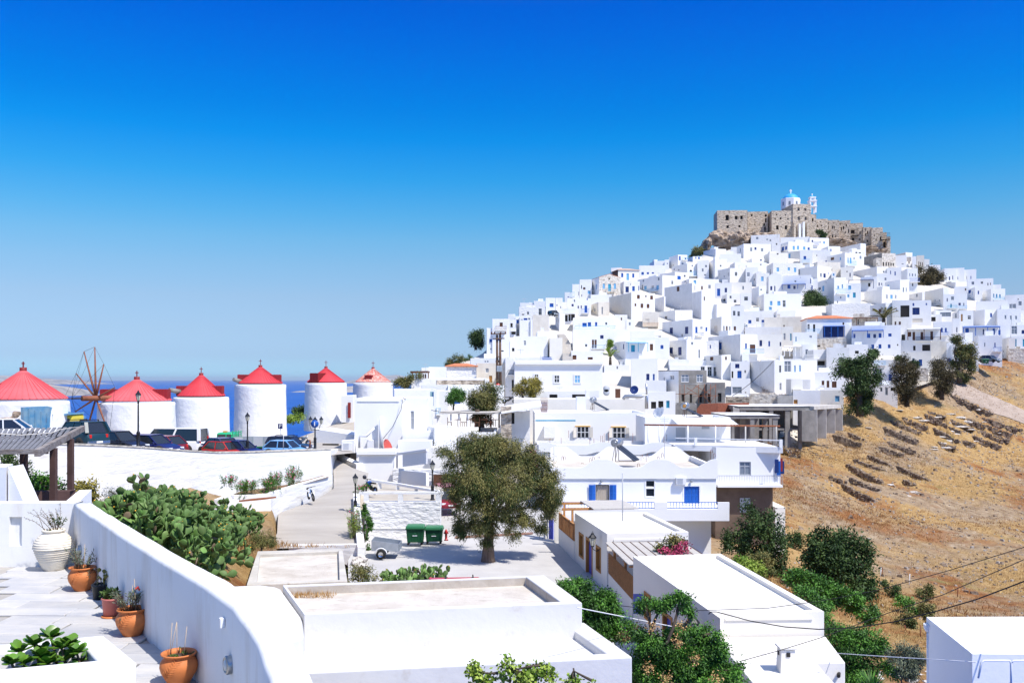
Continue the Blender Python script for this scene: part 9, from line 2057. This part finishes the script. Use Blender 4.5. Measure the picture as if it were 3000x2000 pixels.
mb=MB();c=q(922,1241,71.2);mb.lathe([(0.001,-0.02),(0.3,-0.02),(0.3,0.02),(0.001,0.02)],c,20,axis='Y');rs=mb.build('round_sign','blue',label='round blue sign mounted on the three-headed lamp post',cat='sign');mb=MB();mb.box(c+Vector((0,-0.03,0)),(0.07,0.01,0.32));mb.build('arrow_mark','wpaint',rs)
mb=MB();mb.tube([q(831,1240,70.5),q(830,1322,70.5)],0.03,6);mb.build('white_pole','wpaint',label='plain thin white pole right of the parking sign',cat='pole')
mb=MB();mb.tube([q(908,1288,78),q(908,1310,78)],0.06,6);mb.build('bollard','rust',label='short brown bollard near the lamp with three heads',cat='bollard')
mb=MB();c=q(ZC.x(1797),ZC.y(510),138);mb.lathe([(0.001,-0.02),(0.4,-0.02),(0.4,0.02),(0.001,0.02)],c,18,axis='Y');rs=mb.build('no_entry_sign','p_red',label='red no entry sign on the pole foot',cat='sign');mb=MB();mb.box(c+Vector((0,-0.03,0)),(0.5,0.01,0.12));mb.build('white_bar','wpaint',rs)
up=thing('utility_poles','pair of tall brown wooden power poles with insulators and transformer','utility pole',q(1460,1140,148))
mat('pole_wood',(0.16,0.10,0.07),0.9,0.3,3)
for px,y0 in ((1456,980),(1465,975)):mb=MB();mb.tube([q(px+1,1145,148),q(px,y0,148)],[0.25,0.17],8);mb.build('pole','pole_wood',up)
for x0,x1,y in ((1438,1483,978),(1444,1478,992),(1455,1468,1045),(1453,1468,1070)):mb=MB();mb.bar(q(x0,y,147.7),q(x1,y-1,147.7),0.16);mb.build('crossarm','pole_wood',up)
for x in (1440,1449,1467,1481):mb=MB();a=q(x,978,147.7);mb.lathe([(0.1,0),(0.16,0.1),(0.08,0.18),(0.14,0.26),(0,0.36)],a,8);mb.build('insulator','brown',up)
mb=MB();a=q(1463,1080,147.4);mb.box(a,(0.9,0.7,0.95));mb.build('transformer','zinc',up,bevel=0.08)
def cable(label,pts,r=0.012,mt='dark'):mb=MB();P_c=[q(*p)for p in pts];mb.tube(P_c,r,5);mb.build('cable',mt,label=label,cat='cable')
def sag(a,b,n=12,s=0.3):return [(a[0]+(b[0]-a[0])*t,a[1]+(b[1]-a[1])*t+s*4*t*(1-t),a[2]+(b[2]-a[2])*t)for t in [i/n for i in range(n+1)]]
cable('thickest lowest black cable crossing the lower right of the hillside',[(2076,1798,31.5),(2082,1791,31.4),(2100,1791,31),(2200,1818,30),(2300,1835,29),(2400,1842,28),(2500,1838,27),(2620,1820,26),(2740,1790,25),(2860,1755,24),(3000,1702,23),(3150,1640,22)],0.017)
cable('highest black cable rising to the right edge',[(1800,1771,33),(1900,1782,32.5),(2060,1787,31),(2250,1780,30),(2400,1760,29),(2570,1728,28),(2780,1670,27),(3000,1602,26),(3150,1545,25)],0.012)
cable('middle black cable crossing behind the corner building',[(2170,1935,27),(2280,1905,27),(2400,1868,27),(2500,1832,27),(2600,1795,27),(2760,1742,26),(3000,1638,25),(3150,1570,25)],0.012)
cable('white cable strung from the white roof corner over the tree',[(1690,1778,22.6),(1713,1783,22.8),(1815,1803,24),(1960,1832,26),(2075,1858,28)],0.013,'wpaint')
cable('white cable between the annex and the corner building',[(2440,1911,28.7),(2600,1922,26.5),(2720,1929,25),(2860,1938,23.3)],0.012,'wpaint')
cable('thin black service cable hanging across the cafe',sag((1180,1165,88),(1340,1207,98),s=14)+sag((1340,1207,98),(1560,1190,100),s=10),0.03)
cable('thin dark cable draped down the tall shaded house',[(1180,1170,87.8),(1175,1200,87.6),(1150,1250,84),(1123,1284,82.5)],0.025)
cable('long thin wire dropping over the white houses from the bare wall',sag((2266,1057,158),(2145,1160,150),s=8),0.05)
for i,(px,y0,y1)in enumerate(((2578,1662,1695),(2585,1662,1690),(2663,1680,1722),(2722,1705,1722),(2805,1720,1752),(2655,1830,1850),(2696,1830,1865),(2590,1810,1825))):
 p=on_ground(px,y1,30,160);mb=MB();mb.tube([p,p+Vector((rnd.uniform(-.15,.15),0,(y1-y0)/F*p.y))],0.035,5);mb.build('fence_stake','wpaint' if i in (0,2)else 'spar_wood',label=('leaning white fence stake left of the lone shrub','leaning dark stake next to the white one','upright white fence stake below the black cable','short brown stake behind the brownish shrub','thin brown stake far right','short stake by the leggy shrub','bent stake left of the corner building','small stake in the golden grass')[i],cat='stake')
# ---------------------------------------------------------------- pergola at the left edge
mat('old_wood',(0.30,0.27,0.25),0.9,col2=(0.16,0.13,0.11),scale=3,bump=0.4,bscale=12,stretch=(1,1,3));mat('slat_wood',(0.22,0.22,0.235),0.85,0.2,3,0.3,10,objvar=0.15);mat('post_wood',(0.10,0.055,0.045),0.8,0.3,3)
pp_=thing('pergola','weathered slatted timber pergola on dark posts at the left edge','pergola',q(100,1480,22));NL,NR,FR,FL=q(-260,1325,21),q(122,1322,21),q(243,1252,27.5),q(-180,1262,27.5)
for px,y0,y1,Y in ((70,1320,1490,22),(157,1312,1495,22.6),(207,1285,1460,25)):a,b=q(px,y0,Y),q(px,y1,Y);mb=MB();mb.bar(b,a,0.135);mb.build('post','post_wood',pp_)
mb=MB();mb.bar(NL,NR,0.12,0.10);mb.build('beam','old_wood',pp_);mb=MB();mb.bar(NR-Vector((0,.2,0.02)),FR-Vector((0,0,0.02)),0.12,0.16);mb.build('beam','old_wood',pp_)
for t in (0.12,0.5,0.88):mb=MB();mb.bar(NL.lerp(FL,t)-Vector((0,0,.1)),NR.lerp(FR,t)-Vector((0,0,.1)),0.08,0.08);mb.build('rafter','post_wood',pp_)
for (t0,t1)in ((0.03,0.5),(0.53,0.97)):
 n=27
 for i in range(n):
  u=(i+0.5)/n;a=(NL.lerp(NR,u)).lerp(FL.lerp(FR,u),t0);b=(NL.lerp(NR,max(0,u-0.06))).lerp(FL.lerp(FR,max(0,u-0.06)),t1)
  if 1500+F*max(a.x/a.y,b.x/b.y)>-25:mb=MB();mb.bar(a+Vector((0,0,0.03)),b+Vector((0,0,0.03)),0.085,0.025);mb.build('slat','slat_wood',pp_)
cable('pale electric cable sagging over the pergola slats',[(-30,1268,22),(60,1274,23),(150,1268,24.5),(175,1258,25.5),(230,1250,27)],0.012,'cream')
mb=MB();a=q(0,1365,20);mb.prism([(a.x-4,19.5),(q(16,0,19.5).x,19.5),(q(16,0,20).x,20.3),(a.x-4,20.3)],-4,(HZ-1362)/F*20);mb.add([(q(16,0,19.5).x+.003,19.6,(HZ-1362)/F*20),(q(74,0,19.5).x,19.6,(HZ-1490)/F*20),(q(16,0,19.5).x+.003,19.6,-4),(q(16,0,19.5).x+.003,20.2,(HZ-1362)/F*20),(q(74,0,19.5).x,20.2,(HZ-1490)/F*20),(q(16,0,19.5).x+.003,20.2,-4)],[(2,1,0),(3,4,5),(0,1,4,3)]);mb.build('stair_wall','wsmooth',label='white sloping stair wall at the left edge under the pergola',cat='wall')
mb=MB();a,b=q(85,1440,22.5),q(205,1438,23.5);mb.add([a,b,b-Vector((0,0,.6)),a-Vector((0,0,.6)),a+Vector((0,.3,0)),b+Vector((0,.3,0)),b+Vector((0,.3,-.6)),a+Vector((0,.3,-.6))],[(3,2,1,0),(4,5,6,7),(0,1,5,4)]);mb.build('low_wall','post_wood',label='dark brown-topped low wall under the pergola',cat='wall')
mb=MB();a,b=q(178,1480,20),q(232,1435,22);mb.add([a,b,b+Vector((.25,.1,0)),a+Vector((.3,0,0)),a-Vector((0,0,.8)),b-Vector((0,0,1)),b+Vector((.25,.1,-1)),a+Vector((.3,0,-.8))],[(0,1,2,3),(0,4,5,1),(3,2,6,7),(0,3,7,4),(1,5,6,2)]);mb.build('ramp_coping','wsmooth',label='short sloping white coping behind the terrace corner',cat='wall')
# stepped lane in the town
ln=thing('stepped_lane','pale stepped lane climbing between the white houses','stairs',q(Z2.x(1230),Z2.y(1420),195));pts_l=[(1000,1030,840,262),(1030,1050,1000,245),(1110,1180,1080,222),(1165,1250,1200,208),(1170,1280,1420,194)]
mat('step_stone',(0.60,0.56,0.50),0.9,0.15,1.0)
for k in range(22):
 t=k/21*(len(pts_l)-1);i=min(int(t),len(pts_l)-2);u=t-i;x0,x1,y_,Y_=[pts_l[i][j]+(pts_l[i+1][j]-pts_l[i][j])*u for j in range(4)]
 a,b=q(Z2.x(x0),Z2.y(y_),Y_),q(Z2.x(x1+30),Z2.y(y_),Y_);mb=MB();mb.box(((a.x+b.x)/2,Y_+1.6,a.z-0.5),(b.x-a.x,3.4,1.0));mb.build('step','step_stone',ln)
fl=thing('flag','small blue and white striped flag on the low white roof','flag',q(Z2.x(868),Z2.y(1430),164));mb=MB();mb.tube([q(Z2.x(868),Z2.y(1430),164),q(Z2.x(868),Z2.y(1362),164)],0.04,5);mb.build('pole','gpaint',fl);mb=MB();a=q(Z2.x(878),Z2.y(1385),164)
for i in range(5):mb.box(a+Vector((0.9+i*0.06,0,-0.15-i*0.3)),(1.7,0.03,0.16))
mb.build('stripe','blue',fl,kind='stuff')
# curved white retaining edge of the right-hand lane
strip('lane',[[(2650,1150,172),(2690,1112,182)],[(2740,1118,180),(2760,1095,188)],[(2800,1090,188),(2830,1070,196)],[(2870,1068,196),(2900,1056,204)],[(3000,1052,205),(3010,1040,215)]],'pavers_ground',lift=0.25)

mat('smooth_soil',(0.40,0.32,0.26),0.95,col2=(0.33,0.26,0.21),scale=0.6,bump=0.3,bscale=4)
te=[(2770,1122),(2800,1108),(2875,1149),(3000,1203),(3200,1290)];be=[(2762,1150),(2790,1160),(2890,1206),(3000,1243),(3200,1330)];v=[];n=60
for i in range(n+1):
 t=i/n*4;k=min(3,int(t));u=t-k;A,B=[(e[k][0]+(e[k+1][0]-e[k][0])*u,e[k][1]+(e[k+1][1]-e[k][1])*u)for e in (te,be)];pa,pb=on_ground(*A,60,300),on_ground(*B,60,300)
 for j in range(9):p=pa.lerp(pb,j/8);v.append((p.x,p.y,ground_full(p.x,p.y)+0.12))
mb=MB();mb.add(v,[(i*9+j,i*9+j+1,(i+1)*9+j+1,(i+1)*9+j)for i in range(n)for j in range(8)],0,True);mb.build('dirt_path','smooth_soil',kind='structure')
